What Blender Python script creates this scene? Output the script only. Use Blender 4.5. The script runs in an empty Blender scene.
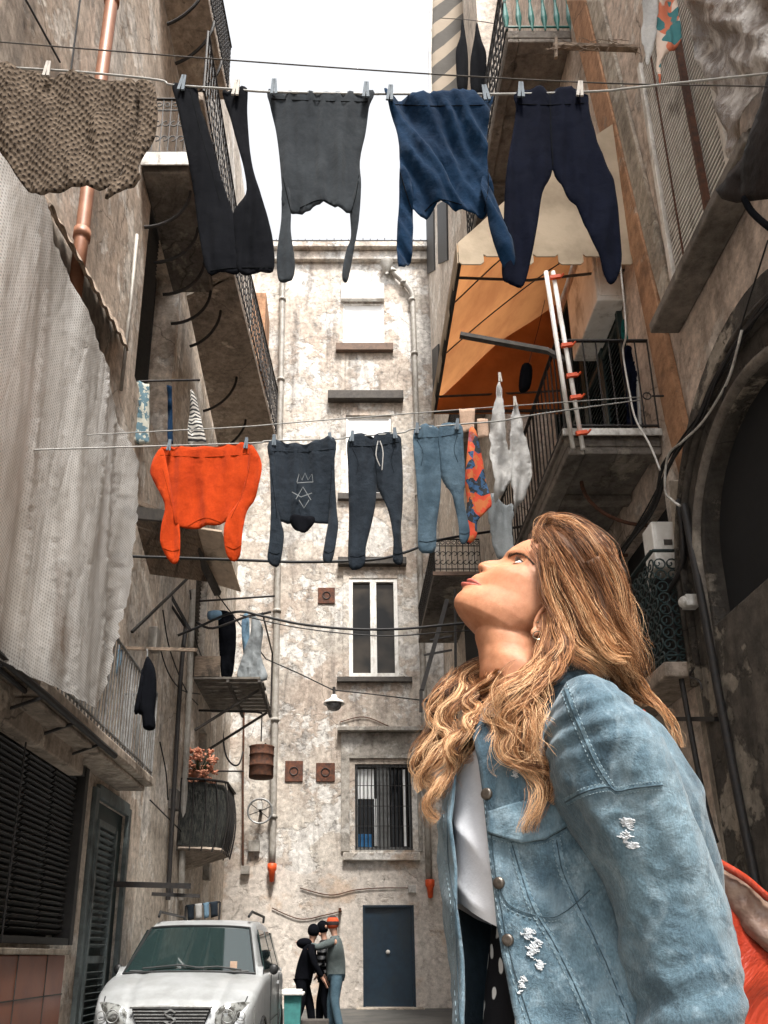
import bpy, bmesh, math, random
from mathutils import Vector, Matrix, noise
from mathutils.geometry import tessellate_polygon, delaunay_2d_cdt
R = math.radians
random.seed(7)
scene = bpy.context.scene
COL = scene.collection
V = Vector
# ------------------------------------------------------------------ camera
CAMZ = 1.2; FPX = 800.0; CX = 345.0; CY = 699.0; PITCH = R(17.7)
cp, sp = math.cos(PITCH), math.sin(PITCH)
cam_d = bpy.data.cameras.new('camera'); cam = bpy.data.objects.new('camera', cam_d); COL.objects.link(cam)
cam.location = (0, 0, CAMZ); cam.rotation_euler = (R(90) + PITCH, 0, 0)
cam_d.sensor_width = 36; cam_d.lens = FPX / 1024 * 36
cam_d.shift_x = (384 - CX) / 1024; cam_d.shift_y = (CY - 512) / 1024
cam_d.clip_start = 0.05; cam_d.clip_end = 800
scene.camera = cam

def ray(px, py):
    a = (px - CX) / FPX; b = (CY - py) / FPX
    return V((a, cp - b * sp, sp + b * cp))
def PY(px, py, Y):
    d = ray(px, py); t = Y / d.y; return V((0, 0, CAMZ)) + d * t
def PX(px, py, X):
    d = ray(px, py); t = X / d.x; return V((0, 0, CAMZ)) + d * t
def PZ(px, py, Z):
    d = ray(px, py); t = (Z - CAMZ) / d.z; return V((0, 0, CAMZ)) + d * t
def proj(p):
    q = V(p) - V((0, 0, CAMZ)); dep = q.y * cp + q.z * sp
    return (CX + FPX * q.x / dep, CY - FPX * (-q.y * sp + q.z * cp) / dep)

# ------------------------------------------------------------------ mesh builder
ORG = {}
def tag(o, label=None, cat=None, group=None, kind=None):
    if label: o['label'] = label
    if cat: o['category'] = cat
    if group: o['group'] = group
    if kind: o['kind'] = kind
    return o
def empty(name, loc, label, cat, group=None):
    o = bpy.data.objects.new(name, None); o.empty_display_size = .1; COL.objects.link(o)
    o.location = loc; ORG[o] = V(loc)
    return tag(o, label, cat, group)
class MB:
    def __init__(s): s.v = []; s.f = []; s.attr = None
    def add(s, vs, fs):
        n = len(s.v); s.v += [V(p) for p in vs]; s.f += [tuple(n + i for i in f) for f in fs]; return s
    def boxmm(s, a, b):
        x0, y0, z0 = a; x1, y1, z1 = b
        return s.add([(x0,y0,z0),(x1,y0,z0),(x1,y1,z0),(x0,y1,z0),(x0,y0,z1),(x1,y0,z1),(x1,y1,z1),(x0,y1,z1)],
                     [(0,3,2,1),(4,5,6,7),(0,1,5,4),(1,2,6,5),(2,3,7,6),(3,0,4,7)])
    def box(s, c, d): return s.boxmm((c[0]-d[0]/2, c[1]-d[1]/2, c[2]-d[2]/2), (c[0]+d[0]/2, c[1]+d[1]/2, c[2]+d[2]/2))
    def bar(s, p, q, w, h=None, up=(0, 0, 1)):
        h = h or w; p = V(p); q = V(q); d = (q - p)
        if d.length < 1e-6: return s
        d.normalize(); up = V(up)
        if abs(d.dot(up)) > .98: up = V((1, 0, 0)) if abs(d.x) < .9 else V((0, 1, 0))
        a = d.cross(up).normalized(); b = a.cross(d)
        c = [a*(w/2)+b*(h/2), a*(-w/2)+b*(h/2), a*(-w/2)+b*(-h/2), a*(w/2)+b*(-h/2)]
        return s.add([p + k for k in c] + [q + k for k in c], [(0,1,2,3),(7,6,5,4),(0,4,5,1),(1,5,6,2),(2,6,7,3),(3,7,4,0)])
    def tube(s, pts, r, n=8, cap=True, closed=False):
        pts = [V(p) for p in pts]; m = len(pts)
        if m < 2: return s
        rs = r if isinstance(r, (list, tuple)) else [r] * m
        t = (pts[1] - pts[0]).normalized()
        nrm = t.orthogonal().normalized(); base = len(s.v); rings = []
        for i, p in enumerate(pts):
            if closed: t2 = (pts[(i+1) % m] - pts[i-1])
            elif i == 0: t2 = pts[1] - pts[0]
            elif i == m-1: t2 = pts[-1] - pts[-2]
            else: t2 = pts[i+1] - pts[i-1]
            if t2.length < 1e-9: t2 = t
            t2 = t2.normalized(); q = t.rotation_difference(t2); nrm = q @ nrm; t = t2
            bn = t.cross(nrm)
            for k in range(n):
                a = 2*math.pi*k/n; s.v.append(p + (nrm*math.cos(a) + bn*math.sin(a))*rs[i])
        for i in range(m if closed else m-1):
            j = (i+1) % m
            for k in range(n):
                k2 = (k+1) % n
                s.f.append((base+i*n+k, base+i*n+k2, base+j*n+k2, base+j*n+k))
        if cap and not closed:
            s.f.append(tuple(base+k for k in range(n))[::-1]); s.f.append(tuple(base+(m-1)*n+k for k in range(n)))
        return s
    def prism(s, poly, vec, holes=()):
        poly = [V(p) for p in poly]; vec = V(vec); loops = [poly] + [[V(p) for p in h] for h in holes]
        flat = [p for l in loops for p in l]; n = len(flat)
        tris = tessellate_polygon(loops)
        fs = [tuple(t) for t in tris] + [tuple(i + n for i in t)[::-1] for t in tris]
        k = 0
        for l in loops:
            m = len(l)
            for i in range(m): fs.append((k+i, k+(i+1) % m, k+(i+1) % m+n, k+i+n))
            k += m
        return s.add(flat + [p + vec for p in flat], fs)
    def quad(s, a, b, c, d): return s.add([a, b, c, d], [(0, 1, 2, 3)])
    def grid(s, nu, nv, fn, closeu=False):
        vs = [fn(i/(nu-1) if not closeu else i/nu, j/(nv-1)) for j in range(nv) for i in range(nu)]
        fs = [(j*nu+i, j*nu+(i+1) % nu, (j+1)*nu+(i+1) % nu, (j+1)*nu+i) for j in range(nv-1) for i in range(nu if closeu else nu-1)]
        return s.add(vs, fs)
    def ball(s, c, r, nu=16, nv=10, rot=None):
        c = V(c); r = V((r, r, r)) if not hasattr(r, '__len__') else V(r)
        def fn(u, v):
            a = 2*math.pi*u; b = -math.pi/2 + math.pi*v
            p = V((r.x*math.cos(b)*math.cos(a), r.y*math.cos(b)*math.sin(a), r.z*math.sin(b)))
            return c + (rot @ p if rot else p)
        return s.grid(nu, nv, fn, True)
    def ring(s, c, R_, r, ax=(0, 1, 0), n=20, m=6, a0=0, a1=2*math.pi):
        ax = V(ax).normalized(); e = ax.orthogonal().normalized(); g = ax.cross(e)
        full = abs(a1-a0-2*math.pi) < 1e-6
        pts = [V(c) + (e*math.cos(a0+(a1-a0)*i/(n if full else n-1)) + g*math.sin(a0+(a1-a0)*i/(n if full else n-1)))*R_ for i in range(n)]
        return s.tube(pts, r, m, closed=full)
    def lathe(s, c, prof, n=20, ax=(0, 0, 1)):
        ax = V(ax).normalized(); e = ax.orthogonal().normalized(); g = ax.cross(e); c = V(c)
        vs = [c + ax*h + (e*math.cos(2*math.pi*k/n) + g*math.sin(2*math.pi*k/n))*r for (r, h) in prof for k in range(n)]
        fs = [(j*n+k, j*n+(k+1) % n, (j+1)*n+(k+1) % n, (j+1)*n+k) for j in range(len(prof)-1) for k in range(n)]
        return s.add(vs, fs)
    def build(s, name, mat, parent=None, smooth=False, bevel=0, org=None, normals=True):
        me = bpy.data.meshes.new(name); o = bpy.data.objects.new(name, me)
        if parent is not None: og = ORG[parent]
        elif org is not None: og = V(org)
        else:
            xs = [p.x for p in s.v]; ys = [p.y for p in s.v]; zs = [p.z for p in s.v]
            og = V(((min(xs)+max(xs))/2, (min(ys)+max(ys))/2, min(zs)))
        me.from_pydata([p - og for p in s.v], [], s.f); me.update()
        if normals:
            bm = bmesh.new(); bm.from_mesh(me); bmesh.ops.recalc_face_normals(bm, faces=bm.faces); bm.to_mesh(me); bm.free()
        for m in (mat if isinstance(mat, (list, tuple)) else [mat]): me.materials.append(m)
        if smooth:
            me.polygons.foreach_set('use_smooth', [True]*len(me.polygons)); me.update()
        COL.objects.link(o); ORG[o] = og
        if parent is not None: o.parent = parent
        else: o.location = og
        if bevel:
            b = o.modifiers.new('bevel', 'BEVEL'); b.width = bevel; b.segments = 2; b.limit_method = 'ANGLE'
        return o
def copy_tree(o, delta=None, parent=None, label=None):
    c = o.copy(); COL.objects.link(c)
    if parent is not None: c.parent = parent
    if delta is not None: c.location = o.location + V(delta)
    if label: c['label'] = label
    for ch in list(o.children): copy_tree(ch, None, c)
    return c
def lerp(a, b, t): return a + (b - a) * t
def interp(tab, x):
    if x <= tab[0][0]: return tab[0][1]
    for (x0, y0), (x1, y1) in zip(tab, tab[1:]):
        if x <= x1:
            return y0 + (y1 - y0) * (x - x0) / (x1 - x0 + 1e-12)
    return tab[-1][1]
def sinterp(tab, x):  # smooth (catmull-rom) interpolation of a table
    n = len(tab)
    if x <= tab[0][0]: return tab[0][1]
    if x >= tab[-1][0]: return tab[-1][1]
    for i in range(n-1):
        if x <= tab[i+1][0]: break
    x0, y0 = tab[i]; x1, y1 = tab[i+1]; h = x1 - x0; t = (x - x0) / h
    m0 = (y1 - (tab[i-1][1] if i else y0)) / (x1 - (tab[i-1][0] if i else x0))
    m1 = ((tab[i+2][1] if i+2 < n else y1) - y0) / ((tab[i+2][0] if i+2 < n else x1) - x0)
    return (2*t**3-3*t**2+1)*y0 + (t**3-2*t**2+t)*h*m0 + (-2*t**3+3*t**2)*y1 + (t**3-t**2)*h*m1
def spline(pts, n=8):
    pts = [V(p) for p in pts]; out = []
    for i in range(len(pts)-1):
        p0 = pts[max(i-1, 0)]; p1 = pts[i]; p2 = pts[i+1]; p3 = pts[min(i+2, len(pts)-1)]
        for k in range(n):
            t = k/n
            out.append(.5*((2*p1) + (-p0+p2)*t + (2*p0-5*p1+4*p2-p3)*t*t + (-p0+3*p1-3*p2+p3)*t**3))
    out.append(pts[-1]); return out
def fbm(p, o=4): return noise.fractal(V(p), .9, 2.0, o)
def sag(p, q, s, n=16):
    p = V(p); q = V(q)
    return [p.lerp(q, i/n) - V((0, 0, 4*s*(i/n)*(1-i/n))) for i in range(n+1)]

# ------------------------------------------------------------------ materials
class NT:
    def __init__(s, name):
        s.m = bpy.data.materials.new(name); s.m.use_nodes = True; s.t = s.m.node_tree
        s.b = s.t.nodes['Principled BSDF']; s.out = s.t.nodes['Material Output']
        s.pos = None
    def n(s, ty, ins=None, **props):
        nd = s.t.nodes.new(ty)
        for k, v in props.items(): setattr(nd, k, v)
        for k, v in (ins or {}).items(): s.set(nd.inputs[k], v)
        return nd
    def set(s, sock, v):
        if isinstance(v, bpy.types.NodeSocket): s.t.links.new(v, sock)
        elif isinstance(v, bpy.types.Node): s.t.links.new(v.outputs[0], sock)
        else:
            if sock.type == 'RGBA' and len(v) == 3: v = (*v, 1)
            sock.default_value = v
    def p(s):
        if not s.pos: s.pos = s.n('ShaderNodeNewGeometry').outputs['Position']
        return s.pos
    def map(s, sc, loc=(0, 0, 0), src=None, rot=(0, 0, 0)):
        return s.n('ShaderNodeMapping', {'Vector': src or s.p(), 'Scale': sc, 'Location': loc, 'Rotation': rot}).outputs[0]
    def noise(s, scale, detail=6, rough=.6, vec=None, dist=0):
        return s.n('ShaderNodeTexNoise', {'Vector': vec or s.p(), 'Scale': scale, 'Detail': detail, 'Roughness': rough, 'Distortion': dist}).outputs['Fac']
    def ramp(s, fac, a, b, ca=(0, 0, 0), cb=(1, 1, 1)):
        r = s.n('ShaderNodeValToRGB', {'Fac': fac}); e = r.color_ramp.elements
        e[0].position = a; e[1].position = b; e[0].color = (*ca, 1); e[1].color = (*cb, 1); return r.outputs[0]
    def mix(s, fac, a, b, mode='MIX'):
        m = s.n('ShaderNodeMix', data_type='RGBA', blend_type=mode)
        s.set(m.inputs[0], fac); s.set(m.inputs[6], a); s.set(m.inputs[7], b); return m.outputs[2]
    def math(s, op, a, b=0):
        m = s.n('ShaderNodeMath', operation=op); s.set(m.inputs[0], a); s.set(m.inputs[1], b); return m.outputs[0]
    def bump(s, h, st=.3, dist=.02, prev=None):
        b = s.n('ShaderNodeBump', {'Height': h, 'Strength': st, 'Distance': dist})
        if prev: s.set(b.inputs['Normal'], prev)
        return b.outputs[0]
    def fin(s, col, rough=.8, metal=0, normal=None, spec=None):
        s.set(s.b.inputs['Base Color'], col); s.set(s.b.inputs['Roughness'], rough); s.set(s.b.inputs['Metallic'], metal)
        if normal: s.set(s.b.inputs['Normal'], normal)
        if spec is not None: s.set(s.b.inputs['Specular IOR Level'], spec)
        return s.m
def plaster(name, c1, c2, cpeel, cdark, seed=0, peel=(.54, .58), streak=.55, spots=.6, bs=.5, band=None):
    k = NT(name); off = (seed*13.1, seed*7.7, seed*3.3)
    P = k.map((1, 1, 1), off)
    a = k.noise(.55, 6, .62, P); base = k.mix(k.ramp(a, .38, .62), c1, c2)
    b = k.noise(1.25, 12, .66, P, .15); pm = k.ramp(b, *peel)
    base = k.mix(pm, base, cpeel)
    b2 = k.noise(2.6, 12, .72, k.map((1, 1, .8), (off[0]+5, 3, 9)), .25); pm2 = k.ramp(b2, .60, .635)
    base = k.mix(k.math('MULTIPLY', pm2, .75), base, tuple(x*.62 for x in cpeel))
    st = k.noise(1.0, 4, .6, k.map((3.2, 3.2, .38), off), .8); sm = k.ramp(st, .50, .74)
    base = k.mix(k.math('MULTIPLY', sm, streak), base, cdark)
    g = k.noise(.9, 10, .7, k.map((1, 1, .7), (off[0]+31, 8, 2)), .5); gm = k.ramp(g, .52, .72)
    base = k.mix(k.math('MULTIPLY', gm, spots), base, cdark)
    f = k.noise(9, 10, .75, P); fm = k.ramp(f, .34, .68, (.46, .45, .44), (1.32, 1.32, 1.32))
    base = k.mix(.9, base, fm, 'MULTIPLY')
    sp_ = k.noise(26, 4, .7, P); spm = k.ramp(sp_, .62, .70)
    base = k.mix(k.math('MULTIPLY', spm, .45), base, cdark)
    vor = k.n('ShaderNodeTexVoronoi', {'Vector': k.mix(.22, P, k.n('ShaderNodeTexNoise', {'Vector': P, 'Scale': 3.0, 'Detail': 6}).outputs['Color']), 'Scale': .9}, feature='DISTANCE_TO_EDGE').outputs[0]
    cr = k.ramp(vor, .0, .006, (1, 1, 1), (0, 0, 0)); crm = k.math('MULTIPLY', cr, k.ramp(a, .45, .6))
    base = k.mix(k.math('MULTIPLY', crm, .8), base, tuple(x*.5 for x in cdark))
    if band:  # band = (zlo, zhi, colour): repainted lower zone with a ragged upper edge
        z = k.n('ShaderNodeSeparateXYZ', {'Vector': k.p()}).outputs[2]
        zz = k.math('ADD', z, k.math('MULTIPLY', k.math('SUBTRACT', k.noise(.8, 8, .6, P), .5), 2.2))
        bm_ = k.ramp(k.math('MULTIPLY', zz, .1), band[0]/10, band[0]/10+.004, (1, 1, 1), (0, 0, 0))
        bc = k.mix(k.ramp(k.noise(1.3, 8, .6, P), .55, .63), band[1], tuple(x*y for x, y in zip(band[1], (.9, .78, .68))))
        bc = k.mix(.7, bc, fm, 'MULTIPLY')
        base = k.mix(k.math('MULTIPLY', bm_, .88), base, bc)
    h = k.math('ADD', k.math('MULTIPLY', pm, -.5), k.math('MULTIPLY', f, .6))
    h = k.math('ADD', h, k.math('MULTIPLY', pm2, -.5))
    n1 = k.bump(h, bs, .02); n2 = k.bump(sp_, bs*.5, .006, n1)
    return k.fin(base, .92, 0, n2, .25)
def simple(name, c, c2=None, scale=12, rough=.75, metal=0, bs=.15, dirt=None, mp=(1, 1, 1), spec=.4, thr=(.35, .68)):
    k = NT(name); P = k.map(mp)
    c2 = c2 or tuple(x*.7 for x in c)
    col = k.mix(k.ramp(k.noise(scale, 8, .65, P), *thr), c, c2)
    if dirt:
        col = k.mix(k.math('MULTIPLY', k.ramp(k.noise(scale*.35, 10, .7, k.map((1, 1, .5), (3, 7, 1)), .5), .5, .66), .85), col, dirt)
    return k.fin(col, rough, metal, k.bump(k.noise(scale*3, 6, .6, P), bs, .005), spec)
def fabric(name, c, c2=None, weave=700, fade=.25, rough=.95, sheen=.05, bs=.35, trans=0):
    k = NT(name); c2 = c2 or tuple(x*.6 for x in c); O = k.n('ShaderNodeTexCoord').outputs['Object']
    a = k.noise(5, 6, .6, O); b = k.noise(60, 5, .7, O)
    col = k.mix(k.ramp(a, .35, .7), c, c2)
    col = k.mix(fade, col, k.ramp(b, .3, .7, (.5, .5, .5), (1.5, 1.5, 1.5)), 'MULTIPLY')
    w = k.noise(weave*.4, 2, .5, O)
    nb = k.bump(k.noise(14, 6, .6, O), bs, .02, k.bump(w, .12, .001))
    m = k.fin(col, rough, 0, nb, .04)
    k.b.inputs['Sheen Weight'].default_value = sheen
    if trans:
        tr = k.n('ShaderNodeBsdfTranslucent', {'Color': col}); mx = k.n('ShaderNodeMixShader', {0: trans, 1: k.b.outputs[0], 2: tr.outputs[0]})
        k.t.links.new(mx.outputs[0], k.out.inputs[0])
    return m
MT = {}
MT['facade'] = plaster('facade_plaster', (.60, .555, .495), (.46, .385, .325), (.66, .635, .60), (.115, .10, .09), 1, (.50, .54), .7, .65, 1.0, (3.0, (.60, .545, .49)))
MT['left'] = plaster('left_plaster', (.70, .61, .52), (.54, .44, .355), (.78, .72, .65), (.085, .070, .058), 2, (.53, .57), .6, .5, .9)
MT['leftfar'] = plaster('left_far_plaster', (.70, .63, .55), (.52, .45, .375), (.78, .73, .67), (.085, .072, .060), 5, (.52, .57), .6, .55, .9)
MT['right'] = plaster('right_plaster', (.70, .59, .51), (.56, .46, .385), (.78, .71, .64), (.085, .072, .062), 3, (.55, .59), .65, .6, .8)
MT['rightfar'] = plaster('right_far_plaster', (.70, .63, .56), (.56, .49, .42), (.78, .74, .68), (.10, .085, .072), 7, (.55, .6), .5, .45, .6)
MT['stone'] = plaster('portal_stone', (.15, .13, .11), (.07, .063, .056), (.34, .30, .25), (.014, .013, .012), 4, (.54, .57), .85, .75, 1.4)
MT['stonelight'] = plaster('pilaster_stucco', (.50, .44, .37), (.36, .31, .25), (.58, .54, .47), (.06, .05, .042), 6, (.57, .61), .7, .5, .7)
MT['orangestucco'] = plaster('orange_stucco', (.46, .26, .15), (.38, .21, .12), (.52, .38, .28), (.08, .055, .04), 8, (.60, .64), .5, .5, .6)
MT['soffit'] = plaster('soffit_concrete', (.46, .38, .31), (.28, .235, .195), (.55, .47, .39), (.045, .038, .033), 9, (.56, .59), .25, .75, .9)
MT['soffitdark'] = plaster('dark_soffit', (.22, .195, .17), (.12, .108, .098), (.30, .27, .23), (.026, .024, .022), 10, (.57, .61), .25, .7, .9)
MT['iron'] = simple('black_iron', (.018, .019, .021), (.035, .028, .024), 30, .6, .3)
MT['rust'] = simple('rusty_iron', (.12, .045, .022), (.035, .02, .015), 18, .85, .1, .5)
MT['rustplate'] = simple('rust_plate', (.15, .055, .03), (.04, .025, .02), 12, .9, 0, .4)
MT['greymetal'] = simple('grey_metal', (.30, .31, .31), (.16, .155, .15), 20, .5, .4)
MT['whitemetal'] = simple('white_painted_metal', (.62, .61, .58), (.42, .40, .37), 20, .5, 0, .1, (.12, .10, .08))
MT['pvc'] = simple('grey_pipe', (.36, .34, .31), (.24, .22, .19), 9, .55, 0, .1, (.10, .085, .07))
MT['copper'] = simple('orange_brown_pipe', (.34, .155, .09), (.22, .10, .06), 7, .5, .1, .1)
MT['orangecap'] = simple('orange_plastic', (.75, .10, .02), (.5, .06, .015), 15, .5)
MT['wood'] = simple('weathered_wood', (.30, .225, .165), (.11, .082, .062), 10, .9, 0, .6, (.03, .025, .02), (1, 1, 6))
MT['woodpale'] = simple('pale_board', (.72, .58, .45), (.52, .40, .30), 6, .85, 0, .3, (.08, .06, .045))
MT['woodgrey'] = simple('grey_plank', (.20, .18, .155), (.09, .08, .07), 9, .9, 0, .5, (.03, .027, .024))
MT['darkshutter'] = simple('dark_shutter_paint', (.032, .030, .028), (.018, .017, .017), 14, .6, 0, .3)
MT['greenshutter'] = simple('dark_green_shutter', (.016, .036, .036), (.010, .022, .024), 14, .55, 0, .2)
MT['greyshutter'] = simple('grey_blue_shutter', (.13, .155, .155), (.075, .09, .09), 10, .6, 0, .2, (.03, .03, .028))
MT['shutterlight'] = simple('light_roller_slats', (.74, .71, .66), (.58, .54, .49), 10, .6, 0, .1, (.18, .15, .12))
MT['whiteblind'] = simple('white_blind', (.88, .89, .89), (.80, .81, .81), 6, .6)
MT['winwhite'] = simple('white_window_frame', (.84, .83, .80), (.72, .70, .66), 9, .55, 0, .1, (.3, .27, .23))
MT['wingrey'] = simple('grey_window_frame', (.12, .125, .125), (.08, .08, .08), 9, .55)
MT['bluedoor'] = simple('dark_blue_door_paint', (.012, .030, .050), (.009, .020, .034), 6, .45, 0, .15, (.02, .028, .034))
MT['sillbrown'] = simple('brown_stone_sill', (.17, .11, .08), (.10, .07, .055), 12, .85, 0, .3)
MT['silldark'] = simple('dark_slate_lintel', (.05, .045, .042), (.09, .08, .07), 12, .85, 0, .3)
MT['dark'] = simple('dark_interior', (.012, .013, .015), (.008, .008, .009), 4, .9)
MT['cable'] = simple('black_cable', (.012, .012, .013), None, 10, .6)
MT['line'] = simple('pale_clothesline', (.40, .40, .38), (.25, .25, .24), 30, .6)
MT['street'] = simple('street_stone', (.10, .098, .092), (.05, .05, .048), 2.2, .8, 0, .5, (.14, .13, .115))
MT['terracotta'] = simple('terracotta_tile', (.20, .068, .032), (.15, .05, .026), 5, .55, 0, .2, (.06, .035, .024))
MT['teal'] = simple('teal_painted_iron', (.035, .22, .19), (.02, .12, .11), 14, .5)
MT['glass'] = NT('window_glass').fin((.008, .009, .011), .05, 0, None, .12)
k = NT('painted_reflection_glass'); MT['glass2'] = k.fin(k.mix(k.ramp(k.noise(1.2, 3, .5), .4, .6), (.014, .014, .014), (.05, .042, .034)), .07, 0, None, .12)  # brownish reflections painted into the pane colour as noise patches
# ------------------------------------------------------------------ cloth made from an outline with real size, thickness and folds
def inside(poly, x, y):
    c = False; j = len(poly)-1
    for i in range(len(poly)):
        xi, yi = poly[i]; xj, yj = poly[j]
        if (yi > y) != (yj > y) and x < (xj-xi)*(y-yi)/(yj-yi)+xi: c = not c
        j = i
    return c
def edged(poly, x, y):
    d = 1e9
    for i in range(len(poly)):
        x0, y0 = poly[i-1]; x1, y1 = poly[i]; dx, dy = x1-x0, y1-y0; L = dx*dx+dy*dy
        t = 0 if L == 0 else max(0, min(1, ((x-x0)*dx+(y-y0)*dy)/L))
        d = min(d, math.hypot(x-x0-dx*t, y-y0-dy*t))
    return d
def resample(poly, step, smooth=False):
    if smooth:
        n = len(poly); P = [V((x, y, 0)) for x, y in poly]; out = []
        for i in range(n):
            p0, p1, p2, p3 = P[i-1], P[i], P[(i+1) % n], P[(i+2) % n]
            for k in range(4):
                t = k/4; q = .5*((2*p1)+(-p0+p2)*t+(2*p0-5*p1+4*p2-p3)*t*t+(-p0+3*p1-3*p2+p3)*t**3); out.append((q.x, q.y))
        poly = out
    out = []
    for i in range(len(poly)):
        x0, y0 = poly[i]; x1, y1 = poly[(i+1) % len(poly)]
        m = max(1, int(math.hypot(x1-x0, y1-y0)/step))
        for k in range(m): out.append((x0+(x1-x0)*k/m, y0+(y1-y0)*k/m))
    return out
def cloth(name, outline, fn, nrm, mat, parent=None, thick=.02, amp=.03, fx=.09, fy=.012, ang=0, step=4, seed=0, smooth=True, bulge=14, rag=0, org=None):
    """outline: traced points; fn maps one to the plane the cloth hangs in; nrm: across that plane"""
    poly = resample(outline, step, smooth); nrm = V(nrm).normalized()
    if rag: poly = [(x+rag*noise.noise(V((x*.15, y*.15, seed))), y+rag*noise.noise(V((x*.15, y*.15, seed+9)))) for x, y in poly]
    xs = [p[0] for p in poly]; ys = [p[1] for p in poly]
    pts = [V(p) for p in poly]; rnd = random.Random(seed); y = min(ys); r = 0
    while y < max(ys):
        x = min(xs) + (step/2 if r % 2 else 0)
        while x < max(xs):
            qx, qy = x+rnd.uniform(-.2, .2)*step, y+rnd.uniform(-.2, .2)*step
            if inside(poly, qx, qy) and edged(poly, qx, qy) > step*.5: pts.append(V((qx, qy)))
            x += step
        y += step*.87; r += 1
    n0 = len(poly)
    res = delaunay_2d_cdt(pts, [(i, (i+1) % n0) for i in range(n0)], [], 1, 1e-4)
    vs, fs = res[0], res[2]; ca, sa = math.cos(ang), math.sin(ang)
    me = MB(); A = []; B = []; bnd = set()
    for i, p in enumerate(vs):
        x, yy = p.x, p.y; e = edged(poly, x, yy); t = min(1, e/bulge); b = thick*math.sqrt(max(0, 1-(1-t)**2))*.5+.001
        u, v = x*ca+yy*sa, -x*sa+yy*ca
        f = amp*(noise.noise(V((u*fx, v*fy, seed*3.7))) + .45*noise.noise(V((u*fx*2.1, v*fy*2.0, seed*3.7+5))) + .10*noise.noise(V((x*.17, yy*.10, seed))))
        base = fn(x, yy) + nrm*f; A.append(base + nrm*b); B.append(base - nrm*b)
    N = len(vs)
    if thick == 0:
        me.v = A; me.f = [tuple(f) for f in fs]; return me.build(name, mat, parent, smooth=True, org=org)
    me.v = A + B
    edges = {}
    for f in fs:
        f = list(f); me.f.append(tuple(f)); me.f.append(tuple(i+N for i in f[::-1]))
        for a, b in zip(f, f[1:]+f[:1]):
            edges[(a, b)] = edges.get((a, b), 0)+1
    for (a, b) in list(edges):
        if (b, a) not in edges: me.f.append((b, a, a+N, b+N))
    return me.build(name, mat, parent, smooth=True, org=org)
# ------------------------------------------------------------------ planes of the alley
XL, XR, XF, YF = -2.6, 2.9, 2.3, 17.5
def struct(o): o['kind'] = 'structure'; return o
# street: rises gently towards the end house
g = MB(); g.grid(60, 120, lambda u, v: V((-60+120*u, -40+140*v, .15*max(0, min(1, (-40+140*v-9)/8.5)) + (.012*fbm((u*300, v*330, 0))))))
struct(g.build('street', MT['street'], smooth=True))
g = MB(); g.boxmm((.12, -3, .0), (2.9, 2.6, .15)); g.boxmm((.0, -3, 0), (.118, 2.6, .146))
struct(g.build('pavement', MT['stonelight'], bevel=.015))
# ------------------------------------------------------------------ helpers for buildings
def wallX(X, y0, y1, z0, z1, sgn, holes=(), top=None, th=.45):
    """wall in a plane x = X, its body on the outer side; holes are lists of (y, z)"""
    poly = [(X, y0, z0), (X, y1, z0), (X, y1, z1), (X, y0, z1)] if top is None else top
    return MB().prism(poly, (sgn*th, 0, 0), [[(X, a, b) for a, b in h] for h in holes])
def onX(X, pts): return [PX(x, y, X) for x, y in pts]
def onY(Y, pts): return [PY(x, y, Y) for x, y in pts]
def onZ(Z, pts): return [PZ(x, y, Z) for x, y in pts]
def panelX(X, pts, th): return MB().prism(onX(X, pts), (th, 0, 0))
def rail(path, h, sp=.11, r=.007, style='bars', lean=0, top_r=.014):
    m = MB(); path = [V(p) for p in path]; Z = V((0, 0, 1))
    for a, b in zip(path, path[1:]):
        L = (b-a).length; n = max(1, round(L/sp)); d = (b-a)/n
        m.bar(a+Z*h, b+Z*h, top_r*2.4, top_r); m.bar(a+Z*.06, b+Z*.06, top_r*1.5, top_r)
        if style == 'scroll': m.bar(a+Z*h*.8, b+Z*h*.8, top_r, top_r)
        for i in range(n+1):
            p = a+d*i
            if style in ('bars', 'scroll'): m.tube([p, p+Z*h], r if i % 8 else r*1.6, 5, False)
            if style == 'baluster':
                pr = [(.012, 0), (.022, .08), (.042, .22), (.03, .36), (.016, .5), (.03, .66), (.02, .8), (.012, 1)]
                m.lathe(p, [(q, hh*h) for q, hh in pr], 8)
            if style == 'scroll' and i < n:
                c = p+d*.5; ax = d.cross(Z)
                m.ring(c+Z*h*.9, L/n*.32, r*.9, ax, 10, 4); m.ring(c+Z*h*.30, L/n*.40, r, ax, 12, 4, .6, 5.6); m.ring(c+Z*h*.56, L/n*.40, r, ax, 12, 4, 3.6, 8.6)
            if style == 'lattice' and i < n:
                c = p+d*.5; ax = d.cross(Z)
                for q in range(int(h/(L/n))):
                    zc = (q+.5)*L/n; m.ring(c+Z*zc, L/n*.44, r*.8, ax, 10, 4); m.ring(c+Z*zc+d*.22, L/n*.2, r*.7, ax, 8, 4, 0, 4.4)
    return m
def louvre(corner, du, dv, nsl, depth, th=.008, tilt=.5):
    """slatted leaf: corner, width vector du, height vector dv; slats run along du"""
    m = MB(); c = V(corner); du = V(du); dv = V(dv); nn = du.cross(dv).normalized()
    for i in range(nsl):
        p = c+dv*((i+.5)/nsl)
        up = (dv.normalized()*math.sin(tilt)+nn*math.cos(tilt))
        m.bar(p, p+du, th, depth, up)
    return m
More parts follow.
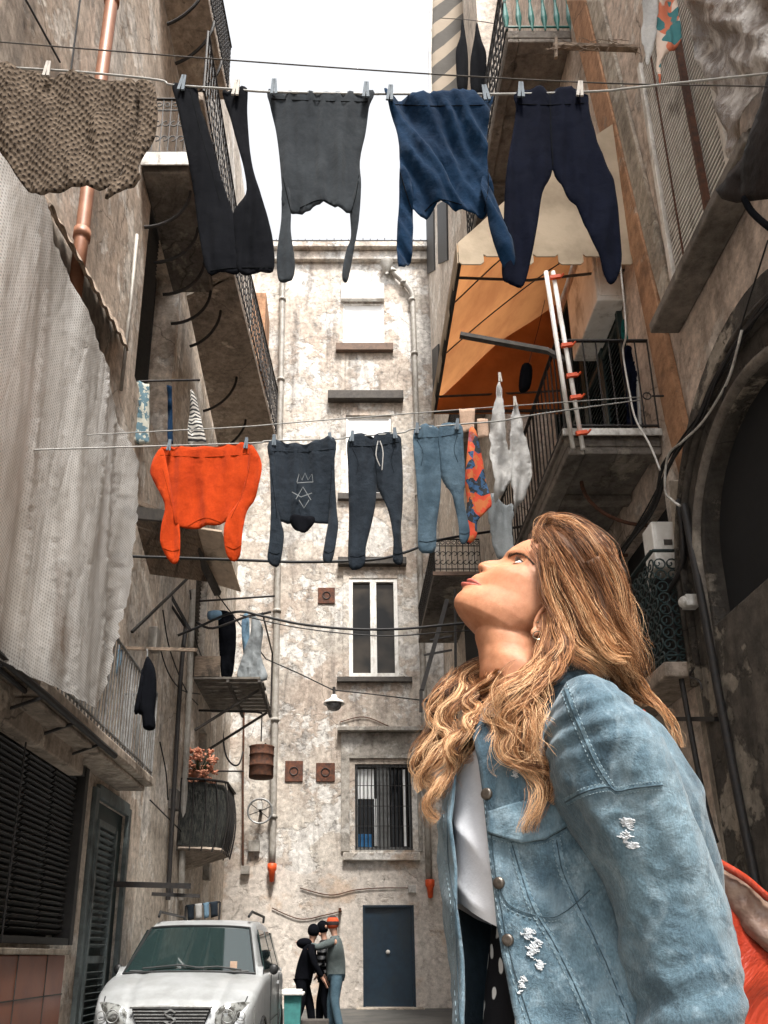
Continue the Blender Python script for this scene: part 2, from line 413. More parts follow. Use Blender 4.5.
# ------------------------------------------------------------------ END HOUSE
fb = empty('apartment_house', (0, YF, .15), 'pale peeling end house closing the alley, with four stacked windows and a dark blue door', 'building')
def rectY(x0, y0, x1, y1, Y):
    a = PY(x0, y0, Y); b = PY(x1, y1, Y); c_ = PY(x0, y1, Y); d_ = PY(x1, y0, Y)
    return (a.x+c_.x)/2, (b.x+d_.x)/2, (c_.z+b.z)/2, (a.z+d_.z)/2     # xl, xr, zlo, zhi
ZTOP = PY(345, 254, YF).z
W1 = rectY(343, 303, 384, 347, YF); W2 = rectY(346, 416, 392, 494, YF); W3 = rectY(349, 579, 398, 677, YF); W4 = rectY(355, 764, 412, 850, YF); DR = rectY(363, 905, 415, 1007, YF)
def hole(r): return [(r[0], YF, r[2]), (r[0], YF, r[3]), (r[1], YF, r[3]), (r[1], YF, r[2])]
m = MB().prism([(-6, YF, -.5), (6, YF, -.5), (6, YF, ZTOP), (-6, YF, ZTOP)], (0, .5, 0), [hole(r) for r in (W1, W2, W3, W4, DR)])
m.build('wall', MT['facade'], fb)
m = MB().boxmm((-6, YF+.52, 0), (6, YF+6, ZTOP-.3)); m.build('rear_body', MT['dark'], fb)
m = MB().boxmm((-6, YF-.28, ZTOP-.02), (6, YF+.6, ZTOP+.16)); m.boxmm((-6, YF-.14, ZTOP-.32), (6, YF-.003, ZTOP-.023)); m.build('cornice', MT['facade'], fb, bevel=.02)
m = MB()
for i in range(28): m.tube([(-2.9+.2*i, YF-.26, ZTOP+.17), (-2.9+.2*i, YF-.26, ZTOP+.23+.05*random.random())], .012, 5)
m.tube([(-3, YF-.27, ZTOP+.18), (3, YF-.27, ZTOP+.18)], .02, 6); m.build('roof_gutter', MT['silldark'], fb)
def window(name, r, fr, parts, d=.02, fw=.06):
    x0, x1, z0, z1 = r; m = MB(); Y = YF+d
    m.boxmm((x0, Y, z0), (x0+fw, Y+.07, z1)); m.boxmm((x1-fw, Y, z0), (x1, Y+.07, z1)); m.boxmm((x0+fw, Y, z1-fw), (x1-fw, Y+.07, z1)); m.boxmm((x0+fw, Y, z0), (x1-fw, Y+.07, z0+fw))
    f = m.build(name, fr, fb, bevel=.006); return f
f = window('window', W1, MT['winwhite'], 0)
louvre((W1[0]+.06, YF+.05, W1[2]+.07), (W1[1]-W1[0]-.12, 0, 0), (0, 0, W1[3]-W1[2]-.13), 22, .085, .012, 1.5).build('roller_shutter', MT['whiteblind'], f)
MB().boxmm((W1[0], YF+.092, W1[2]), (W1[1], YF+.11, W1[3])).build('pane', MT['whiteblind'], f)
b = rectY(341, 287, 384, 302, YF)
MB().boxmm((b[0], YF-.12, b[2]), (b[1], YF-.003, b[3])).build('shutter_box', MT['winwhite'], f, bevel=.02)
b = rectY(336, 346, 393, 353, YF); MB().boxmm((b[0], YF-.13, b[2]), (b[1], YF-.004, b[3])).build('sill', MT['sillbrown'], f, bevel=.01)
f = window('window', W2, MT['winwhite'], 0)
zc = W2[3]-(W2[3]-W2[2])*.32
louvre((W2[0]+.06, YF+.05, zc), (W2[1]-W2[0]-.12, 0, 0), (0, 0, W2[3]-zc-.06), 12, .085, .012, 1.5).build('roller_shutter', MT['whiteblind'], f)
MB().boxmm((W2[0]+.02, YF+.18, W2[2]), (W2[1]-.02, YF+.19, W2[3])).build('pane', MT['glass'], f)
b = rectY(328, 395, 403, 403, YF); MB().boxmm((b[0], YF-.20, b[2]), (b[1], YF-.004, b[3])).build('hood', MT['silldark'], f, bevel=.01)
b = rectY(338, 495, 400, 501, YF); MB().boxmm((b[0], YF-.11, b[2]), (b[1], YF-.004, b[3])).build('sill', MT['silldark'], f, bevel=.01)
b = rectY(341, 408, 395, 496, YF); m = MB()
m.boxmm((b[0], YF-.03, b[2]), (W2[0], YF-.003, b[3])); m.boxmm((W2[1], YF-.03, b[2]), (b[1], YF-.003, b[3])); m.boxmm((W2[0], YF-.03, W2[3]), (W2[1], YF-.003, b[3])); m.build('surround', MT['facade'], f, bevel=.008)
f = window('window', W3, MT['winwhite'], 0, -.02, .09); xm = (W3[0]+W3[1])/2; m = MB()
m.boxmm((xm-.075, YF-.018, W3[2]+.09), (xm+.075, YF+.048, W3[3]-.05)); m.boxmm((xm-.012, YF-.034, W3[2]+.09), (xm+.012, YF-.02, W3[3]-.05)); m.build('mullion', MT['winwhite'], f, bevel=.006)
for s, a, c_ in ((0, W3[0]+.06, xm-.075), (1, xm+.075, W3[1]-.06)):
    MB().boxmm((a, YF+.06, W3[2]+.07), (c_, YF+.07, W3[3]-.06)).build('pane', MT['glass2'], f)
b = rectY(337, 678, 412, 683, YF); MB().boxmm((b[0], YF-.11, b[2]), (b[1], YF-.004, b[3])).build('sill', MT['silldark'], f, bevel=.01)
b = rectY(338, 560, 406, 567, YF); MB().boxmm((b[0], YF-.18, b[2]), (b[1], YF-.004, b[3])).build('hood', MT['silldark'], f, bevel=.01)
b = rectY(343, 571, 404, 677, YF); m = MB()
m.boxmm((b[0], YF-.04, b[2]), (W3[0], YF-.003, b[3])); m.boxmm((W3[1], YF-.04, b[2]), (b[1], YF-.003, b[3])); m.boxmm((W3[0], YF-.04, W3[3]), (W3[1], YF-.003, b[3])); m.build('surround', MT['facade'], f, bevel=.008)
f = window('window', W4, MT['wingrey'], 0, .06); x0, x1, z0, z1 = W4; xm = (x0+x1)/2; h = z1-z0
MB().boxmm((xm-.14, YF+.07, z0+.07), (xm+.14, YF+.12, z1-.06)).build('mullion', MT['wingrey'], f, bevel=.005)
MB().boxmm((x0+.02, YF+.16, z0+.02), (x1-.02, YF+.17, z1-.02)).build('pane', MT['glass'], f)
MB().boxmm((x0+.07, YF+.14, z0+h*.6), (xm-.2, YF+.155, z1-.08)).build('blind', MT['whiteblind'], f)
m = MB(); m.boxmm((xm-.2, YF+.12, z0+.1), (xm-.145, YF+.15, z0+h*.6)); m.boxmm((x1-.19, YF+.12, z0+.1), (x1-.13, YF+.15, z1-.1)); m.build('curtain_edge', MT['whiteblind'], f)
MB().boxmm((xm-.55, YF+.12, z0+.08), (xm-.26, YF+.15, z0+.36)).build('blue_box', simple('blue_plastic', (.02, .12, .28)), f)
m = MB()
for i in range(15): xx = x0+.03+(x1-x0-.06)*i/14; m.tube([(xx, YF-.02, z0+.02), (xx, YF-.02, z1-.02)], .010, 5)
for q in (.03, .27, .5, .74, .97): m.bar((x0, YF-.02, z0+h*q), (x1, YF-.02, z0+h*q), .02, .012)
m.build('grille', MT['iron'], f)
b = rectY(343, 853, 420, 861, YF); MB().boxmm((b[0], YF-.13, b[2]), (b[1], YF-.004, b[3])).build('sill', MT['facade'], f, bevel=.02)
b = rectY(341, 733, 421, 852, YF); m = MB()
m.boxmm((b[0], YF-.05, b[2]), (x0-.12, YF-.003, b[3])); m.boxmm((x1+.12, YF-.05, b[2]), (b[1], YF-.003, b[3])); m.boxmm((x0-.12, YF-.05, z1+.12), (x1+.12, YF-.003, b[3])); m.boxmm((b[0]-.08, YF-.22, b[3]+.003), (b[1]+.08, YF-.003, b[3]+.10)); m.build('surround', plaster('grey_surround', (.40, .37, .33), (.30, .28, .25), (.48, .46, .43), (.12, .1, .09), 12), f, bevel=.01)
x0, x1, z0, z1 = DR
MB().boxmm((x0, YF+.06, z0), (x1, YF+.11, z1)).build('door', MT['bluedoor'], fb, bevel=.006); dd = fb.children[-1]
m = MB().boxmm((x0, YF-.01, z0), (x0+.05, YF+.057, z1)).boxmm((x1-.05, YF-.01, z0), (x1, YF+.057, z1)).boxmm((x0+.05, YF-.01, z1-.05), (x1-.05, YF+.057, z1)); m.build('door_frame', MT['bluedoor'], dd, bevel=.004)
MB().ball(((x0+x1)/2-.02, YF+.04, z0+(z1-z0)*.53), .045).build('door_knob', MT['winwhite'], dd, True)
MB().boxmm((x0-.15, YF-.3, 0), (x1+.15, YF-.003, z0)).build('doorstep', MT['stonelight'], fb, bevel=.02)
def pipe(pts, r, nm, mt, par, cl=6):
    P = [PY(x, y, YF-.12) for x, y in pts]; m = MB().tube(spline(P, 5), r, 10)
    for i in range(cl):
        t = (i+.5)/cl*(len(P)-1); a = P[int(t)].lerp(P[min(int(t)+1, len(P)-1)], t-int(t)); m.tube([a-V((0, 0, .04)), a+V((0, 0, .04))], r*1.35, 10); m.bar(a, a+V((0, .11, 0)), .03)
    return m.build(nm, mt, par, True)
pipe([(283, 262), (281, 380), (278, 560), (275, 720), (272, 868)], .075, 'downpipe', MT['pvc'], fb)
pipe([(390, 268), (396, 275), (411, 291), (413, 310), (416, 400), (421, 600), (429, 880)], .07, 'downpipe', MT['pvc'], fb)
MB().lathe(PY(387, 266, YF-.14), [(.05, -.25), (.12, -.12), (.17, .12), (.17, .15), (.1, .15)], 14).build('rain_hopper', MT['pvc'], fb, True)
for (a, c_) in ((272, 868), (430, 884)):
    p = PY(a, c_, YF-.14); MB().lathe(p, [(.07, .1), (.10, .08), (.10, -.03), (.07, -.08), (.05, -.28), (0, -.3)], 14).build('pipe_end', MT['orangecap'], fb, True)
for (a, b_, c_, d_) in ((285, 761, 303, 782), (316, 763, 335, 782), (318, 588, 335, 604)):
    r = rectY(a, b_, c_, d_, YF); xm, zm = (r[0]+r[1])/2, (r[2]+r[3])/2
    o = MB().boxmm((r[0], YF-.03, r[2]), (r[1], YF-.003, r[3])).build('vent_plate', MT['rustplate'], fb, bevel=.012)
    MB().ring((xm, YF-.035, zm), .09, .012).build('vent_ring', MT['iron'], o)
r = rectY(408, 885, 416, 893, YF); MB().boxmm((r[0], YF-.06, r[2]), (r[1], YF-.003, r[3])).build('junction_box', MT['whitemetal'], fb, bevel=.01)
for path in ([(300, 888), (330, 895), (355, 890), (380, 888), (408, 888)], [(272, 908), (300, 919), (325, 915), (342, 911)], [(340, 722), (365, 717), (395, 728), (420, 726)]):
    MB().tube(spline([PY(x, y, YF-.03) for x, y in path], 6), .012, 5).build('wall_cable', MT['rust'], fb)
MB().bar(PY(340, 911, YF-.02), PY(340, 911, YF-.02)+V((0, -.25, .02)), .06).build('bracket', MT['rust'], fb)
# ------------------------------------------------------------------ LEFT NEAR HOUSE
def YZ(X, pts): return [(PX(x, y, X).y, PX(x, y, X).z) for x, y in pts]
ln = empty('old_tenement', (XL, 3, 0), 'beige streaked tenement on the left, nearest the viewer, behind the white netting', 'building')
S1 = YZ(XL, [(0, 690), (75, 740), (70, 945), (0, 958)])
zs0, zs1 = 1.28, 2.95
ysA, ysB = 3.2, PX(74, 900, XL).y
door_y0, door_y1 = PX(66, 950, XL).y, PX(114, 950, XL).y
op_y0, op_y1, op_z0, op_z1 = 8.2, 10.0, 8.0, 11.3
YS = 10.2
wallX(XL, -5, YS, -.3, 21, -1, [[(ysA, zs0), (ysB-.12, zs0), (ysB-.12, zs1), (ysA, zs1)], [(ysB+.35, .1), (door_y1, .1), (door_y1, 2.75), (ysB+.35, 2.75)], [(op_y0, op_z0), (op_y1, op_z0), (op_y1, op_z1), (op_y0, op_z1)]]).build('wall', MT['left'], ln)
MB().boxmm((XL-5, -5, -.2), (XL-.46, YS-.01, 20.9)).build('rear_body', MT['dark'], ln)
# ground-floor louvred window
w_ = MB().boxmm((XL-.1, ysA, zs0), (XL+.06, ysA+.1, zs1)).boxmm((XL-.1, ysB-.22, zs0), (XL+.07, ysB-.121, zs1)).boxmm((XL-.1, ysA+.1, zs1-.1), (XL+.06, ysB-.22, zs1)).boxmm((XL-.1, ysA+.1, zs0), (XL+.06, ysB-.22, zs0+.06)).build('window', MT['darkshutter'], ln, bevel=.006)
yy = ysA+.1
while yy < ysB-.3:
    e = min(yy+.62, ysB-.22)
    louvre((XL-.02, yy+.02, zs0+.08), (0, e-yy-.04, 0), (0, 0, zs1-zs0-.2), 30, .07, .010, .55).build('louvre_leaf', MT['darkshutter'], w_)
    yy = e
MB().boxmm((XL-.2, ysA, zs0), (XL-.19, ysB, zs1)).build('pane', MT['dark'], w_)
m = MB()
for yv in (4.1, 4.75, 5.4, 6.1): m.tube([(XL+.09, yv, zs0), (XL+.09, yv, zs1)], .008, 5)
m.build('grille', MT['iron'], w_)
# tiled plinth below it
te = PX(62, 990, -2.45).y
m = MB(); zt = PX(60, 955, -2.45).z
m.boxmm((XL+.003, 3.0, -.1), (-2.45, te, zt)); m.build('tiled_plinth', (lambda k: k.fin(k.mix(k.n('ShaderNodeTexBrick', {'Vector': k.map((1, 1, 1), (0, 0, .02), None, (0, R(0), 0)), 'Scale': 1}).outputs['Fac'] if False else 0, k.mix(k.ramp(k.noise(2.5, 6), .4, .65), (.23, .075, .034), (.16, .052, .027)), (.1, .08, .06)), .5, 0, k.bump(k.noise(8, 5), .2, .01)))(NT('terracotta_cladding')), ln, bevel=.01)
m = MB()
for q in range(4): m.bar((-2.448, 3, zt-.32*(q+1)), (-2.448, te, zt-.32*(q+1)), .006, .010)
yy = 3.2
while yy < te: m.bar((-2.448, yy, 0), (-2.448, yy, zt), .006, .010); yy += .62
m.build('tile_joint', MT['silldark'], ln)
MB().boxmm((XL+.004, 3, zt+.003), (-2.42, te+.03, zt+.05)).build('plinth_cap', MT['stonelight'], ln, bevel=.008)
# ledge / canopy above
m = MB(); A = onX(-2.25, [(-60, 610), (117, 742)]); zl = (A[0].z+A[1].z)/2
ye = A[1].y
m.boxmm((XL+.003, 2.6, zl-.02), (-2.25, ye, zl+.07)); m.boxmm((XL+.003, 2.6, zl-.32), (-2.45, ye-.3, zl-.023)); m.build('ledge', MT['soffit'], ln, bevel=.02)
m = MB(); m.tube([(-2.2, 3, zl-.1), (-2.2, ye-.2, zl-.1)], .03, 8); m.tube([(-2.36, 3, zl-.06), (-2.36, ye-1.2, zl-.06)], .02, 8)
for q in range(6): m.bar((-2.2, 3.5+q*.7, zl-.1), (XL, 3.5+q*.7, zl-.25), .02)
m.build('ledge_pipe', MT['iron'], ln)
# door with open louvred leaf
dy0, dy1 = ysB+.35, door_y1
d_ = MB().boxmm((XL-.08, dy0, .1), (XL-.03, dy1, 2.75)).build('door', MT['greenshutter'], ln)
m = MB().boxmm((XL-.1, dy0-.12, 0), (XL+.05, dy0-.002, 2.85)).boxmm((XL-.1, dy1+.002, 0), (XL+.05, dy1+.1, 2.85)).boxmm((XL-.1, dy0-.002, 2.753), (XL+.05, dy1+.002, 2.9)); m.build('door_frame', MT['greyshutter'], d_, bevel=.008)
lw = .62
m = louvre((XL+.04, dy0+.03, 1.25), (0, lw, 0), (0, 0, 1.2), 18, .05, .009, .6); m2 = louvre((XL+.04, dy0+.03, .25), (0, lw, 0), (0, 0, .8), 12, .05, .009, .6); m.add(m2.v, m2.f)
for a, b_ in (((XL+.04, dy0, .15), (XL+.04, dy0, 2.5)), ((XL+.04, dy0+lw+.04, .15), (XL+.04, dy0+lw+.04, 2.5)), ((XL+.04, dy0, .2), (XL+.04, dy0+lw, .2)), ((XL+.04, dy0, 1.15), (XL+.04, dy0+lw, 1.15)), ((XL+.04, dy0, 2.5), (XL+.04, dy0+lw, 2.5))): m.bar(a, b_, .05, .07)
m.build('louvred_leaf', MT['greyshutter'], d_)
# lower balcony with pale bars
bz = PX(118, 787, XL).z; yf = PX(118, 787, XL).y; xo = PY(154, 778, yf).x; yn = 5.6
bal = MB().boxmm((XL+.003, yn, bz), (xo, yf, bz+.11)).boxmm((XL+.003, yn+.05, bz-.06), (xo-.08, yf-.05, bz-.003)).build('balcony', MT['soffit'], ln, bevel=.02)
rail([(xo-.03, yn, bz+.11), (xo-.03, yf-.03, bz+.11), (XL, yf-.03, bz+.11)], 1.0, .095, .009, 'bars').build('railing', MT['greymetal'], bal)
# orange-brown pipe and thin pipe on the wall
P = onX(XL+.12, [(115, -30), (112, 0), (97, 110), (82, 235), (74, 300)])
m = MB().tube(P, .065, 12)
for i in (1, 2, 3): m.tube([P[i]-V((0, 0, .05)), P[i]+V((0, 0, .05))], .08, 12)
m.build('downpipe', MT['copper'], ln, True)
MB().tube(onX(XL+.06, [(137, 235), (131, 300), (121, 390)]), .022, 8).build('thin_pipe', MT['pvc'], ln, True)
for (a, b_) in (((80, 0), (71, 70)), ((26, 0), (60, 62))):
    MB().tube(onX(XL+.03, [a, b_]), .010, 5).build('wall_cable', MT['cable'], ln)
# scalloped brown canopy
q = onX(XL+.02, [(36, 190), (128, 347), (100, 340), (20, 200)])
nn = 26; a0, b0 = PX(38, 186, XL+.03), PX(125, 335, XL+.03); o0, o1 = PX(52, 200, -2.2), PX(129, 347, -2.2)
def can(u, v):
    p = a0.lerp(b0, v).lerp(o0.lerp(o1, v), u); return p+V((0, 0, .02*math.sin(v*60)-.04*u))
m = MB().grid(8, 90, can); m.build('canopy', MT['wood'], ln).modifiers.new('solid', 'SOLIDIFY').thickness = .025
# tall opening with dark shutter leaves
o = MB().boxmm((XL-.40, op_y0, op_z0), (XL-.36, op_y1, op_z1)).build('doorway', MT['dark'], ln)
m = louvre((XL-.1, op_y0+.05, op_z0+.1), (0, .75, 0), (0, 0, op_z1-op_z0-.2), 44, .05, .008, .6); m.build('louvre_leaf', MT['darkshutter'], o)
# balconies above (B1, B2)
def bal_poly(par, z, poly, th, mat, nm='balcony'):
    return MB().prism(onZ(z, poly), (0, 0, th)).build(nm, mat, par, bevel=.015)
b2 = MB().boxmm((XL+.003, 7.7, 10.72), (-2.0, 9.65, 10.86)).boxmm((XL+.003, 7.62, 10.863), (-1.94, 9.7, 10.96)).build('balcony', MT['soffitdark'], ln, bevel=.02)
for yv in (7.95, 8.5, 9.05, 9.6):
    MB().tube([V((XL+.02, yv, 10.72-.62)) + V((.56*math.sin(t*math.pi/20), 0, .6*(1-math.cos(t*math.pi/20)))) for t in range(11)], .022, 7).build('bracket', MT['iron'], b2)
rail([(XL, 7.66, 10.96), (-1.97, 7.66, 10.96), (-1.97, 9.66, 10.96)], 1.0, .10, .008, 'scroll').build('railing', MT['iron'], b2)
MB().boxmm((XL+.01, 7.60, 10.74), (-1.95, 7.618, 10.95)).build('fascia', MT['whitemetal'], b2)
b1 = bal_poly(ln, 14.2, [(159, -25), (203, -25), (228, 100), (183, 100)], .14, MT['soffit'])
m = MB()
for t_ in (-10, 30, 68): 
    c0 = PZ(172+t_*.2, t_+5, 14.19); c1 = PZ(208+t_*.2, t_-8, 14.19)
    MB().tube([c0-V((0, 0, .6))+ (c1-c0)*math.sin(t*math.pi/20)+V((0, 0, .6*(1-math.cos(t*math.pi/20)))) for t in range(11)], .022, 7).build('bracket', MT['iron'], b1)
rail([p+V((0, 0, .14)) for p in onZ(14.2, [(203, -25), (228, 98), (184, 98)])], 1.0, .1, .008, 'lattice').build('railing', MT['iron'], b1)
# ------------------------------------------------------------------ LEFT FAR HOUSE
lf = empty('weathered_house', (XL, 14, 0), 'brown weathered house on the left between the nearest tenement and the end house', 'building')
sw = YZ(XL, [(199, 722), (207, 734), (206, 766), (199, 756)])
dwy0, dwy1 = PX(188, 640, XL).y, PX(205, 640, XL).y
wallX(XL, YS+.01, YF-.01, -.3, 20, -1, [sw, [(12.7, 5.7), (13.8, 5.7), (13.8, 8.0), (12.7, 8.0)]]).build('wall', MT['leftfar'], lf)
MB().boxmm((XL-5, YS+.01, -.2), (XL-.46, YF-.02, 19.9)).build('rear_body', MT['dark'], lf)
MB().boxmm((XL-.35, 12.7, 5.7), (XL-.3, 13.8, 8.0)).build('doorway', MT['dark'], lf)
louvre((XL-.02, 12.72, 5.75), (0, .5, 0), (0, 0, 2.2), 30, .05, .008).build('louvre_leaf', MT['woodgrey'], lf.children[-1])
MB().boxmm((XL-.35, sw[0][0]-.3, sw[2][1]-.3), (XL-.3, sw[1][0]+.5, sw[0][1]+.9)).build('pane', MT['dark'], lf)
b3 = bal_poly(lf, 10.85, [(186, 100), (203, 100), (236, 285), (276, 442), (218, 447), (186, 296), (213, 287)], .14, MT['soffit'])
rail([p+V((0, 0, .14)) for p in onZ(10.85, [(203, 100), (236, 285), (276, 440), (220, 445)])], 1.02, .13, .010, 'scroll').build('railing', MT['iron'], b3)
m = MB()
for (a, c_) in (((192, 318), (240, 306)), ((205, 385), (258, 372)), ((213, 428), (268, 414))):
    c0 = PZ(*a, 10.84); c1 = PZ(*c_, 10.84)
    MB().tube([c0-V((0, 0, .55))+(c1-c0)*.6*math.sin(t*math.pi/20)+V((0, 0, .55*(1-math.cos(t*math.pi/20)))) for t in range(11)], .022, 7).build('bracket', MT['iron'], b3)
# brown brick stub of roof terrace seen over the balcony
MB().boxmm((-2.35, 16.2, 15.0), (-2.0, 17.2, 17.2)).build('chimney', MT['orangestucco'], lf, bevel=.02)
# plank roof with struts
m = MB(); A = [PX(130, 500, -2.55), PY(197, 528, 10.3), PY(213, 583, 11.4), PX(150, 575, -2.55)]
def pl(u, v, k=0): 
    p = A[0].lerp(A[1], u).lerp(A[3].lerp(A[2], u), v); return p
for i in range(9):
    v0, v1 = i/9+.010, (i+1)/9-.010; q = [pl(0, v0), pl(1+.05*random.random(), v0), pl(1, v1), pl(0, v1)]
    m.prism(q, (0, 0, .02+.07*random.random()))
pr = m.build('plank_roof', MT['wood'], lf)
MB().prism([PY(193, 528, 10.32), PY(222, 532, 10.32), PY(241, 592, 11.4), PY(214, 584, 11.4)], (0, 0, .03)).build('pale_board', MT['woodpale'], pr)
MB().bar(PY(184, 524, 10.2), PY(218, 594, 11.3), .10, .08).bar(PX(127, 512, -2.5), PY(200, 520, 10.15), .10, .14).build('beam', MT['silldark'], pr)
m = MB().bar(PY(161, 578, 11), PY(190, 630, 11), .05).bar(PY(156, 582, 11.05), PY(186, 628, 11.05), .04).bar(PY(188, 578, 11), PX(132, 632, -2.58), .03).build('strut', MT['iron'], pr)
m = MB().tube(spline(onX(XL+.08, [(186, 625), (182, 660), (178, 720), (174, 790), (170, 860), (168, 900)]), 3), .035, 8).build('downpipe', MT['iron'], lf)
m = MB().tube(onX(XL+.07, [(193, 590), (191, 640), (188, 720), (184, 800), (181, 900)]), .05, 8).build('downpipe', MT['pvc'], lf)
for (x0_, y0_) in ((170, 800), (204, 872), (150, 640)):
    p = PX(x0_, y0_, XL); MB().boxmm((XL+.003, p.y-.12, p.z-.15), (XL+.12, p.y+.12, p.z+.15)).build('junction_box', MT['pvc'] if y0_ != 800 else MT['silldark'], lf, bevel=.01)
# wooden platform balcony
pz = PX(193, 679, XL).z; py0 = PX(193, 679, XL).y; m = MB()
for i in range(9): y_ = py0+i*.225; m.boxmm((XL+.003, y_, pz+.006*random.random()), (-1.40-.06*random.random(), y_+.20, pz+.04))
pf = m.build('timber_balcony', MT['woodgrey'], lf)
m = MB().bar((-1.46, py0-.05, pz-.05), (-1.46, py0+2.1, pz-.05), .05).bar((-2.0, py0-.05, pz-.05), (-2.0, py0+2.1, pz-.05), .05).bar((XL, py0+.4, pz-.8), (-1.5, py0+.4, pz-.06), .04).bar((XL, py0+1.8, pz-.8), (-1.5, py0+1.8, pz-.06), .04).build('joist', MT['silldark'], pf)
m = MB().boxmm((XL+.01, py0, pz+.05), (-2.15, py0+.03, pz+.42)).build('side_board', MT['wood'], pf)
m = MB(); zt_ = pz+1.05
m.tube(spline([V((XL, py0, zt_)), V((-2.3, py0-.02, zt_-.12)), V((-1.75, py0, zt_+.1)), V((-1.45, py0, zt_+.16)), V((-1.3, py0, zt_+.2))], 5), .022, 6)
m.tube([(-1.45, py0, zt_+.18), (-1.45, py0+2, zt_+.18)], .018, 6); m.tube([(XL, py0+.1, zt_+.45), (-1.25, py0+.1, zt_+.55)], .018, 6)
m.tube([(-1.45, py0+2, pz), (-1.45, py0+2, zt_+.18)], .018, 6)
m.build('railing', MT['iron'], pf)
# basket balcony with dark mesh
bk = MB(); cy_ = PX(184, 770, XL).y
zb0, zb1 = PX(184, 862, XL).z, PX(184, 785, XL).z
yc = 13.2; xr = PY(229, 820, yc).x
def bask(u, v):
    a = math.pi*u; z = lerp(zb0+.18, zb1, v); w_ = (xr-XL)*(.92+.12*math.sin(v*3)); d2 = .75
    return V((XL+w_*min(1, 1.25*math.sin(a)), yc-d2*math.cos(a), z+.02*noise.noise(V((u*20, v*20, 3)))))
bk.grid(30, 40, bask); ob = bk.build('basket_balcony', NT('dark_reed').m, lf)
kk = NT('dark_reed_screen'); ff = kk.noise(30, 6, .7, kk.map((1, 1, .25))); kk.fin(kk.mix(kk.ramp(ff, .45, .6), (.012, .014, .013), (.05, .05, .042)), .95, 0, kk.bump(ff, 1, .04)); ob.data.materials[0] = kk.m
ob.modifiers.new('solid', 'SOLIDIFY').thickness = .03
m = MB()
for i in range(15):
    a = math.pi*i/14; m.tube([V((XL+(xr-XL)*(.95+.12*math.sin(t*.5))*min(1, 1.25*math.sin(a))+.02, yc-.78*math.cos(a), lerp(zb0+.1, zb1+.05, t/6))) for t in range(7)], .011, 5)
m.tube([V((XL+(xr-XL)*1.0*min(1, 1.25*math.sin(math.pi*i/20))+.02, yc-.78*math.cos(math.pi*i/20), zb1+.04)) for i in range(21)], .02, 6)
m.build('railing', MT['iron'], ob)
def bb(u, v): a = math.pi*u; return V((XL+(xr-XL)*.95*v*min(1, 1.25*math.sin(a)), yc-.73*v*math.cos(a), zb0-.1+.28*v))
MB().grid(24, 6, bb).build('basket_base', MT['soffit'], ob).modifiers.new('solid', 'SOLIDIFY').thickness = .04
m = MB(); p = PX(112, 883, XL+.05); m.bar(p, V((-1.95, p.y+.1, p.z)), .05); q = PX(190, 886, -2.0)
m = MB().bar(PX(110, 884, XL), PY(190, 886, 9.6), .05, .06).bar(PY(152, 894, 9.6), PY(200, 896, 9.6), .035, .04).bar(PY(172, 884, 9.6), PY(172, 895, 9.6), .025).build('wall_bracket', MT['iron'], lf)
# ------------------------------------------------------------------ RIGHT NEAR HOUSE with the portal
YB = 5.95
rn = empty('portal_house', (XR, 3, 0), 'dark stone portal house on the right, nearest the viewer, with slatted shutter above', 'building')
arch_in = [(790, 372), (768, 388), (748, 412), (733, 445), (725, 490), (723, 540), (727, 585), (738, 622), (760, 800), (790, 900)]
def yzl(X, pts): return [(p.y, p.z) for p in onX(X, pts)]
wz0, wz1 = 6.62, 9.3; wy0, wy1 = 4.42, 5.42
hole_arch = [(PX(x, y, XR).y, PX(x, y, XR).z) for x, y in [(728, 460), (735, 430), (755, 400), (785, 385), (815, 390), (840, 430)]]
ay0, ay1 = 3.72, 5.48; ac = (ay0+ay1)/2; ar = .88; az = 4.05; ZB = 3.5
arc = [(ac+ar*math.cos(math.pi*t/16), az+ar*.95*math.sin(math.pi*t/16)) for t in range(17)]
opening = [(ay1, ZB)]+arc+[(ay0, ZB)]
wallX(XR, -5, YB, -.3, 19, 1, [opening, [(wy0, wz0), (wy1, wz0), (wy1, wz1), (wy0, wz1)]]).build('wall', MT['right'], rn)
MB().boxmm((XR+.46, -5, -.2), (XR+5, YB-.01, 18.9)).build('rear_body', MT['dark'], rn)
# portal: stone facing with rings
outl = [(790, 275), (768, 300), (742, 335), (722, 372), (706, 415), (696, 467), (694, 560), (708, 626), (728, 730), (757, 889), (775, 990)]
pl_ = [PX(x, y, XR-.16) for x, y in outl]; oy = [(p.y, p.z) for p in pl_]
oy = [(min(p[0], YB-.02), p[1]) for p in oy]
full = [(5.80, -.2), (5.84, 2.4), (5.90, 3.7), (5.90, 4.15)]+[(4.6+1.36*math.cos(math.pi*t/20), 4.15+1.40*math.sin(math.pi*t/20)) for t in range(1, 20)]+[(3.2, 4.15), (3.2, -.2)]
m = MB().prism([(XR-.16, a, b) for a, b in full], (.157, 0, 0), [[(XR-.16, a, b) for a, b in [(p[0], p[1]+.03) if 0 < i < len(opening)-1 else (p[0], ZB+.03) for i, p in enumerate(opening)]]])
po = m.build('portal', MT['stone'], rn, bevel=.02)
def archring(r0, x_, rr, mt, nm):
    pts = [V((x_, ac+r0*math.cos(math.pi*t/24), az+r0*.95*math.sin(math.pi*t/24))) for t in range(25)]
    pts = [V((x_, ac+r0, 3.2))]+pts+[V((x_, ac-r0, 3.2))]
    return MB().tube(pts, rr, 8).build(nm, mt, po, True)
archring(ar+.08, XR-.165, .045, MT['soffitdark'], 'arch_moulding'); archring(ar+.34, XR-.17, .035, MT['stone'], 'arch_moulding'); archring(ar+.46, XR-.165, .028, MT['stone'], 'arch_moulding')
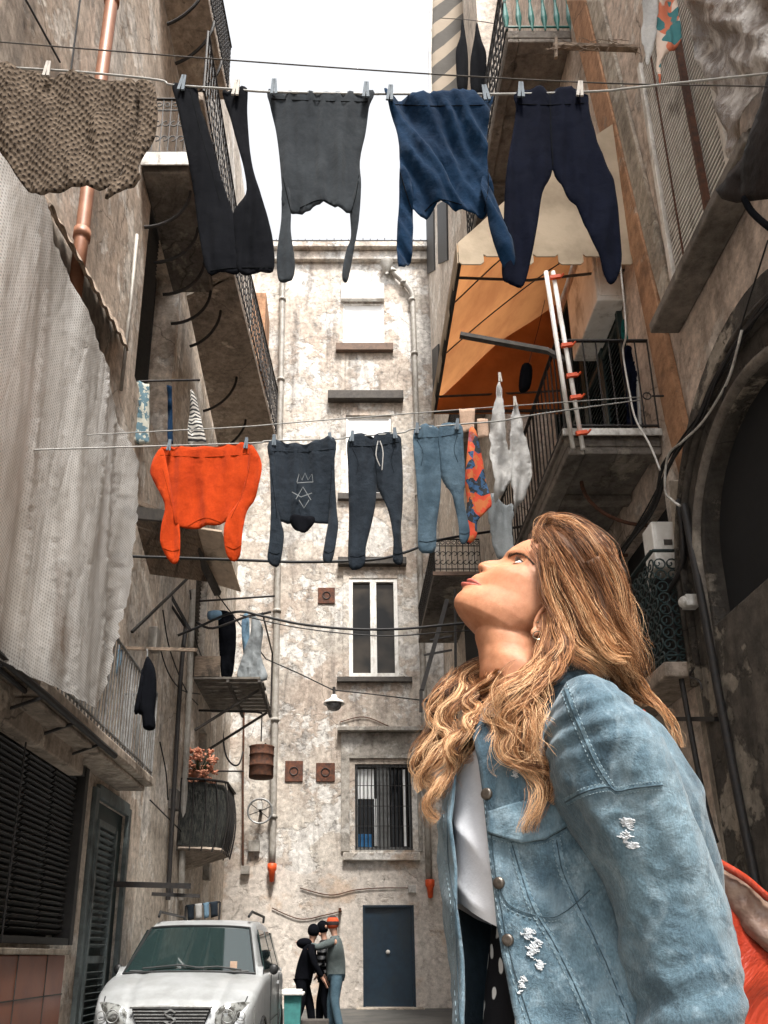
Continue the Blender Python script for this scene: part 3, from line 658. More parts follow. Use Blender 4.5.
MB().prism([(XR-.03, a, b) for a, b in [(ac+(p[0]-ac)*1.06, p[1]+.04) for p in opening]], (.02, 0, 0)).build('arch_shade_sheet', MT['dark'], po)  # near-black sheet paints the shade inside the open arch
# slatted window shutter
wn = MB().boxmm((XR-.10, wy0-.06, wz0-.04), (XR-.02, wy0+.0, wz1)).boxmm((XR-.10, wy1, wz0-.04), (XR-.02, wy1+.06, wz1)).boxmm((XR-.10, wy0, wz0-.04), (XR-.02, wy1, wz0+.03)).build('window', MT['shutterlight'], rn, bevel=.006)
louvre((XR-.07, wy0+.02, wz0+.04), (0, wy1-wy0-.04, 0), (0, 0, wz1-wz0-.06), 50, .030, .010, 1.45).build('roller_shutter', MT['shutterlight'], wn)
MB().boxmm((XR+.0, wy0, wz0), (XR+.02, wy1, wz1)).build('pane', MT['dark'], wn)
MB().bar((XR-.12, wy0+.28, wz0), (XR-.12, wy0+.28, wz1), .035, .05).bar((XR-.11, wy0+.75, wz0), (XR-.11, wy0+.75, wz1), .012, .012).build('shutter_rod', MT['rust'], wn)
MB().boxmm((XR-.26, wy0-.5, wz0-.30), (XR-.003, wy1+.22, wz0-.20)).boxmm((XR-.18, wy0-.45, wz0-.197), (XR-.003, wy1+.18, wz0-.10)).build('sill', MT['soffitdark'], wn, bevel=.015)
# vertical stucco bands at the corner
def band(lp, rp, X, th, mt, nm, par):
    L = onX(X, lp); Rr = onX(X, rp); return MB().prism(L+Rr[::-1], (th, 0, 0)).build(nm, mt, par, bevel=.008)
# ------------------------------------------------------------------ RIGHT MIDDLE HOUSE
rm = empty('balcony_house', (XR, 8, 0), 'stucco house on the right with the orange awning over its balcony and green shutters', 'building')
rb = 9.9
gy0, gy1, gz0, gz1 = 6.75, 9.15, 5.8, 9.2
wallX(XR, YB+.01, rb, -.3, 20, 1, [[(gy0, gz0), (gy1, gz0), (gy1, gz1), (gy0, gz1)], [(6.35, 3.45), (7.9, 3.45), (7.9, 5.3), (6.35, 5.3)]]).build('wall', MT['right'], rm)
MB().boxmm((XR+.46, YB+.01, -.2), (XR+5, rb-.01, 19.9)).build('rear_body', MT['dark'], rm)
band([(566, 0), (592, 104), (632, 260), (665, 424), (680, 480)], [(584, 0), (606, 90), (647, 260), (683, 424), (694, 460)], XR-.06, .057, MT['orangestucco'], 'corner_band', rm)
band([(586, 0), (608, 90), (649, 260), (668, 330)], [(600, 0), (622, 90), (664, 262), (672, 310)], XR-.04, .037, MT['stonelight'], 'corner_band', rm)
band([(668, 480), (676, 560), (690, 660), (706, 760), (724, 860), (740, 960)], [(690, 480), (692, 560), (708, 640), (728, 740), (751, 860), (765, 950)], XR-.13, .127, MT['stonelight'], 'pilaster', rm)
m = MB().tube(onX(XR-.2, [(684, 505), (700, 590), (718, 690), (737, 790), (758, 895), (772, 960)]), .030, 10).build('black_pipe', MT['iron'], rm, True)
m = MB().tube(spline(onX(XR-.2, [(678, 500), (683, 560), (668, 595), (672, 615), (678, 660), (700, 780), (712, 830), (716, 842)]), 4), .022, 8).build('black_pipe', MT['iron'], rm, True)
MB().bar(PX(673, 719, XR-.14), PX(722, 719, XR-.14)+V((-.03, 0, 0)), .05, .035).build('iron_bar', MT['iron'], rm)
# green shuttered balcony door
d_ = MB().boxmm((XR+.2, gy0, gz0), (XR+.24, gy1, gz1)).build('balcony_door', MT['dark'], rm)
for i in range(4):
    a = gy0+.02+i*(gy1-gy0)/4; L_ = (gy1-gy0)/4-.06
    m = louvre((XR-.03, a+.05, gz0+.08), (0, L_-.08, 0), (0, 0, gz1-gz0-.16), 48, .045, .007, .7)
    for zz in (gz0+.03, (gz0+gz1)/2, gz1-.03): m.bar((XR-.03, a, zz), (XR-.03, a+L_, zz), .05, .07)
    for yy in (a, a+L_): m.bar((XR-.03, yy, gz0), (XR-.03, yy, gz1), .05, .06)
    m.build('louvred_leaf', MT['greenshutter'], d_)
# main balcony
BZ = PX(567, 449, 2.03).z; bo = 2.03; by0 = PX(567, 449, 2.03).y; by1 = 9.4
m = MB().boxmm((bo, by0, BZ+.03), (XR-.003, by1, BZ+.14)).boxmm((bo-.03, by0-.04, BZ+.143), (XR-.003, by1, BZ+.19))
m.boxmm((bo+.004, by0+.004, BZ-.06), (bo+.16, by1, BZ+.027)).boxmm((bo+.163, by0+.004, BZ-.05), (XR-.004, by0+.16, BZ+.027))
for q in (.8, 1.6, 2.4): m.boxmm((bo+.163, by0+q, BZ-.05), (XR-.004, by0+q+.12, BZ+.027))
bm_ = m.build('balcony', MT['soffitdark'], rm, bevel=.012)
MB().boxmm((bo-.04, by0-.06, BZ+.11), (XR-.005, by0-.042, BZ+.18)).build('white_edge', MT['whitemetal'], bm_)
rail([(XR, by0, BZ+.19), (bo, by0, BZ+.19), (bo, by1, BZ+.19)], 1.02, .13, .008, 'bars').build('railing', MT['iron'], bm_)
for i in range(5): a = by0+.5+i*.6; MB().tube([V((XR, a, BZ-.5))+V((-.6*math.sin(t*math.pi/20), 0, .48*(1-math.cos(t*math.pi/20)))) for t in range(11)], .018, 6).build('bracket', MT['rust'], bm_)
# awning: real fabric roof on arms with a scalloped cream end and valance
AX0, AY0, AY1 = 1.13, 6.25, 8.7; AZ0 = PX(460, 243, AX0).z; AZ1 = AZ0+1.75
awn = empty('awning', (XR, 7.5, AZ0), 'large cream and orange awning stretched over the balcony with green shutters', 'awning')
def aw(u, v): 
    x = lerp(AX0, XR-.02, u); y = lerp(AY0, AY1, v); return V((x, y, lerp(AZ0+.12, AZ1, u)+.10*math.sin(math.pi*u)+.04*noise.noise(V((u*3, v*4, 1)))-.05*math.sin(math.pi*((v*3) % 1))))
def fab_trans(name, c, t, c2):
    k = NT(name); P = k.map((1, 1, 1)); col = k.mix(k.ramp(k.noise(2.2, 6, .6, P), .4, .65), c, c2)
    tr = k.n('ShaderNodeBsdfTranslucent', {'Color': col}); k.fin(col, .95, 0, k.bump(k.noise(5, 5), .4, .03), .1)
    mx = k.n('ShaderNodeMixShader', {0: t, 1: k.b.outputs[0], 2: tr.outputs[0]}); k.t.links.new(mx.outputs[0], k.out.inputs[0]); return k.m
MT['orangeawn'] = fab_trans('orange_awning_cloth', (.62, .28, .11), .55, (.48, .20, .08))
MT['creamawn'] = fab_trans('cream_awning_cloth', (.58, .48, .36), .2, (.42, .34, .25))
MB().grid(24, 40, aw).build('canopy_cloth', MT['orangeawn'], awn, True)
zb = AZ0-.02
def side(pts, yq, nm, mt):
    return MB().prism([V((x, yq, z)) for x, z in pts], (0, .012, 0)).build(nm, mt, awn)
sc_ = []; nsc = 7; W_ = XR-.04-AX0
xx = AX0-.02
bot = []
for i in range(nsc):
    a = AX0+W_*i/nsc; b_ = AX0+W_*(i+1)/nsc; dz = -.10 if i % 2 == 0 else 0.0
    bot += [(a, zb+dz), (a+.03, zb+dz-.03), (b_-.03, zb+dz-.03), (b_, zb+dz)]
top = [(lerp(AX0, XR-.04, u/8), aw(u/8, 0).z+.004) for u in range(8, -1, -1)]
side(bot+top, AY0-.014, 'end_panel', MT['creamawn'])
m = MB()
vb = []
for i in range(7):
    a = AY0+(AY1-AY0)*i/7; b_ = AY0+(AY1-AY0)*(i+1)/7; dz = -.10 if i % 2 == 0 else 0
    vb += [V((AX0-.014, a, zb+dz)), V((AX0-.014, b_, zb+dz))]
m.prism(vb+[V((AX0-.014, AY1, AZ0+.13)), V((AX0-.014, AY0, AZ0+.13))], (.010, 0, 0)).build('valance', MT['creamawn'], awn)
far = [(AX0, zb)]+[(XR-.04, zb)]+[(lerp(AX0, XR-.04, u/8), aw(u/8, 1).z-.004) for u in range(8, -1, -1)]
side(far, AY1+.003, 'rear_panel', MT['orangeawn'])
m = MB().tube([(AX0+.02, AY0, AZ0), (AX0+.02, AY1, AZ0)], .03, 8)
for yy in (AY0+.3, AY1-.3): m.tube([(AX0+.02, yy, AZ0), (2.0, yy+.35, AZ0+.32), (XR, yy, AZ0+.1)], .014, 7)
m.tube([(AX0+.02, AY0+.01, AZ0), (XR, AY0+.01, AZ0+.02)], .02, 7); m.tube([(AX0+.02, AY1-.01, AZ0), (XR, AY1-.01, AZ0+.02)], .02, 7)
for yy in (AY0+.8, AY0+1.6): m.tube([aw(u/10, (yy-AY0)/(AY1-AY0))-V((0, 0, .03)) for u in range(11)], .008, 6)
m.build('frame', MT['silldark'], awn)
# white cabinet on the wall
p0 = PY(597, 300, 6.6); p1 = PY(637, 232, 6.6)
cb = MB().boxmm((p0.x, 6.6, p0.z), (XR-.004, 7.5, p1.z)).build('wall_cabinet', MT['winwhite'], bevel=.015)
tag(cb, 'cream boxy cabinet fixed to the wall above the balcony railing, under the awning', 'cabinet')
m = MB().boxmm((p0.x+.04, 6.585, p0.z+.05), (XR-.06, 6.599, p1.z-.05)).build('cabinet_door', MT['winwhite'], cb, bevel=.004)
# lower scroll balcony
lz = PX(680, 672, 2.62).z; ly0 = PX(680, 672, 2.62).y
b5 = MB().boxmm((2.55, YB+.05, lz), (XR-.003, 8.8, lz+.13)).build('balcony', MT['soffit'], rm, bevel=.015)
rail([(XR-.01, YB+.08, lz+.13), (2.58, YB+.08, lz+.13), (2.58, 8.75, lz+.13)], 1.0, .12, .009, 'lattice').build('railing', MT['greenshutter'], b5)
MB().boxmm((XR+.2, 6.35, 3.45), (XR+.24, 7.9, 5.3)).build('pane', MT['dark'], rm)
# top balcony with teal balusters
TZ = PX(572, 39, XR).z; ty0 = PX(572, 39, XR).y; tx = PY(508, 42, ty0).x
m = MB().boxmm((tx, ty0, TZ+.02), (XR-.003, 10.6, TZ+.16)).boxmm((tx+.004, ty0+.004, TZ-.05), (tx+.14, 10.6, TZ+.017)).boxmm((tx+.143, ty0+.004, TZ-.05), (XR-.004, ty0+.15, TZ+.017))
for q in (1.0, 2.0): m.boxmm((tx+.143, ty0+q, TZ-.05), (XR-.004, ty0+q+.14, TZ+.017))
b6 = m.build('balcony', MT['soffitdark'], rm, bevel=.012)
rail([(XR, ty0, TZ+.16), (tx, ty0, TZ+.16)], 1.0, .15, .012, 'baluster').build('baluster_railing', MT['teal'], b6)
rail([(tx, ty0, TZ+.16), (tx, 10.5, TZ+.16)], 1.0, .16, .012, 'scroll').build('railing', MT['iron'], b6)
wy = 6.6
# ------------------------------------------------------------------ RIGHT FAR HOUSE
rf = empty('narrow_house', (XF, 14, 0), 'narrow pale house on the right beyond the awning, with small barred balconies', 'building')
wallX(XF, rb+.01, YF-.01, -.3, ZTOP-.05, 1).build('wall', MT['rightfar'], rf)
MB().boxmm((XF, rb-.25, -.3), (XR+.4, rb, ZTOP-.3)).build('side_wall', MT['rightfar'], rf)
for (a, b_, c_, d__) in ((426, 215, 433, 270), (432, 350, 438, 405), (437, 205, 446, 260)):
    y0_ = PX(a+7, b_, XF).y; 
    P_ = onX(XF-.04, [(a, b_), (c_, b_-6), (c_+1, d__), (a+1, d__+4)]); o = MB().prism(P_, (.037, 0, 0)).build('window', MT['darkshutter'], rf)
# small balcony, bars catching light
sz = PY(470, 577, 12.2).z; sy0 = 12.2
b7 = MB().boxmm((PY(434, 577, 12.2).x, sy0, sz), (XF-.003, 15.2, sz+.1)).build('balcony', MT['soffitdark'], rf, bevel=.01)
sx = PY(434, 577, 12.2).x
rail([(XF, sy0+.02, sz+.1), (sx+.02, sy0+.02, sz+.1), (sx+.02, 15.1, sz+.1)], .62, .10, .008, 'scroll').build('railing', MT['iron'], b7)
MB().boxmm((sx-.02, sy0-.03, sz+.02), (XF-.01, sy0-.005, sz+.09)).build('wooden_edge', MT['sillbrown'], b7)
m = MB().bar(PY(447, 600, 12.3), PY(422, 690, 12.3), .07).bar(PY(424, 655, 12.3), PY(452, 650, 12.3), .03).bar(PY(430, 640, 12.3), PY(452, 636, 12.3), .03).bar(PY(421, 690, 12.3), PY(421, 712, 12.3), .05).bar(PY(421, 700, 12.3), PY(450, 702, 12.3), .04).bar(PY(455, 590, 12.3), PY(456, 720, 12.3), .04).build('strut', MT['iron'], b7)
MB().boxmm((XF-.06, 12.6, sz-2.4), (XF-.003, 13.9, sz-.2)).build('doorway', MT['dark'], rf)
b8 = MB().boxmm((1.9, 10.3, 9.6), (XF-.003, 13.2, 9.7)).build('balcony', MT['soffit'], rf, bevel=.01)
rail([(XF, 10.32, 9.7), (1.93, 10.32, 9.7), (1.93, 13.1, 9.7)], .95, .1, .008, 'bars').build('railing', MT['iron'], b8)

# loose cables and small clutter on the left walls
rc = random.Random(17)
for pts, lb in (([(190, 590), (196, 640), (206, 668), (212, 700)], 'loose black cable looping beside the timber platform'), ([(163, 610), (170, 650), (186, 690), (198, 705)], 'slack cable between the drainpipe and the timber platform'), ([(158, 640), (168, 672), (182, 690), (200, 694)], 'second slack cable above the timber platform'), ([(150, 800), (172, 822), (190, 840), (200, 850)], 'thin cable sagging along the brown wall below the pale-barred balcony'), ([(160, 742), (166, 772), (168, 800)], 'short cable running down into a wall box left of the flowers')):
    tag(MB().tube(spline([PX(x, y, XL+.05) for x, y in pts], 5), .011, 5).build('loose_cable', MT['cable'], smooth=True), lb, 'cable')
# ------------------------------------------------------------------ clotheslines and everything hanging
YT, YL = 2.7, 5.1
YN = (0, 1, 0)
k = NT('brown_lace_knit'); S_ = k.n('ShaderNodeSeparateXYZ', {'Vector': k.n('ShaderNodeMix', {0: .03, 4: k.p(), 5: k.n('ShaderNodeTexNoise', {'Vector': k.p(), 'Scale': 12.}).outputs['Color']}, data_type='VECTOR').outputs[1]})
hx_ = k.math('SINE', k.math('MULTIPLY', S_.outputs[0], 190.)); hz_ = k.math('SINE', k.math('MULTIPLY', S_.outputs[2], 150.)); lace = k.math('MULTIPLY', hx_, hz_)
kc = k.mix(k.ramp(k.noise(7, 6, .7), .35, .65), (.115, .088, .066), (.060, .045, .034)); kc = k.mix(k.ramp(lace, .35, .62), kc, (.012, .009, .008)); kc = k.mix(k.math('MULTIPLY', k.ramp(k.noise(160, 2), .5, .7), .5), kc, (.19, .155, .12))
MT['knit'] = k.fin(kc, 1, 0, k.bump(lace, .6, .006, k.bump(k.noise(140, 3), .5, .003)), .03)
MT['blackcloth'] = fabric('black_cloth', (.0045, .005, .007), (.003, .0035, .005), sheen=.0)
MT['charcoal'] = fabric('charcoal_jersey', (.034, .040, .046), (.022, .026, .031), trans=.15)
MT['navy'] = fabric('navy_jersey', (.006, .025, .060), (.003, .013, .034), trans=.06, bs=.5)
MT['inknavy'] = fabric('ink_navy_jersey', (.003, .0045, .012), (.002, .003, .008), sheen=.0)
MT['orange'] = fabric('orange_sweat', (.46, .050, .008), (.33, .032, .006), trans=.15, bs=.4)
MT['slate'] = fabric('slate_sweat', (.020, .027, .036), (.012, .016, .022), bs=.6)
MT['slateblue'] = fabric('washed_blue_sweat', (.075, .115, .15), (.035, .062, .088), bs=.6)
MT['white'] = fabric('white_cotton', (.55, .54, .52), (.42, .42, .42), trans=.25, bs=.5)
MT['greyc'] = fabric('grey_cotton', (.26, .28, .29), (.18, .20, .21), trans=.15, bs=.5)
MT['peach'] = fabric('peach_towel', (.58, .42, .32), (.50, .35, .26), trans=.2)
MT['bluec'] = fabric('pale_blue_cloth', (.16, .26, .34), (.11, .18, .26), trans=.1)
k = NT('patterned_scarf'); v = k.n('ShaderNodeTexVoronoi', {'Vector': k.p(), 'Scale': 11}).outputs['Color']; sx_ = k.n('ShaderNodeSeparateColor', {0: v}).outputs[0]
MT['pattern'] = k.fin(k.mix(k.ramp(sx_, .48, .5), k.mix(k.ramp(k.noise(18, 2), .5, .52), (.50, .05, .015), (.45, .12, .03)), k.mix(k.ramp(k.noise(22, 2), .48, .5), (.02, .07, .16), (.012, .015, .02))), .9, 0, k.bump(k.noise(10), .3))
k = NT('floral_cloth'); f_ = k.noise(14, 3, .5)
MT['floral'] = k.fin(k.mix(k.ramp(f_, .50, .53), (.36, .36, .31), (.07, .13, .16)), .95)
k = NT('striped_cloth'); wv = k.n('ShaderNodeTexWave', {'Vector': k.p(), 'Scale': 5.5, 'Distortion': 1.5}, bands_direction='Z').outputs['Fac']
MT['stripe'] = k.fin(k.mix(k.ramp(wv, .48, .52), (.03, .03, .033), (.50, .48, .44)), .95)
k = NT('awning_stripe'); wv = k.n('ShaderNodeTexWave', {'Vector': k.map((1, 1, 1), (0, 0, 0), None, (0, R(48), 0)), 'Scale': .62}, bands_direction='Z').outputs['Fac']
MT['awnstripe'] = k.fin(k.mix(k.math('MULTIPLY', k.ramp(wv, .56, .62), 1), (.055, .048, .040), (.27, .22, .165)), .9, 0, k.bump(k.noise(3), .3, .05))

def line(name, pts, r, label, mat='line', grp=None, cat='clothesline'):
    o = MB().tube(spline([PY(x, y, Y) for x, y, Y in pts], 6), r, 5).build(name, MT[mat], smooth=True); return tag(o, label, cat, grp)
eR = PX(780, 84, XR); LX = XL
def wallpt(p, q, X):  # extend the line p->q to the wall plane X
    p = V(p); q = V(q); t = (X-p.x)/(q.x-p.x); return p+(q-p)*t
def cline(name, pts, r, label, mat='line', ext=(XL+.01, XR-.01), cat='clothesline'):
    P = [PY(x, y, Y) for x, y, Y in pts]
    if ext[0] is not None: P = [wallpt(P[1], P[0], ext[0])]+P
    if ext[1] is not None: P = P+[wallpt(P[-2], P[-1], ext[1])]
    return tag(MB().tube(spline(P, 5), r, 6).build(name, MT[mat], smooth=True), label, cat)
cline('clothesline', [(0, 42, 2.95), (100, 50, 2.95), (228, 60, 2.95), (430, 74, 2.95), (600, 83, 2.95), (740, 86, 2.95)], .0035, 'thin empty line stretched highest across the alley above the dark laundry', 'silldark')
cline('clothesline', [(0, 67, YT), (80, 72, YT), (158, 80, YT), (172, 85, YT), (230, 89, YT), (270, 92, YT), (372, 94, YT), (386, 94, YT), (512, 94, YT), (603, 91, YT), (650, 86, YT)], .005, 'clothesline carrying the brown knit, grey shirt, navy shirt and dark leggings')
pl0 = [(127, 447, YL-.1), (160, 446, YL), (255, 443, YL), (268, 441, YL), (338, 439, YL), (349, 437, YL), (400, 433, YL), (414, 429, YL), (463, 424, YL), (500, 421, YL), (540, 414, YL+.3), (640, 400, 5.95)]
cline('clothesline', pl0, .006, 'clothesline carrying the orange sweatshirt and the three dark and washed blue garments', ext=(XL+.01, None))
cline('clothesline', [(124, 433, 5.5), (240, 427, 5.5), (300, 422, 5.5), (443, 411, 5.7), (510, 406, 5.8), (640, 397, 5.95)], .005, 'thin second line just above the orange sweatshirt, carrying the white cloths', ext=(XL+.01, None))
P = [PY(640, 400, 5.95), PX(652, 396, XR-.03)]
tag(MB().ring(PY(647, 396, 5.97), .035, .006, (0, 1, 0)).bar(PY(652, 396, 5.97), V((XR-.002, 5.97, PY(652, 396, 5.97).z)), .012).build('line_hook', MT['iron']), 'black iron ring hook in the wall holding the ends of two clotheslines', 'hook')
cline('black_cable', [(240, 560, 8.0), (300, 562, 8.0), (370, 560, 8.0), (403, 553, 8.0), (440, 540, 8.2), (500, 530, 8.5)], .016, 'black cable crossing the alley just under the legs of the hanging trousers', 'cable', (XL+.01, XR-.01), 'cable')
cline('black_cable', [(196, 628, 11.5), (235, 612, 11.5), (262, 616, 11.5), (300, 624, 11.5), (350, 629, 11.5), (400, 629, 11.5), (445, 625, 11.5)], .020, 'sagging black cable running past the tall white window and the black railing', 'cable', (XL+.01, XF-.01), 'cable')
cline('black_cable', [(445, 632, 12.1), (380, 636, 12.1), (300, 628, 12.1), (240, 615, 12.1)], .010, 'thin slack cable just beneath the thicker black one at the white window', 'cable', (XF-.01, None), 'cable')
def hang(name, parts, Y, label, cat, mat, grp=None, **kw):
    kw.setdefault('bulge', 6); kw.setdefault('step', 3)
    if kw.get('thick', 1) < .035: kw['thick'] *= .5; kw['amp'] = kw.get('amp', .03)*1.25
    """parts: [(part_name, outline, material or None, extra)]; the first is the body"""
    allp = [p for q in parts for p in q[1]]
    cx_ = sum(p[0] for p in allp)/len(allp); base = PY(cx_, min(p[1] for p in allp), Y)
    if len(parts) == 1:
        o = cloth(name, parts[0][1], lambda x, y: PY(x, y, Y), YN, MT[mat], None, org=base, **kw); return tag(o, label, cat, grp)
    root = empty(name, base, label, cat, grp)
    for i, q in enumerate(parts):
        kk_ = dict(kw); kk_['seed'] = kw.get('seed', 0)+i*3
        dy = q[3] if len(q) > 3 else 0
        cloth(q[0], q[1], lambda x, y: PY(x, y, Y+dy), YN, MT[q[2] or mat], root, **kk_)
    return root
sw_ = [(-14, 66), (0, 68), (30, 70), (70, 72), (118, 79), (136, 80), (140, 100), (138, 130), (128, 160), (118, 178), (100, 193), (78, 190), (60, 194), (40, 194), (22, 183), (8, 163), (-6, 140), (-16, 100)]
hang('knitted_sweater', [('body', sw_, None), ('sleeve', [(136, 80), (152, 80), (158, 108), (157, 133), (148, 153), (140, 172), (142, 182), (134, 187), (120, 192), (104, 196), (114, 178), (126, 158), (136, 130), (140, 100)], None, -.03)], YT, 'chunky brown knitted sweater with lace pattern, leftmost on the upper clothesline', 'sweater', 'knit', thick=0.033, amp=.035, fx=.05, fy=.015, seed=2)
hang('trousers', [('leg', [(172, 84), (184, 85), (196, 84), (200, 105), (212, 140), (222, 180), (233, 213), (238, 240), (240, 271), (225, 272), (208, 274), (200, 240), (193, 190), (186, 150), (178, 110)], None), ('leg', [(222, 88), (235, 89), (247, 88), (247, 110), (250, 150), (256, 180), (266, 210), (273, 240), (273, 270), (256, 271), (238, 271), (234, 240), (232, 214), (246, 196), (244, 170), (236, 140), (228, 110)], None)], YT, 'black trousers pegged by the ankles between the brown knit and the grey shirt', 'trousers', 'blackcloth', thick=0.017, amp=.02, seed=5)
hang('long_sleeved_shirt', [('body', [(269, 89), (300, 91), (340, 92), (373, 93), (369, 109), (366, 128), (360, 157), (361, 182), (354, 212), (338, 211), (327, 204), (313, 208), (304, 214), (298, 210), (290, 212), (282, 205), (282, 190), (279, 153), (275, 124), (270, 105)], None),
  ('sleeve', [(282, 183), (290, 190), (291, 212), (291, 233), (295, 262), (292, 281), (284, 284), (278, 279), (277, 255), (281, 219)], None, -.02), ('sleeve', [(361, 178), (359, 219), (353, 251), (347, 283), (342, 281), (346, 251), (351, 230), (350, 205), (354, 190)], None, -.02)], YT, 'charcoal grey long-sleeved shirt hanging upside down against the bright sky', 'shirt', 'charcoal', thick=0.017, amp=.025, seed=9)
hang('pullover', [('body', [(386, 92), (420, 95), (488, 94), (490, 109), (488, 128), (487, 149), (488, 171), (494, 195), (484, 213), (473, 210), (451, 208), (437, 206), (424, 216), (411, 210), (402, 200), (400, 175), (399, 146), (395, 124), (388, 104)], None),
  ('sleeve', [(400, 170), (410, 185), (413, 210), (413, 237), (411, 260), (398, 272), (397, 233), (399, 204)], None, -.02), ('sleeve', [(487, 165), (495, 195), (506, 219), (512, 241), (515, 262), (509, 268), (501, 259), (491, 233), (486, 211), (480, 190)], None, -.02)], YT, 'deep blue long-sleeved top with wrinkles, hanging upside down beside the dark leggings', 'top', 'navy', thick=0.017, amp=.045, fx=.075, fy=.014, ang=-.55, seed=12)
hang('leggings', [('leg', [(516, 92), (550, 92), (552, 120), (553, 168), (542, 195), (537, 227), (531, 258), (524, 285), (512, 286), (504, 281), (502, 258), (504, 208), (506, 172), (513, 131), (516, 109)], None), ('leg', [(550, 92), (585, 91), (590, 109), (601, 150), (613, 181), (619, 213), (622, 254), (619, 274), (610, 286), (603, 276), (597, 254), (583, 222), (567, 195), (552, 167), (549, 120)], None)], YT, 'very dark navy leggings, rightmost of the upper row of laundry', 'leggings', 'inknavy', thick=0.019, amp=.02, seed=15)
org_ = hang('sweatshirt', [('body', [(161, 446), (200, 447), (251, 444), (251, 470), (242, 497), (230, 520), (208, 527), (180, 528), (172, 515), (165, 495), (163, 470)], None), ('sleeve', [(161, 446), (150, 467), (153, 480), (165, 505), (162, 525), (161, 545), (170, 561), (179, 560), (180, 530), (173, 500), (168, 470)], None, -.03), ('sleeve', [(251, 444), (262, 465), (256, 495), (247, 510), (243, 532), (240, 557), (228, 558), (224, 535), (229, 515), (239, 500), (246, 475)], None, -.03)], YL, 'bright orange sweatshirt hanging by its hem on the lower clothesline', 'sweatshirt', 'orange', thick=0.028, amp=.035, fx=.07, fy=.012, seed=21)
dks = hang('hooded_sweatshirt', [('body', [(269, 442), (300, 443), (334, 440), (334, 467), (333, 500), (330, 520), (315, 522), (293, 523), (274, 520), (271, 500), (271, 470)], None), ('sleeve', [(269, 442), (275, 460), (276, 500), (281, 522), (284, 537), (279, 565), (268, 563), (270, 541), (271, 514), (270, 470)], None, -.02), ('sleeve', [(334, 440), (330, 470), (329, 505), (328, 521), (325, 541), (323, 561), (332, 562), (338, 528), (337, 510), (335, 480)], None, -.02), ('hood', [(290, 517), (302, 515), (314, 518), (313, 526), (302, 533), (293, 528)], 'blackcloth', -.04)], YL, 'dark slate hooded sweatshirt with a faint printed crest, beside the orange one', 'sweatshirt', 'slate', thick=0.025, amp=.04, seed=25)
# faint outline print on the hooded sweatshirt
m = MB()
for pts in ([(297, 482), (299, 474), (302, 480), (305, 473), (308, 480), (312, 474), (313, 482), (297, 483)], [(296, 499), (303, 487), (311, 500)], [(292, 492), (301, 497), (312, 493)], [(299, 500), (304, 508), (309, 500)]):
    m.tube([PY(x, y, YL-.055) for x, y in pts], .0035, 4)
m.build('printed_crest', MT['greyc'], dks)
hang('jogging_trousers', [('leg', [(349, 438), (374, 437), (376, 470), (376, 500), (371, 527), (366, 548), (364, 566), (349, 567), (349, 514), (348, 470)], None), ('leg', [(374, 437), (398, 434), (402, 449), (403, 500), (401, 531), (403, 562), (393, 563), (393, 541), (389, 514), (382, 497), (376, 480)], None)], YL, 'dark slate jogging trousers with a white drawstring, between sweatshirt and washed blue pair', 'trousers', 'slate', thick=0.025, amp=.035, seed=31)
jt = COL.objects[-1]
o_ = [o for o in COL.objects if o.name.startswith('jogging_trousers')][0]
MB().tube(spline([PY(378, 441, YL-.07), PY(376, 455, YL-.075), PY(380, 466, YL-.07)], 4), .004, 5).tube(spline([PY(380, 441, YL-.07), PY(383, 452, YL-.075), PY(382, 470, YL-.07)], 4), .004, 5).build('drawstring', MT['white'], o_)
hang('jogging_trousers', [('leg', [(414, 430), (438, 428), (440, 450), (441, 476), (440, 500), (437, 524), (435, 550), (419, 549), (418, 514), (416, 480)], None), ('leg', [(438, 428), (460, 425), (463, 449), (465, 480), (464, 500), (470, 530), (466, 543), (460, 541), (458, 521), (452, 497), (441, 476)], None)], YL, 'washed grey-blue jogging trousers, rightmost pair on the lower line beside the patterned cloth', 'trousers', 'slateblue', thick=0.025, amp=.035, seed=37)
hang('patterned_cloth', [('c', [(470, 427), (476, 432), (481, 449), (487, 480), (492, 503), (487, 510), (478, 520), (477, 535), (469, 543), (463, 531), (467, 505), (465, 480), (467, 450)], None)], 5.35, 'red and blue patterned cloth bunched on the lower line by the washed blue trousers', 'cloth', 'pattern', thick=0.028, amp=.04, seed=41)
hang('hanging_cloth', [('c', [(500, 375), (503, 392), (504, 411), (507, 436), (512, 470), (510, 482), (503, 490), (495, 502), (493, 480), (490, 455), (491, 424), (495, 399)], None)], 5.7, 'white cotton garment pegged at one point, taller of the two pale ones', 'garment', 'white', thick=0.028, amp=.08, fx=.12, fy=.02, seed=43, rag=2)
hang('hanging_cloth', [('c', [(515, 400), (520, 414), (525, 436), (531, 461), (529, 486), (520, 502), (514, 512), (511, 480), (509, 443), (511, 421)], None)], 5.75, 'white garment pegged at one point, shorter one nearer the balcony railing', 'garment', 'white', thick=0.028, amp=.08, fx=.12, fy=.02, seed=47, rag=2)
hang('hanging_cloth', [('c', [(486, 496), (500, 500), (513, 506), (512, 530), (514, 556), (500, 558), (493, 545), (489, 520)], None)], 6.6, 'long grey cloth hanging low beneath the white garments', 'cloth', 'greyc', thick=0.022, amp=.06, seed=49, rag=2)
hang('small_towel', [('c', [(459, 409), (475, 409), (474, 431), (461, 432)], None)], 5.62, 'small peach towel on the line over the washed blue trousers', 'towel', 'peach', smooth=False, thick=0.011, amp=.02, seed=50)
hang('small_towel', [('c', [(477, 419), (488, 419), (489, 437), (478, 438)], None)], 5.6, 'second peach towel on the line, beside the red and blue patterned cloth', 'towel', 'peach', smooth=False, thick=0.011, amp=.02, seed=51)
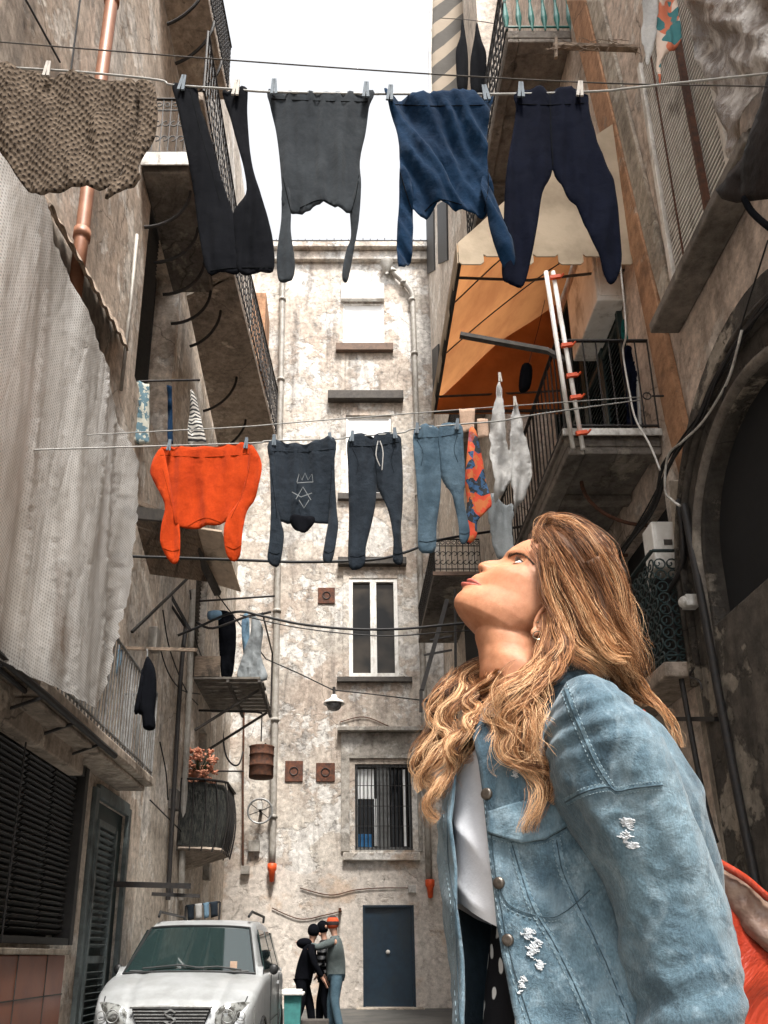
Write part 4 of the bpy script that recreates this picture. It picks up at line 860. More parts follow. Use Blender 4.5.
# seams, hems, waistbands and cuffs laid on the garments
from mathutils.bvhtree import BVHTree
def bvh_raw(o):
    og = ORG[o]; return BVHTree.FromPolygons([v.co+og for v in o.data.vertices], [tuple(p.vertices) for p in o.data.polygons])
def gseams(thing_, segs, mt, r=.0022):
    obs = [o for o in thing_.children if o.type == 'MESH'] or [thing_]; B = [(bvh_raw(o), o) for o in obs]; groups = {}
    for pts in segs:
        P_ = []
        for q in spline([V((x, y, 0)) for x, y in pts], 8):
            best = None; d = ray(q.x, q.y).normalized()
            for b, o in B:
                h = b.ray_cast(V((0, 0, CAMZ)), d, 30)
                if h[0] is not None and (best is None or h[3] < best[1]): best = (h[0]-d*.0005, h[3])
            if best: P_.append(best[0])
        if len(P_) > 3: MB().tube(P_, r, 5).build('seam', MT[mt], thing_)
MT['seamdark'] = simple('dark_seam', (.004, .005, .006), None, 20, .95, spec=.05); MT['seamslate'] = simple('slate_seam', (.010, .014, .019), None, 20, .95, spec=.05); MT['seamorange'] = simple('orange_seam', (.30, .035, .006), None, 20, .95, spec=.05); MT['seamblue'] = simple('blue_seam', (.03, .05, .07), None, 20, .95, spec=.05)
def first_named(n, i=0): return [o for o in COL.objects if o.name.split('.')[0] == n and o.parent is None][i]
gseams(first_named('long_sleeved_shirt'), [[(271, 99), (320, 101), (371, 102)], [(283, 178), (287, 195), (291, 212)], [(359, 175), (356, 195), (351, 212)], [(300, 208), (320, 200), (335, 206)]], 'seamdark')
gseams(first_named('pullover'), [[(388, 104), (430, 106), (489, 105)], [(400, 172), (406, 192), (412, 211)], [(488, 165), (488, 190), (484, 212)], [(425, 211), (440, 200), (462, 205)]], 'seamdark')
gseams(first_named('leggings'), [[(516, 104), (550, 105), (587, 103)], [(550, 93), (551, 130), (553, 166)]], 'seamdark')
gseams(first_named('trousers'), [[(205, 272), (232, 268), (272, 268)], [(190, 90), (203, 140), (220, 200)]], 'seamdark')
gseams(first_named('sweatshirt'), [[(160, 455), (205, 457), (252, 454)], [(163, 470), (168, 490), (176, 524)], [(250, 465), (243, 492), (231, 518)], [(163, 548), (172, 551), (181, 549)], [(226, 546), (234, 549), (242, 545)], [(188, 526), (205, 518), (222, 523)]], 'seamorange', .003)
gseams(dks, [[(270, 451), (302, 452), (334, 449)], [(271, 470), (275, 500), (277, 518)], [(332, 465), (330, 495), (328, 518)], [(269, 552), (275, 554), (280, 553)], [(324, 551), (329, 553), (334, 550)]], 'seamslate', .003)
jts = [o for o in COL.objects if o.name.split('.')[0] == 'jogging_trousers' and o.parent is None]
gseams(jts[0], [[(349, 446), (374, 446), (399, 442)], [(374, 446), (376, 470), (377, 490)], [(352, 448), (358, 462), (356, 475)], [(395, 446), (391, 460), (394, 472)], [(350, 556), (357, 557), (365, 555)], [(392, 553), (398, 554), (403, 552)]], 'seamslate', .003)
gseams(jts[1], [[(414, 438), (438, 437), (461, 433)], [(438, 437), (440, 455), (441, 472)], [(417, 440), (423, 452), (421, 466)], [(457, 436), (454, 450), (458, 462)], [(419, 541), (427, 542), (436, 540)], [(460, 533), (465, 534), (470, 532)]], 'seamblue', .003)
# top right dark cloths and the striped awning
sa = cloth('striped_awning', [(430, -30), (492, -30), (491, 60), (489, 112), (460, 116), (431, 118)], lambda x, y: PY(x, y, 10.8), YN, MT['awnstripe'], None, thick=.03, amp=.04, fx=.05, seed=3, step=6, smooth=False, org=PY(460, -30, 10.8))
tag(sa, 'brown and tan diagonally striped awning cloth hanging highest, right of the sky', 'awning')
MB().tube([PY(432, -30, 10.75), PY(430, 60, 10.75), PY(431, 118, 10.75)], .03, 6).build('edge_pole', MT['whitemetal'], sa)
hang('hanging_cloth', [('c', [(462, 20), (466, 40), (468, 60), (467, 90), (458, 92), (456, 70), (456, 50), (460, 38)], None)], 9.5, 'narrow black cloth hanging before the striped awning, left of a pair', 'cloth', 'blackcloth', thick=.05, amp=.08, seed=61)
hang('hanging_cloth', [('c', [(477, 22), (481, 45), (486, 60), (484, 92), (472, 94), (470, 65), (474, 40)], None)], 9.4, 'narrow black cloth hanging before the striped awning, right of a pair', 'cloth', 'blackcloth', thick=.05, amp=.08, seed=63)
cline('clothesline', [(440, 18, 9.6), (470, 20, 9.45), (497, 24, 8.6)], .006, 'short line under the teal balusters carrying two black cloths', 'silldark', (None, None))
# crumpled plastic sheet
MT['plastic'] = (lambda k: (k.fin(k.mix(k.ramp(k.noise(4, 8, .7), .46, .60), (.20, .145, .105), (.74, .70, .66)), .28, 0, k.bump(k.noise(7, 8, .65, None, 1.2), 1, .06), .7)))(NT('crumpled_plastic'))
def crump(x, y):
    return PX(x, y, 2.66)
o = cloth('plastic_sheet', [(683, -30), (684, 10), (690, 45), (700, 75), (712, 100), (722, 135), (728, 158), (733, 150), (745, 118), (757, 90), (775, 70), (800, 40), (800, -30)], crump, (1, 0, 0), MT['plastic'], None, thick=.04, amp=.11, fx=.022, fy=.03, step=3.5, seed=71, org=PX(720, 20, 2.66))
tag(o, 'crumpled whitish plastic sheet hung over the wall above the slatted shutter', 'plastic sheet')
o = cloth('dark_tarpaulin', [(800, 60), (768, 72), (756, 115), (742, 155), (716, 190), (722, 199), (736, 203), (768, 199), (800, 200)], lambda x, y: PX(x, y, 2.35), (1, 0, 0), fabric('dark_brown_canvas', (.020, .014, .012), (.012, .010, .009)), None, thick=.03, amp=.03, step=5, seed=73, smooth=False, org=PX(750, 120, 2.35))
tag(o, 'dark brown tarpaulin edge hanging at the right border over the stone portal', 'tarpaulin')
MB().tube(spline([PX(744, 198, 2.34), PX(752, 212, 2.34), PX(770, 228, 2.34), PX(800, 250, 2.34)], 6), .018, 8).build('strap', MT['blackcloth'], o, True)
fl = hang('torn_cloth', [('c', [(646, -20), (657, -20), (658, 20), (656, 36), (652, 55), (649, 64), (645, 45), (643, 28)], None)], 4.2, 'torn white cloth strip hanging beside the orange and teal rag at the shutter', 'cloth', 'white', thick=.02, amp=.05, seed=81, rag=2)
MT['flag'] = (lambda k: k.fin(k.mix(k.ramp(k.noise(5, 2, .4), .50, .51), k.mix(k.ramp(k.noise(3.2, 2, .4, k.map((1, 1, 1), (4, 4, 4))), .46, .47), (.50, .13, .06), (.58, .46, .38)), (.02, .14, .15)), .9, 0, k.bump(k.noise(20), .3)))(NT('orange_teal_rag'))
hang('coloured_rag', [('c', [(658, -20), (676, -20), (678, 15), (680, 42), (672, 52), (661, 61), (662, 84), (658, 80), (657, 55), (655, 30), (658, 10)], None)], 4.25, 'orange, cream and teal rag hanging over the top of the slatted shutter', 'rag', 'flag', thick=.02, amp=.06, seed=83, rag=1.5)
pb = MB().bar(PY(553, 46, 5.6), PY(648, 49, 5.6), .05, .04).tube(sag(PY(556, 38, 5.58), PY(556, 58, 5.58), .01, 4), .02, 5)
p_ = PY(648, 49, 5.6); pb.bar(p_, V((XR-.002, 5.65, p_.z+.02)), .05, .04)
for i in range(26):
    t = random.random(); a = PY(lerp(556, 646, t), 47, 5.58); pb.tube([a, a+V((random.uniform(-.1, .1), -.03, random.uniform(-.12, .09))), a+V((random.uniform(-.2, .2), -.04, random.uniform(-.16, .05)))], .003, 4)
tag(pb.build('projecting_pole', MT['wood']), 'rough dark pole with frayed string projecting from the wall above the leggings', 'pole')
# netting sheet
k = NT('white_netting'); P_ = k.map((1, 1, 1)); S_ = k.n('ShaderNodeSeparateXYZ', {'Vector': k.p()})
ga = k.math('ABSOLUTE', k.math('SINE', k.math('MULTIPLY', S_.outputs[1], 120.)), 0); gb = k.math('ABSOLUTE', k.math('SINE', k.math('MULTIPLY', S_.outputs[2], 120.)), 0)
g_ = k.math('MAXIMUM', ga, gb); thr_ = k.ramp(g_, .45, .85)
c_ = k.mix(k.ramp(k.noise(1.6, 6, .65, k.map((1, 1.6, .5))), .36, .66), (.90, .90, .89), (.52, .50, .47)); c_ = k.mix(k.math('MULTIPLY', k.ramp(k.noise(.9, 6, .7, k.map((1, 1, .7), (2, 5, 9))), .60, .72), .6), c_, (.20, .11, .06))
k.fin(c_, .8, 0, k.bump(k.math('ABSOLUTE', k.math('SUBTRACT', k.noise(1.6, 3, .5, k.map((1, 1.3, .30), (0, 0, 0), None, (R(12), 0, 0)), .3), .5), 0), .35, .15), .4)
tr = k.n('ShaderNodeBsdfTransparent'); tl = k.n('ShaderNodeBsdfTranslucent', {'Color': c_}); mx0 = k.n('ShaderNodeMixShader', {0: .32, 1: k.b.outputs[0], 2: tl.outputs[0]})
fac = k.math('ADD', k.math('MULTIPLY', thr_, .50), .45)
mx = k.n('ShaderNodeMixShader', {0: fac, 1: tr.outputs[0], 2: mx0.outputs[0]}); k.t.links.new(mx.outputs[0], k.out.inputs[0]); MT['net'] = k.m
XN = -2.13
def netf(x, y):
    p = PX(min(x, 300), y, XN); w_ = p.y+p.z*.16+.25*noise.noise(V((p.y*.8, p.z*.5, 5)))
    return p+V((.16*noise.noise(V((w_*1.3, p.z*.15, 1)))+.035*(1-2.2*abs(noise.noise(V((w_*2.4, p.z*.22, 7)))))+.008*(1-2.5*abs(noise.noise(V((w_*4.2+p.z*.3, p.z*.4, 3))))), 0, 0))
net = MB()
out = [(-46, 20), (0, 122), (12, 140), (35, 190), (60, 250), (90, 330), (118, 415), (132, 462), (131, 520), (126, 590), (118, 640), (112, 682), (103, 712), (85, 705), (72, 700), (45, 684), (0, 655), (-40, 628), (-110, 560), (-130, 330), (-90, 60)]
o = cloth('scaffold_netting', out, netf, (1, 0, 0), MT['net'], None, thick=0, amp=.0, step=4, seed=5, smooth=False, rag=2.5, org=PX(60, 400, XN))
# a net is one layer: drop the rear sheet
tag(o, 'large whitish mesh netting draped in folds over the left wall', 'netting')
ta, tb = PX(-46, 22, XN), PX(0, 124, XN)
m = MB().tube([ta+V((0, -.3, .12)), ta, tb, PX(12, 141, XN)], .018, 7)
for q in (ta, tb): m.bar(q, V((XL+.002, q.y, q.z+.05)), .03)
m.build('support_rail', MT['iron'], o)
# garments on and by the left balconies
bar_ = MB().bar(PX(120, 648, XL), PY(196, 650, 8.0), .035).build('clothes_pole', MT['wood']); tag(bar_, 'horizontal pole over the low pale balcony, holding the black jacket', 'pole')
jk = hang('jacket', [('body', [(147, 657), (152, 662), (156, 672), (157, 690), (155, 712), (155, 729), (144, 729), (142, 716), (138, 712), (140, 690), (142, 672)], None), ('sleeve', [(142, 668), (138, 690), (134, 711), (138, 714), (142, 700), (144, 680)], None, -.03)], 8.0, 'black jacket on a hanger over the low balcony with pale bars', 'jacket', 'blackcloth', thick=.10, amp=.04, seed=91, step=2.5, bulge=6)
MB().tube([PY(147, 649, 8.0), PY(147.5, 653, 8.0), PY(147, 658, 8.0)], .008, 5).build('hanger_hook', MT['greymetal'], jk)
def far_cloth(lbl, pts, Y, mat, cat='cloth', nm='hanging_cloth', **kw):
    kw.setdefault('thick', .06); kw.setdefault('amp', .08); kw.setdefault('step', 2.5); kw.setdefault('bulge', 5)
    return hang(nm, [('c', pts, None)], Y, lbl, cat, mat, fx=.25, fy=.04, **kw)
far_cloth('long black cloth on the timber platform balcony railing', [(220, 611), (234, 617), (236, 646), (231, 678), (222, 678), (219, 640)], 13.4, 'blackcloth', seed=101)
far_cloth('pale grey sheet hanging at the outer end of the timber platform', [(253, 615), (263, 628), (261, 655), (267, 680), (238, 680), (243, 655), (250, 635)], 13.2, 'greyc', seed=103)
far_cloth('narrow blue-grey cloth between the black cloth and the pale sheet', [(242, 616), (249, 616), (249, 650), (243, 652)], 13.3, 'bluec', seed=105)
far_cloth('light blue cloth over the dark doorway of the timber platform', [(208, 612), (220, 610), (221, 618), (209, 620)], 13.0, 'bluec', seed=107)
far_cloth('light blue shirt at the edge of the netting over the low balcony', [(114, 648), (121, 646), (121, 664), (112, 690), (108, 694), (111, 668)], 8.6, 'bluec', seed=108)
far_cloth('floral pale cloth hanging in the tall dark opening on the left wall', [(127, 382), (149, 383), (149, 444), (126, 445)], 8.5, 'floral', smooth=False, seed=109, step=4)
far_cloth('black and white striped cloth hanging in the tall dark opening', [(190, 388), (196, 396), (207, 444), (188, 446)], 8.7, 'stripe', smooth=False, seed=111, step=4)
far_cloth('narrow navy cloth strip in the tall dark opening', [(167, 386), (172, 386), (173, 444), (168, 444)], 8.6, 'navy', smooth=False, seed=113, step=4)
cline('clothesline', [(118, 383, 8.5), (150, 381, 8.55), (200, 380, 8.7)], .014, 'short dark drying rail in front of the tall dark opening', 'iron', (XL+.01, None))
far_cloth('teal cloth bundled on the railing end beside the green shutters', [(621, 322), (630, 319), (639, 325), (640, 338), (630, 342), (621, 336)], 6.7, 'bluec', seed=115)
MT['tealc'] = fabric('teal_cloth', (.02, .14, .13), (.012, .09, .085)); COL.objects[-1].data.materials[0] = MT['tealc']
far_cloth('dark tracksuit hanging by the green shutters on the main balcony', [(622, 352), (634, 348), (642, 372), (646, 400), (646, 442), (630, 444), (625, 400)], 6.65, 'inknavy', seed=117, cat='tracksuit', nm='tracksuit')
o = COL.objects[-1]
MB().bar(PY(636, 362, 6.6), PY(641, 440, 6.6), .03, .02).build('white_stripe', MT['white'], o); MB().bar(PY(641, 385, 6.6), PY(647, 440, 6.6), .03, .02).build('red_stripe', MT['orange'], o)
# clothes pegs
PEG = MB(); PEG.bar((-.008, 0, -.03), (-.003, 0, .045), .008, .011).bar((.008, 0, -.03), (.003, 0, .045), .008, .011).ring((0, 0, .012), .009, .002, (0, 1, 0), 10, 5)
MT['peg'] = simple('grey_plastic_peg', (.10, .13, .16)); MT['pegw'] = simple('pale_peg', (.45, .42, .38))
first = {}
pegs = [(47, 70, YT, 'pegw', 'at the left of the brown knit'), (182, 84, YT, 'peg', 'on the left ankle of the black trousers'), (236, 89, YT, 'pegw', 'on the right ankle of the black trousers'), (274, 88, YT, 'peg', 'on the left corner of the grey shirt'), (366, 91, YT, 'peg', 'on the right corner of the grey shirt'), (390, 94, YT, 'peg', 'on the left corner of the deep blue top'), (486, 94, YT, 'peg', 'on the right corner of the deep blue top'), (521, 91, YT, 'peg', 'on the left of the dark leggings waist'), (580, 90, YT, 'pegw', 'on the right of the dark leggings waist'),
 (169, 446, YL, 'peg', 'on the left of the orange sweatshirt'), (246, 444, YL, 'peg', 'on the right of the orange sweatshirt'), (274, 441, YL, 'peg', 'on the left of the slate sweatshirt'), (330, 439, YL, 'peg', 'on the right of the slate sweatshirt'), (352, 437, YL, 'peg', 'on the left of the slate trousers'), (395, 434, YL, 'peg', 'on the right of the slate trousers'), (417, 429, YL, 'peg', 'on the left of the washed blue trousers'), (457, 425, YL, 'peg', 'on the right of the washed blue trousers'), (500, 378, 5.7, 'pegw', 'holding the taller white garment'), (515, 402, 5.75, 'pegw', 'holding the shorter white garment')]
for x, y, Y, mt, w_ in pegs:
    p = PY(x, y, Y-.03)
    s_ = 1.25
    lab = ('grey' if mt == 'peg' else 'pale')+' clothes peg '+w_
    if mt not in first:
        first[mt] = PEG.build('clothes_peg', MT[mt], org=(0, 0, 0)); o = first[mt]; o.location = p
    else:
        o = first[mt].copy(); COL.objects.link(o); o.location = p
    o.scale = (s_, 1, s_); o.rotation_euler = (0, random.uniform(-.15, .15), 0); tag(o, lab, 'clothes peg', 'clothes pegs on the lines')
# white poles with orange clips by the balcony
for i, (a, b_, lb) in enumerate((((546, 272), (573, 449), 'left of two white poles with orange clips rising past the balcony corner'), ((553, 272), (583, 449), 'right of two white poles with orange clips rising past the balcony corner'))):
    A, B = PY(a[0], a[1], 6.12), PY(b_[0], b_[1], 6.12); root = MB().tube([B, A], .022, 8).build('white_pole', MT['winwhite'], smooth=True); tag(root, lb, 'pole', 'white poles at the balcony corner')
    if i:
        for t in (.05, .45, .62, .74, .93): c_ = A.lerp(B, t); MB().bar(c_-V((.05, .03, 0)), c_+V((.05, -.03, .015)), .03, .035).tube([c_+V((.05, -.03, 0)), c_+V((.08, -.05, .03))], .01, 5).build('orange_clip', MT['orangecap'], root)
tag(MB().bar(PY(460, 335, 6.15), PY(548, 351, 6.15), .05, .04).bar(PY(548, 351, 6.15), V((2.06, 6.16, PY(548, 351, 6.15).z-.1)), .04, .04).build('drying_pole', MT['silldark']), 'dark arm reaching left from the balcony corner in front of the orange awning', 'pole')
o = cloth('lantern', [(522, 365), (532, 366), (530, 388), (519, 391)], lambda x, y: PY(x, y, 6.9), YN, MT['blackcloth'], None, thick=.08, amp=.01, step=2.5, bulge=4); o.name = 'black_bag'; tag(o, 'small black bag hanging under the orange awning by the dark arm', 'bag')
MB().tube([PY(528, 366, 6.9), PY(538, 330, 6.9), PY(545, 300, 6.9)], .004, 4).build('cord', MT['cable'], o)
# ------------------------------------------------------------------ small things on the walls
p = PY(334, 703, 15.5)
lm = empty('hanging_lamp', p, 'white enamel dome street lamp hanging on a cable before the end house', 'street lamp')
MB().lathe(p, [(.02, .18), (.05, .17), (.07, .10), (.19, .03), (.22, -.02), (.20, -.03), (.16, .0)], 20).build('lamp_shade', MT['winwhite'], lm, True)
MB().ball(p-V((0, 0, .06)), (.15, .15, .11)).build('lamp_glass', MT['greymetal'], lm, True)
MB().tube([p+V((0, 0, .17)), p+V((0, 0, .34))], .03, 8).build('lamp_stem', MT['iron'], lm)
P = [V((XL+.02, 14.6, PX(232, 640, XL).z))]+[PY(266, 659, 15.3), PY(300, 674, 15.4), PY(333, 690, 15.5), PY(370, 694, 15.7), PY(420, 700, 15.9)]
P.append(wallpt(P[-2], P[-1], XF-.01)); tag(MB().tube(P, .014, 5).build('lamp_cable', MT['cable']), 'thin cable across the alley that carries the white dome lamp', 'cable')
# rusty barrel hanging
c0 = PY(261, 778, 13.6); c1 = PY(261, 747, 13.6); rw = .215
bk_ = empty('rusty_barrel', c0, 'rusty brown metal barrel hanging from a hook on the left of the end house', 'barrel')
h_ = c1.z-c0.z
MB().lathe(c0, [(0, .0), (rw*.96, 0), (rw, .03), (rw*.98, h_*.35), (rw*1.03, h_*.37), (rw*.98, h_*.4), (rw*.98, h_*.7), (rw*1.03, h_*.72), (rw*.98, h_*.75), (rw, h_-.02), (rw*1.04, h_), (rw*.9, h_), (rw*.9, .04), (0, .04)], 24).build('barrel_body', MT['rust'], bk_, True)
MB().ring(c1+V((0, 0, .0)), .10, .014, (0, 1, 0), 12, 6, 0, math.pi).tube([c1+V((0, 0, .1)), c1+V((0, 0, .62))], .012, 5).build('hook', MT['iron'], bk_)
hp = c1+V((0, 0, .62)); tag(MB().tube([hp, hp+V((-.1, 0, .02)), V((XL, hp.y, hp.z+.05))], .02, 6).tube([c0+V((-.3, 0, .12)), V((XL, c0.y, c0.z+.12))], .015, 6).build('barrel_bracket', MT['iron']), 'thin iron arm on the brown house carrying the rusty barrel', 'bracket')
# wheel
wc = PY(260, 811, 17.2); wh = empty('iron_wheel', wc, 'spoked iron wheel fixed low on the end house beside the drainpipe', 'wheel')
MB().ring(wc, .265, .022, (0, 1, 0), 28, 6).build('rim', MT['greymetal'], wh)
m = MB()
for a in (0.4, 1.45, 2.5, 3.5, 4.6, 5.6): m.tube([wc, wc+V((math.cos(a)*.26, 0, math.sin(a)*.26))], .010, 5)
m.build('spokes', MT['iron'], wh); MB().boxmm((wc.x-.06, 17.12, wc.z+.02), (wc.x+.06, 17.25, wc.z+.2)).build('lamp_box', MT['whitemetal'], wh, bevel=.01)
MB().tube([wc, wc+V((0, .30, 0))], .03, 8).build('axle', MT['iron'], wh)
for (x, y, s_, lb) in ((254, 846, .12, 'small grey electric box below the iron wheel'), (245, 870, .09, 'small metal box low on the corner left of the wheel')):
    q = PY(x, y, 17.4); tag(MB().boxmm((q.x-s_, 17.38, q.z-s_), (q.x+s_, YF-.004, q.z+s_)).build('electric_box', MT['pvc'], bevel=.01), lb, 'electric box')
tag(MB().tube([PY(244, 700, 17.4), PY(243, 780, 17.4), PY(243, 868, 17.4)], .022, 6).build('conduit', MT['rust']), 'thin dark conduit running down the corner beside the iron wheel', 'conduit')
tag(MB().tube(spline([PY(222, 722, 16.5), PY(225, 752, 16.5), PY(232, 764, 16.5), PY(239, 764, 16.5), PY(243, 752, 17.3)], 5), .02, 6).build('loose_cable', MT['cable']), 'loop of loose cable at the corner above the basket balcony', 'cable')
# meter box and cable bundle on the right
a = PX(660, 552, XR-.10)
p0 = PX(648, 530, XR-.26); p1 = PX(676, 576, XR-.02)
mb_ = MB().boxmm((XR-.25, a.y-.24, a.z-.27), (XR-.004, a.y-.02, a.z+.17)).build('meter_box', MT['winwhite'], bevel=.012); tag(mb_, 'white electric meter box on the wall right of the woman, above the green lattice', 'meter box')
MB().boxmm((XR-.22, a.y-.248, a.z-.24), (XR-.03, a.y-.241, a.z+.14)).build('box_lid', MT['winwhite'], mb_, bevel=.003)
MB().box((XR-.13, a.y-.252, a.z-.04), (.07, .006, .05)).build('keyhole_plate', MT['silldark'], mb_)
m = MB(); rnd = random.Random(3)
for i in range(7):
    o1 = [(rnd.uniform(-7, 7), rnd.uniform(-7, 7)) for _ in range(9)]
    base_ = [(800, 268), (768, 300), (738, 340), (716, 380), (700, 418), (682, 440), (666, 468), (648, 512), (610, 566)]
    m.tube(spline([PX(x+d[0]*.55, y+d[1]*.5, XR-.2-.02*(i % 3)) for (x, y), d in zip(base_, o1)], 5), .007+.006*rnd.random(), 6)
tag(m.build('cable_bundle', MT['cable'], smooth=True), 'bundle of black cables following the stone arch on the right', 'cables')
for pts, lb, mt, r_ in (([(742, 330), (730, 375), (716, 402), (700, 425), (682, 442), (668, 456), (665, 490), (672, 500), (680, 506)], 'pale loose wire along the black cable bundle at the arch', 'whitemetal', .010), ([(620, 262), (626, 330), (623, 352), (630, 395), (636, 420), (650, 445), (660, 470)], 'white wire dangling in front of the green shutters down to the cables', 'whitemetal', .009), ([(645, 575), (651, 595), (648, 610), (645, 630), (655, 655)], 'thin pale wire hanging from the meter box', 'pvc', .006), ([(694, 668), (690, 676), (699, 681), (702, 690)], 'small looped wire on the pale pilaster', 'iron', .008), ([(768, 240), (740, 330), (722, 400)], 'taut thin cable over the wall above the arch', 'cable', .006)):
    tag(MB().tube(spline([PX(x, y, XR-.26) for x, y in pts], 6), r_, 6).build('loose_wire', MT[mt], smooth=True), lb, 'wire')
q = PX(685, 602, XR-.25); tag(MB().box((q.x+.07, q.y, q.z), (.16, .10, .10)).ball((q.x, q.y, q.z), .05).build('junction_box', MT['whitemetal'], bevel=.01), 'small white junction fitting on the black pipe beside the meter box', 'fitting')
# flowers above the basket balcony
fr_ = random.Random(8); fp = empty('flower_pot', PY(198, 786, 12.95), 'pot of orange flowers standing in the dark basket balcony', 'flowers')
c0 = PY(198, 784, 12.95); MB().lathe(c0, [(0, 0), (.12, 0), (.16, .2), (.14, .2), (.12, .05), (0, .05)], 14).build('pot', MT['terracotta'], fp, True)
m = MB(); mf = MB()
for i in range(64):
    e = PY(fr_.uniform(184, 215), fr_.uniform(750, 782), fr_.uniform(12.7, 13.1)); m.tube([c0+V((0, 0, .15)), c0.lerp(e, .5)+V((0, 0, .08)), e], .006, 4)
    for q in range(9): a_ = fr_.uniform(0, 6.28); mf.ball(e+V((.045*math.cos(a_), .04*math.sin(a_), fr_.uniform(-.03, .03))), (.024, .024, .012), 6, 4, Matrix.Rotation(a_, 3, 'X'))
m.build('stems', simple('stem_green', (.05, .07, .03)), fp); mf.build('blossoms', simple('orange_blossom', (.70, .34, .22), (.52, .19, .11), 30), fp, True)
# rack of small laundry behind the car
rk = empty('drying_rack', PY(202, 917, 13.0), 'small drying rack with dark and white clothes behind the silver car', 'drying rack')
q0, q1 = PY(186, 906, 13.0), PY(220, 902, 13.0)
MB().bar(q0, q1, .03).bar(q0, V((q0.x, 13, .05)), .03).bar(q1, V((q1.x, 13, .05)), .03).bar((q0.x, 12.7, .1), (q0.x, 13.3, .1), .03).bar((q1.x, 12.7, .1), (q1.x, 13.3, .1), .03).build('frame', MT['iron'], rk)
for i, (a, b_, mt) in enumerate(((187, 194, 'slate'), (195, 202, 'white'), (203, 209, 'bluec'), (210, 218, 'slate'))):
    o = cloth('garment', [(a, 905-i), (b_, 904-i), (b_, 919-i), (a+1, 921-i)], lambda x, y: PY(x, y, 12.96), YN, MT[mt], None, thick=.04, amp=.03, step=2, bulge=3, seed=120+i, smooth=False)
    tag(o, ['dark cloth', 'white cloth', 'pale blue cloth', 'black cloth'][i]+' on the drying rack behind the car'+[', its leftmost', ', between dark and pale blue', ', right of the white one', ', its rightmost'][i], 'cloth')
# ------------------------------------------------------------------ silver car
CXc, CYc = -1.57, 7.72
car = empty('parked_car', (CXc, CYc+1.7, 0), 'dusty silver compact car with a dented bonnet parked by the left wall', 'car')
k = NT('silver_car_paint'); dn = k.noise(3.5, 8, .7)
k.fin(k.mix(k.ramp(dn, .4, .7), (.39, .405, .415), (.28, .29, .29)), k.ramp(k.noise(9, 6), .3, .7, (.28, .28, .28), (.42, .42, .42)), .35, k.bump(k.noise(1.8, 3), .08, .02), .5); MT['silver'] = k.m
MT['blackplastic'] = simple('black_plastic', (.02, .021, .022), None, 20, .5)
MT['rubber'] = simple('tyre_rubber', (.018, .018, .018), None, 20, .85)
MT['carglass'] = NT('car_window_glass').fin((.012, .022, .022), .04, 0, None, 1.0)
k = NT('headlight_lens'); k.fin(k.mix(k.ramp(k.noise(16, 3), .45, .6), (.30, .31, .30), (.07, .07, .065)), .08, .2, k.bump(k.noise(10, 2), .4, .02), .9); MT['lens'] = k.m
def CP(x, y, z): return V((CXc+x, CYc+y, z))
st = [(0.0, .50, .50), (.02, .60, .62), (.06, .72, .68), (.14, .79, .72), (.30, .89, .75), (.55, .97, .77), (.80, 1.02, .78), (1.2, 1.03, .79), (2.0, 1.03, .79), (2.9, 1.03, .785), (3.25, 1.02, .76), (3.38, .95, .72), (3.42, .6, .68)]
def carbody(u, v):
    y = sinterp([(i/(len(st)-1), s[0]) for i, s in enumerate(st)], v); zt = interp([(s[0], s[1]) for s in st], y); hw = interp([(s[0], s[2]) for s in st], y)
    t = u*2-1; a = abs(t); s = 1 if t > 0 else -1
    if a < .62:
        q = a/.62; x = hw*.93*q; z = zt+.012-.035*q**3+(.012*(1-q) if y < .85 else 0)
        if y < .85: z += -.014*math.exp(-((q-.62)/.06)**2)
        if y < .9: z -= .03*math.exp(-((x+.15)/.16)**2-((y-.28)/.10)**2)*abs(noise.noise(V((x*14, y*14, 2))))*2.2
    elif a < .72: q = (a-.62)/.10; x = hw*(.93+.07*math.sin(q*math.pi/2)); z = zt-.023-.06*(1-math.cos(q*math.pi/2))
    else: q = (a-.72)/.28; x = hw*(1+.012*math.sin(q*math.pi)-.05*q*q); z = lerp(zt-.083, .22, q)
    return CP(s*x, y, z)
MB().grid(97, 70, carbody).build('body', MT['silver'], car, True); body = car.children[-1]
MB().prism([CP(-.50, .0, .5), CP(.50, .0, .5), CP(.6, .012, .24), CP(-.6, .012, .24)], (0, .05, 0)).build('bumper_front', MT['silver'], body, bevel=.02)
gh = [(.80, 1.0, .70), (1.40, 1.50, .575), (1.62, 1.565, .57), (2.2, 1.59, .575), (2.9, 1.57, .57), (3.2, 1.53, .56), (3.38, 1.0, .70)]
def green(u, v):
    i = v*(len(gh)-1); tab = [(j, g) for j, g in enumerate(gh)]
    y = interp([(j, g[0]) for j, g in tab], i); z = interp([(j, g[1]) for j, g in tab], i); hw = interp([(j, g[2]) for j, g in tab], i)
    t = u*2-1; a = abs(t); s = 1 if t > 0 else -1
    hb = .735; zb = 1.0
    if a < .7: q = a/.7; x = hw*.94*q; zz = z-.02*q**3; yy = y-(.05*(1-q*q) if v < .3 else 0)
    elif a < .8: q = (a-.7)/.1; x = hw*(.94+.06*q); zz = z-.02-.035*q; yy = y
    else: q = (a-.8)/.2; x = lerp(hw, hb, q) if z > 1.02 else lerp(hw, .74, q); zz = lerp(z-.055, zb, q) if z > 1.1 else z-.02; yy = y
    return CP(s*x, yy, max(zz, .99))
MB().grid(61, 61, green).build('roof', MT['silver'], car, True); roof = car.children[-1]
def wsq(u, v):
    y = lerp(.815, 1.36, v); z = lerp(1.02, 1.478, v); hw = lerp(.665, .535, v); t = u*2-1
    return CP(hw*t, y-.065*(1-t*t)-.012, z+.012-.02*abs(t)**3)
MB().grid(24, 14, wsq).build('windscreen', MT['carglass'], car, True); ws = car.children[-1]
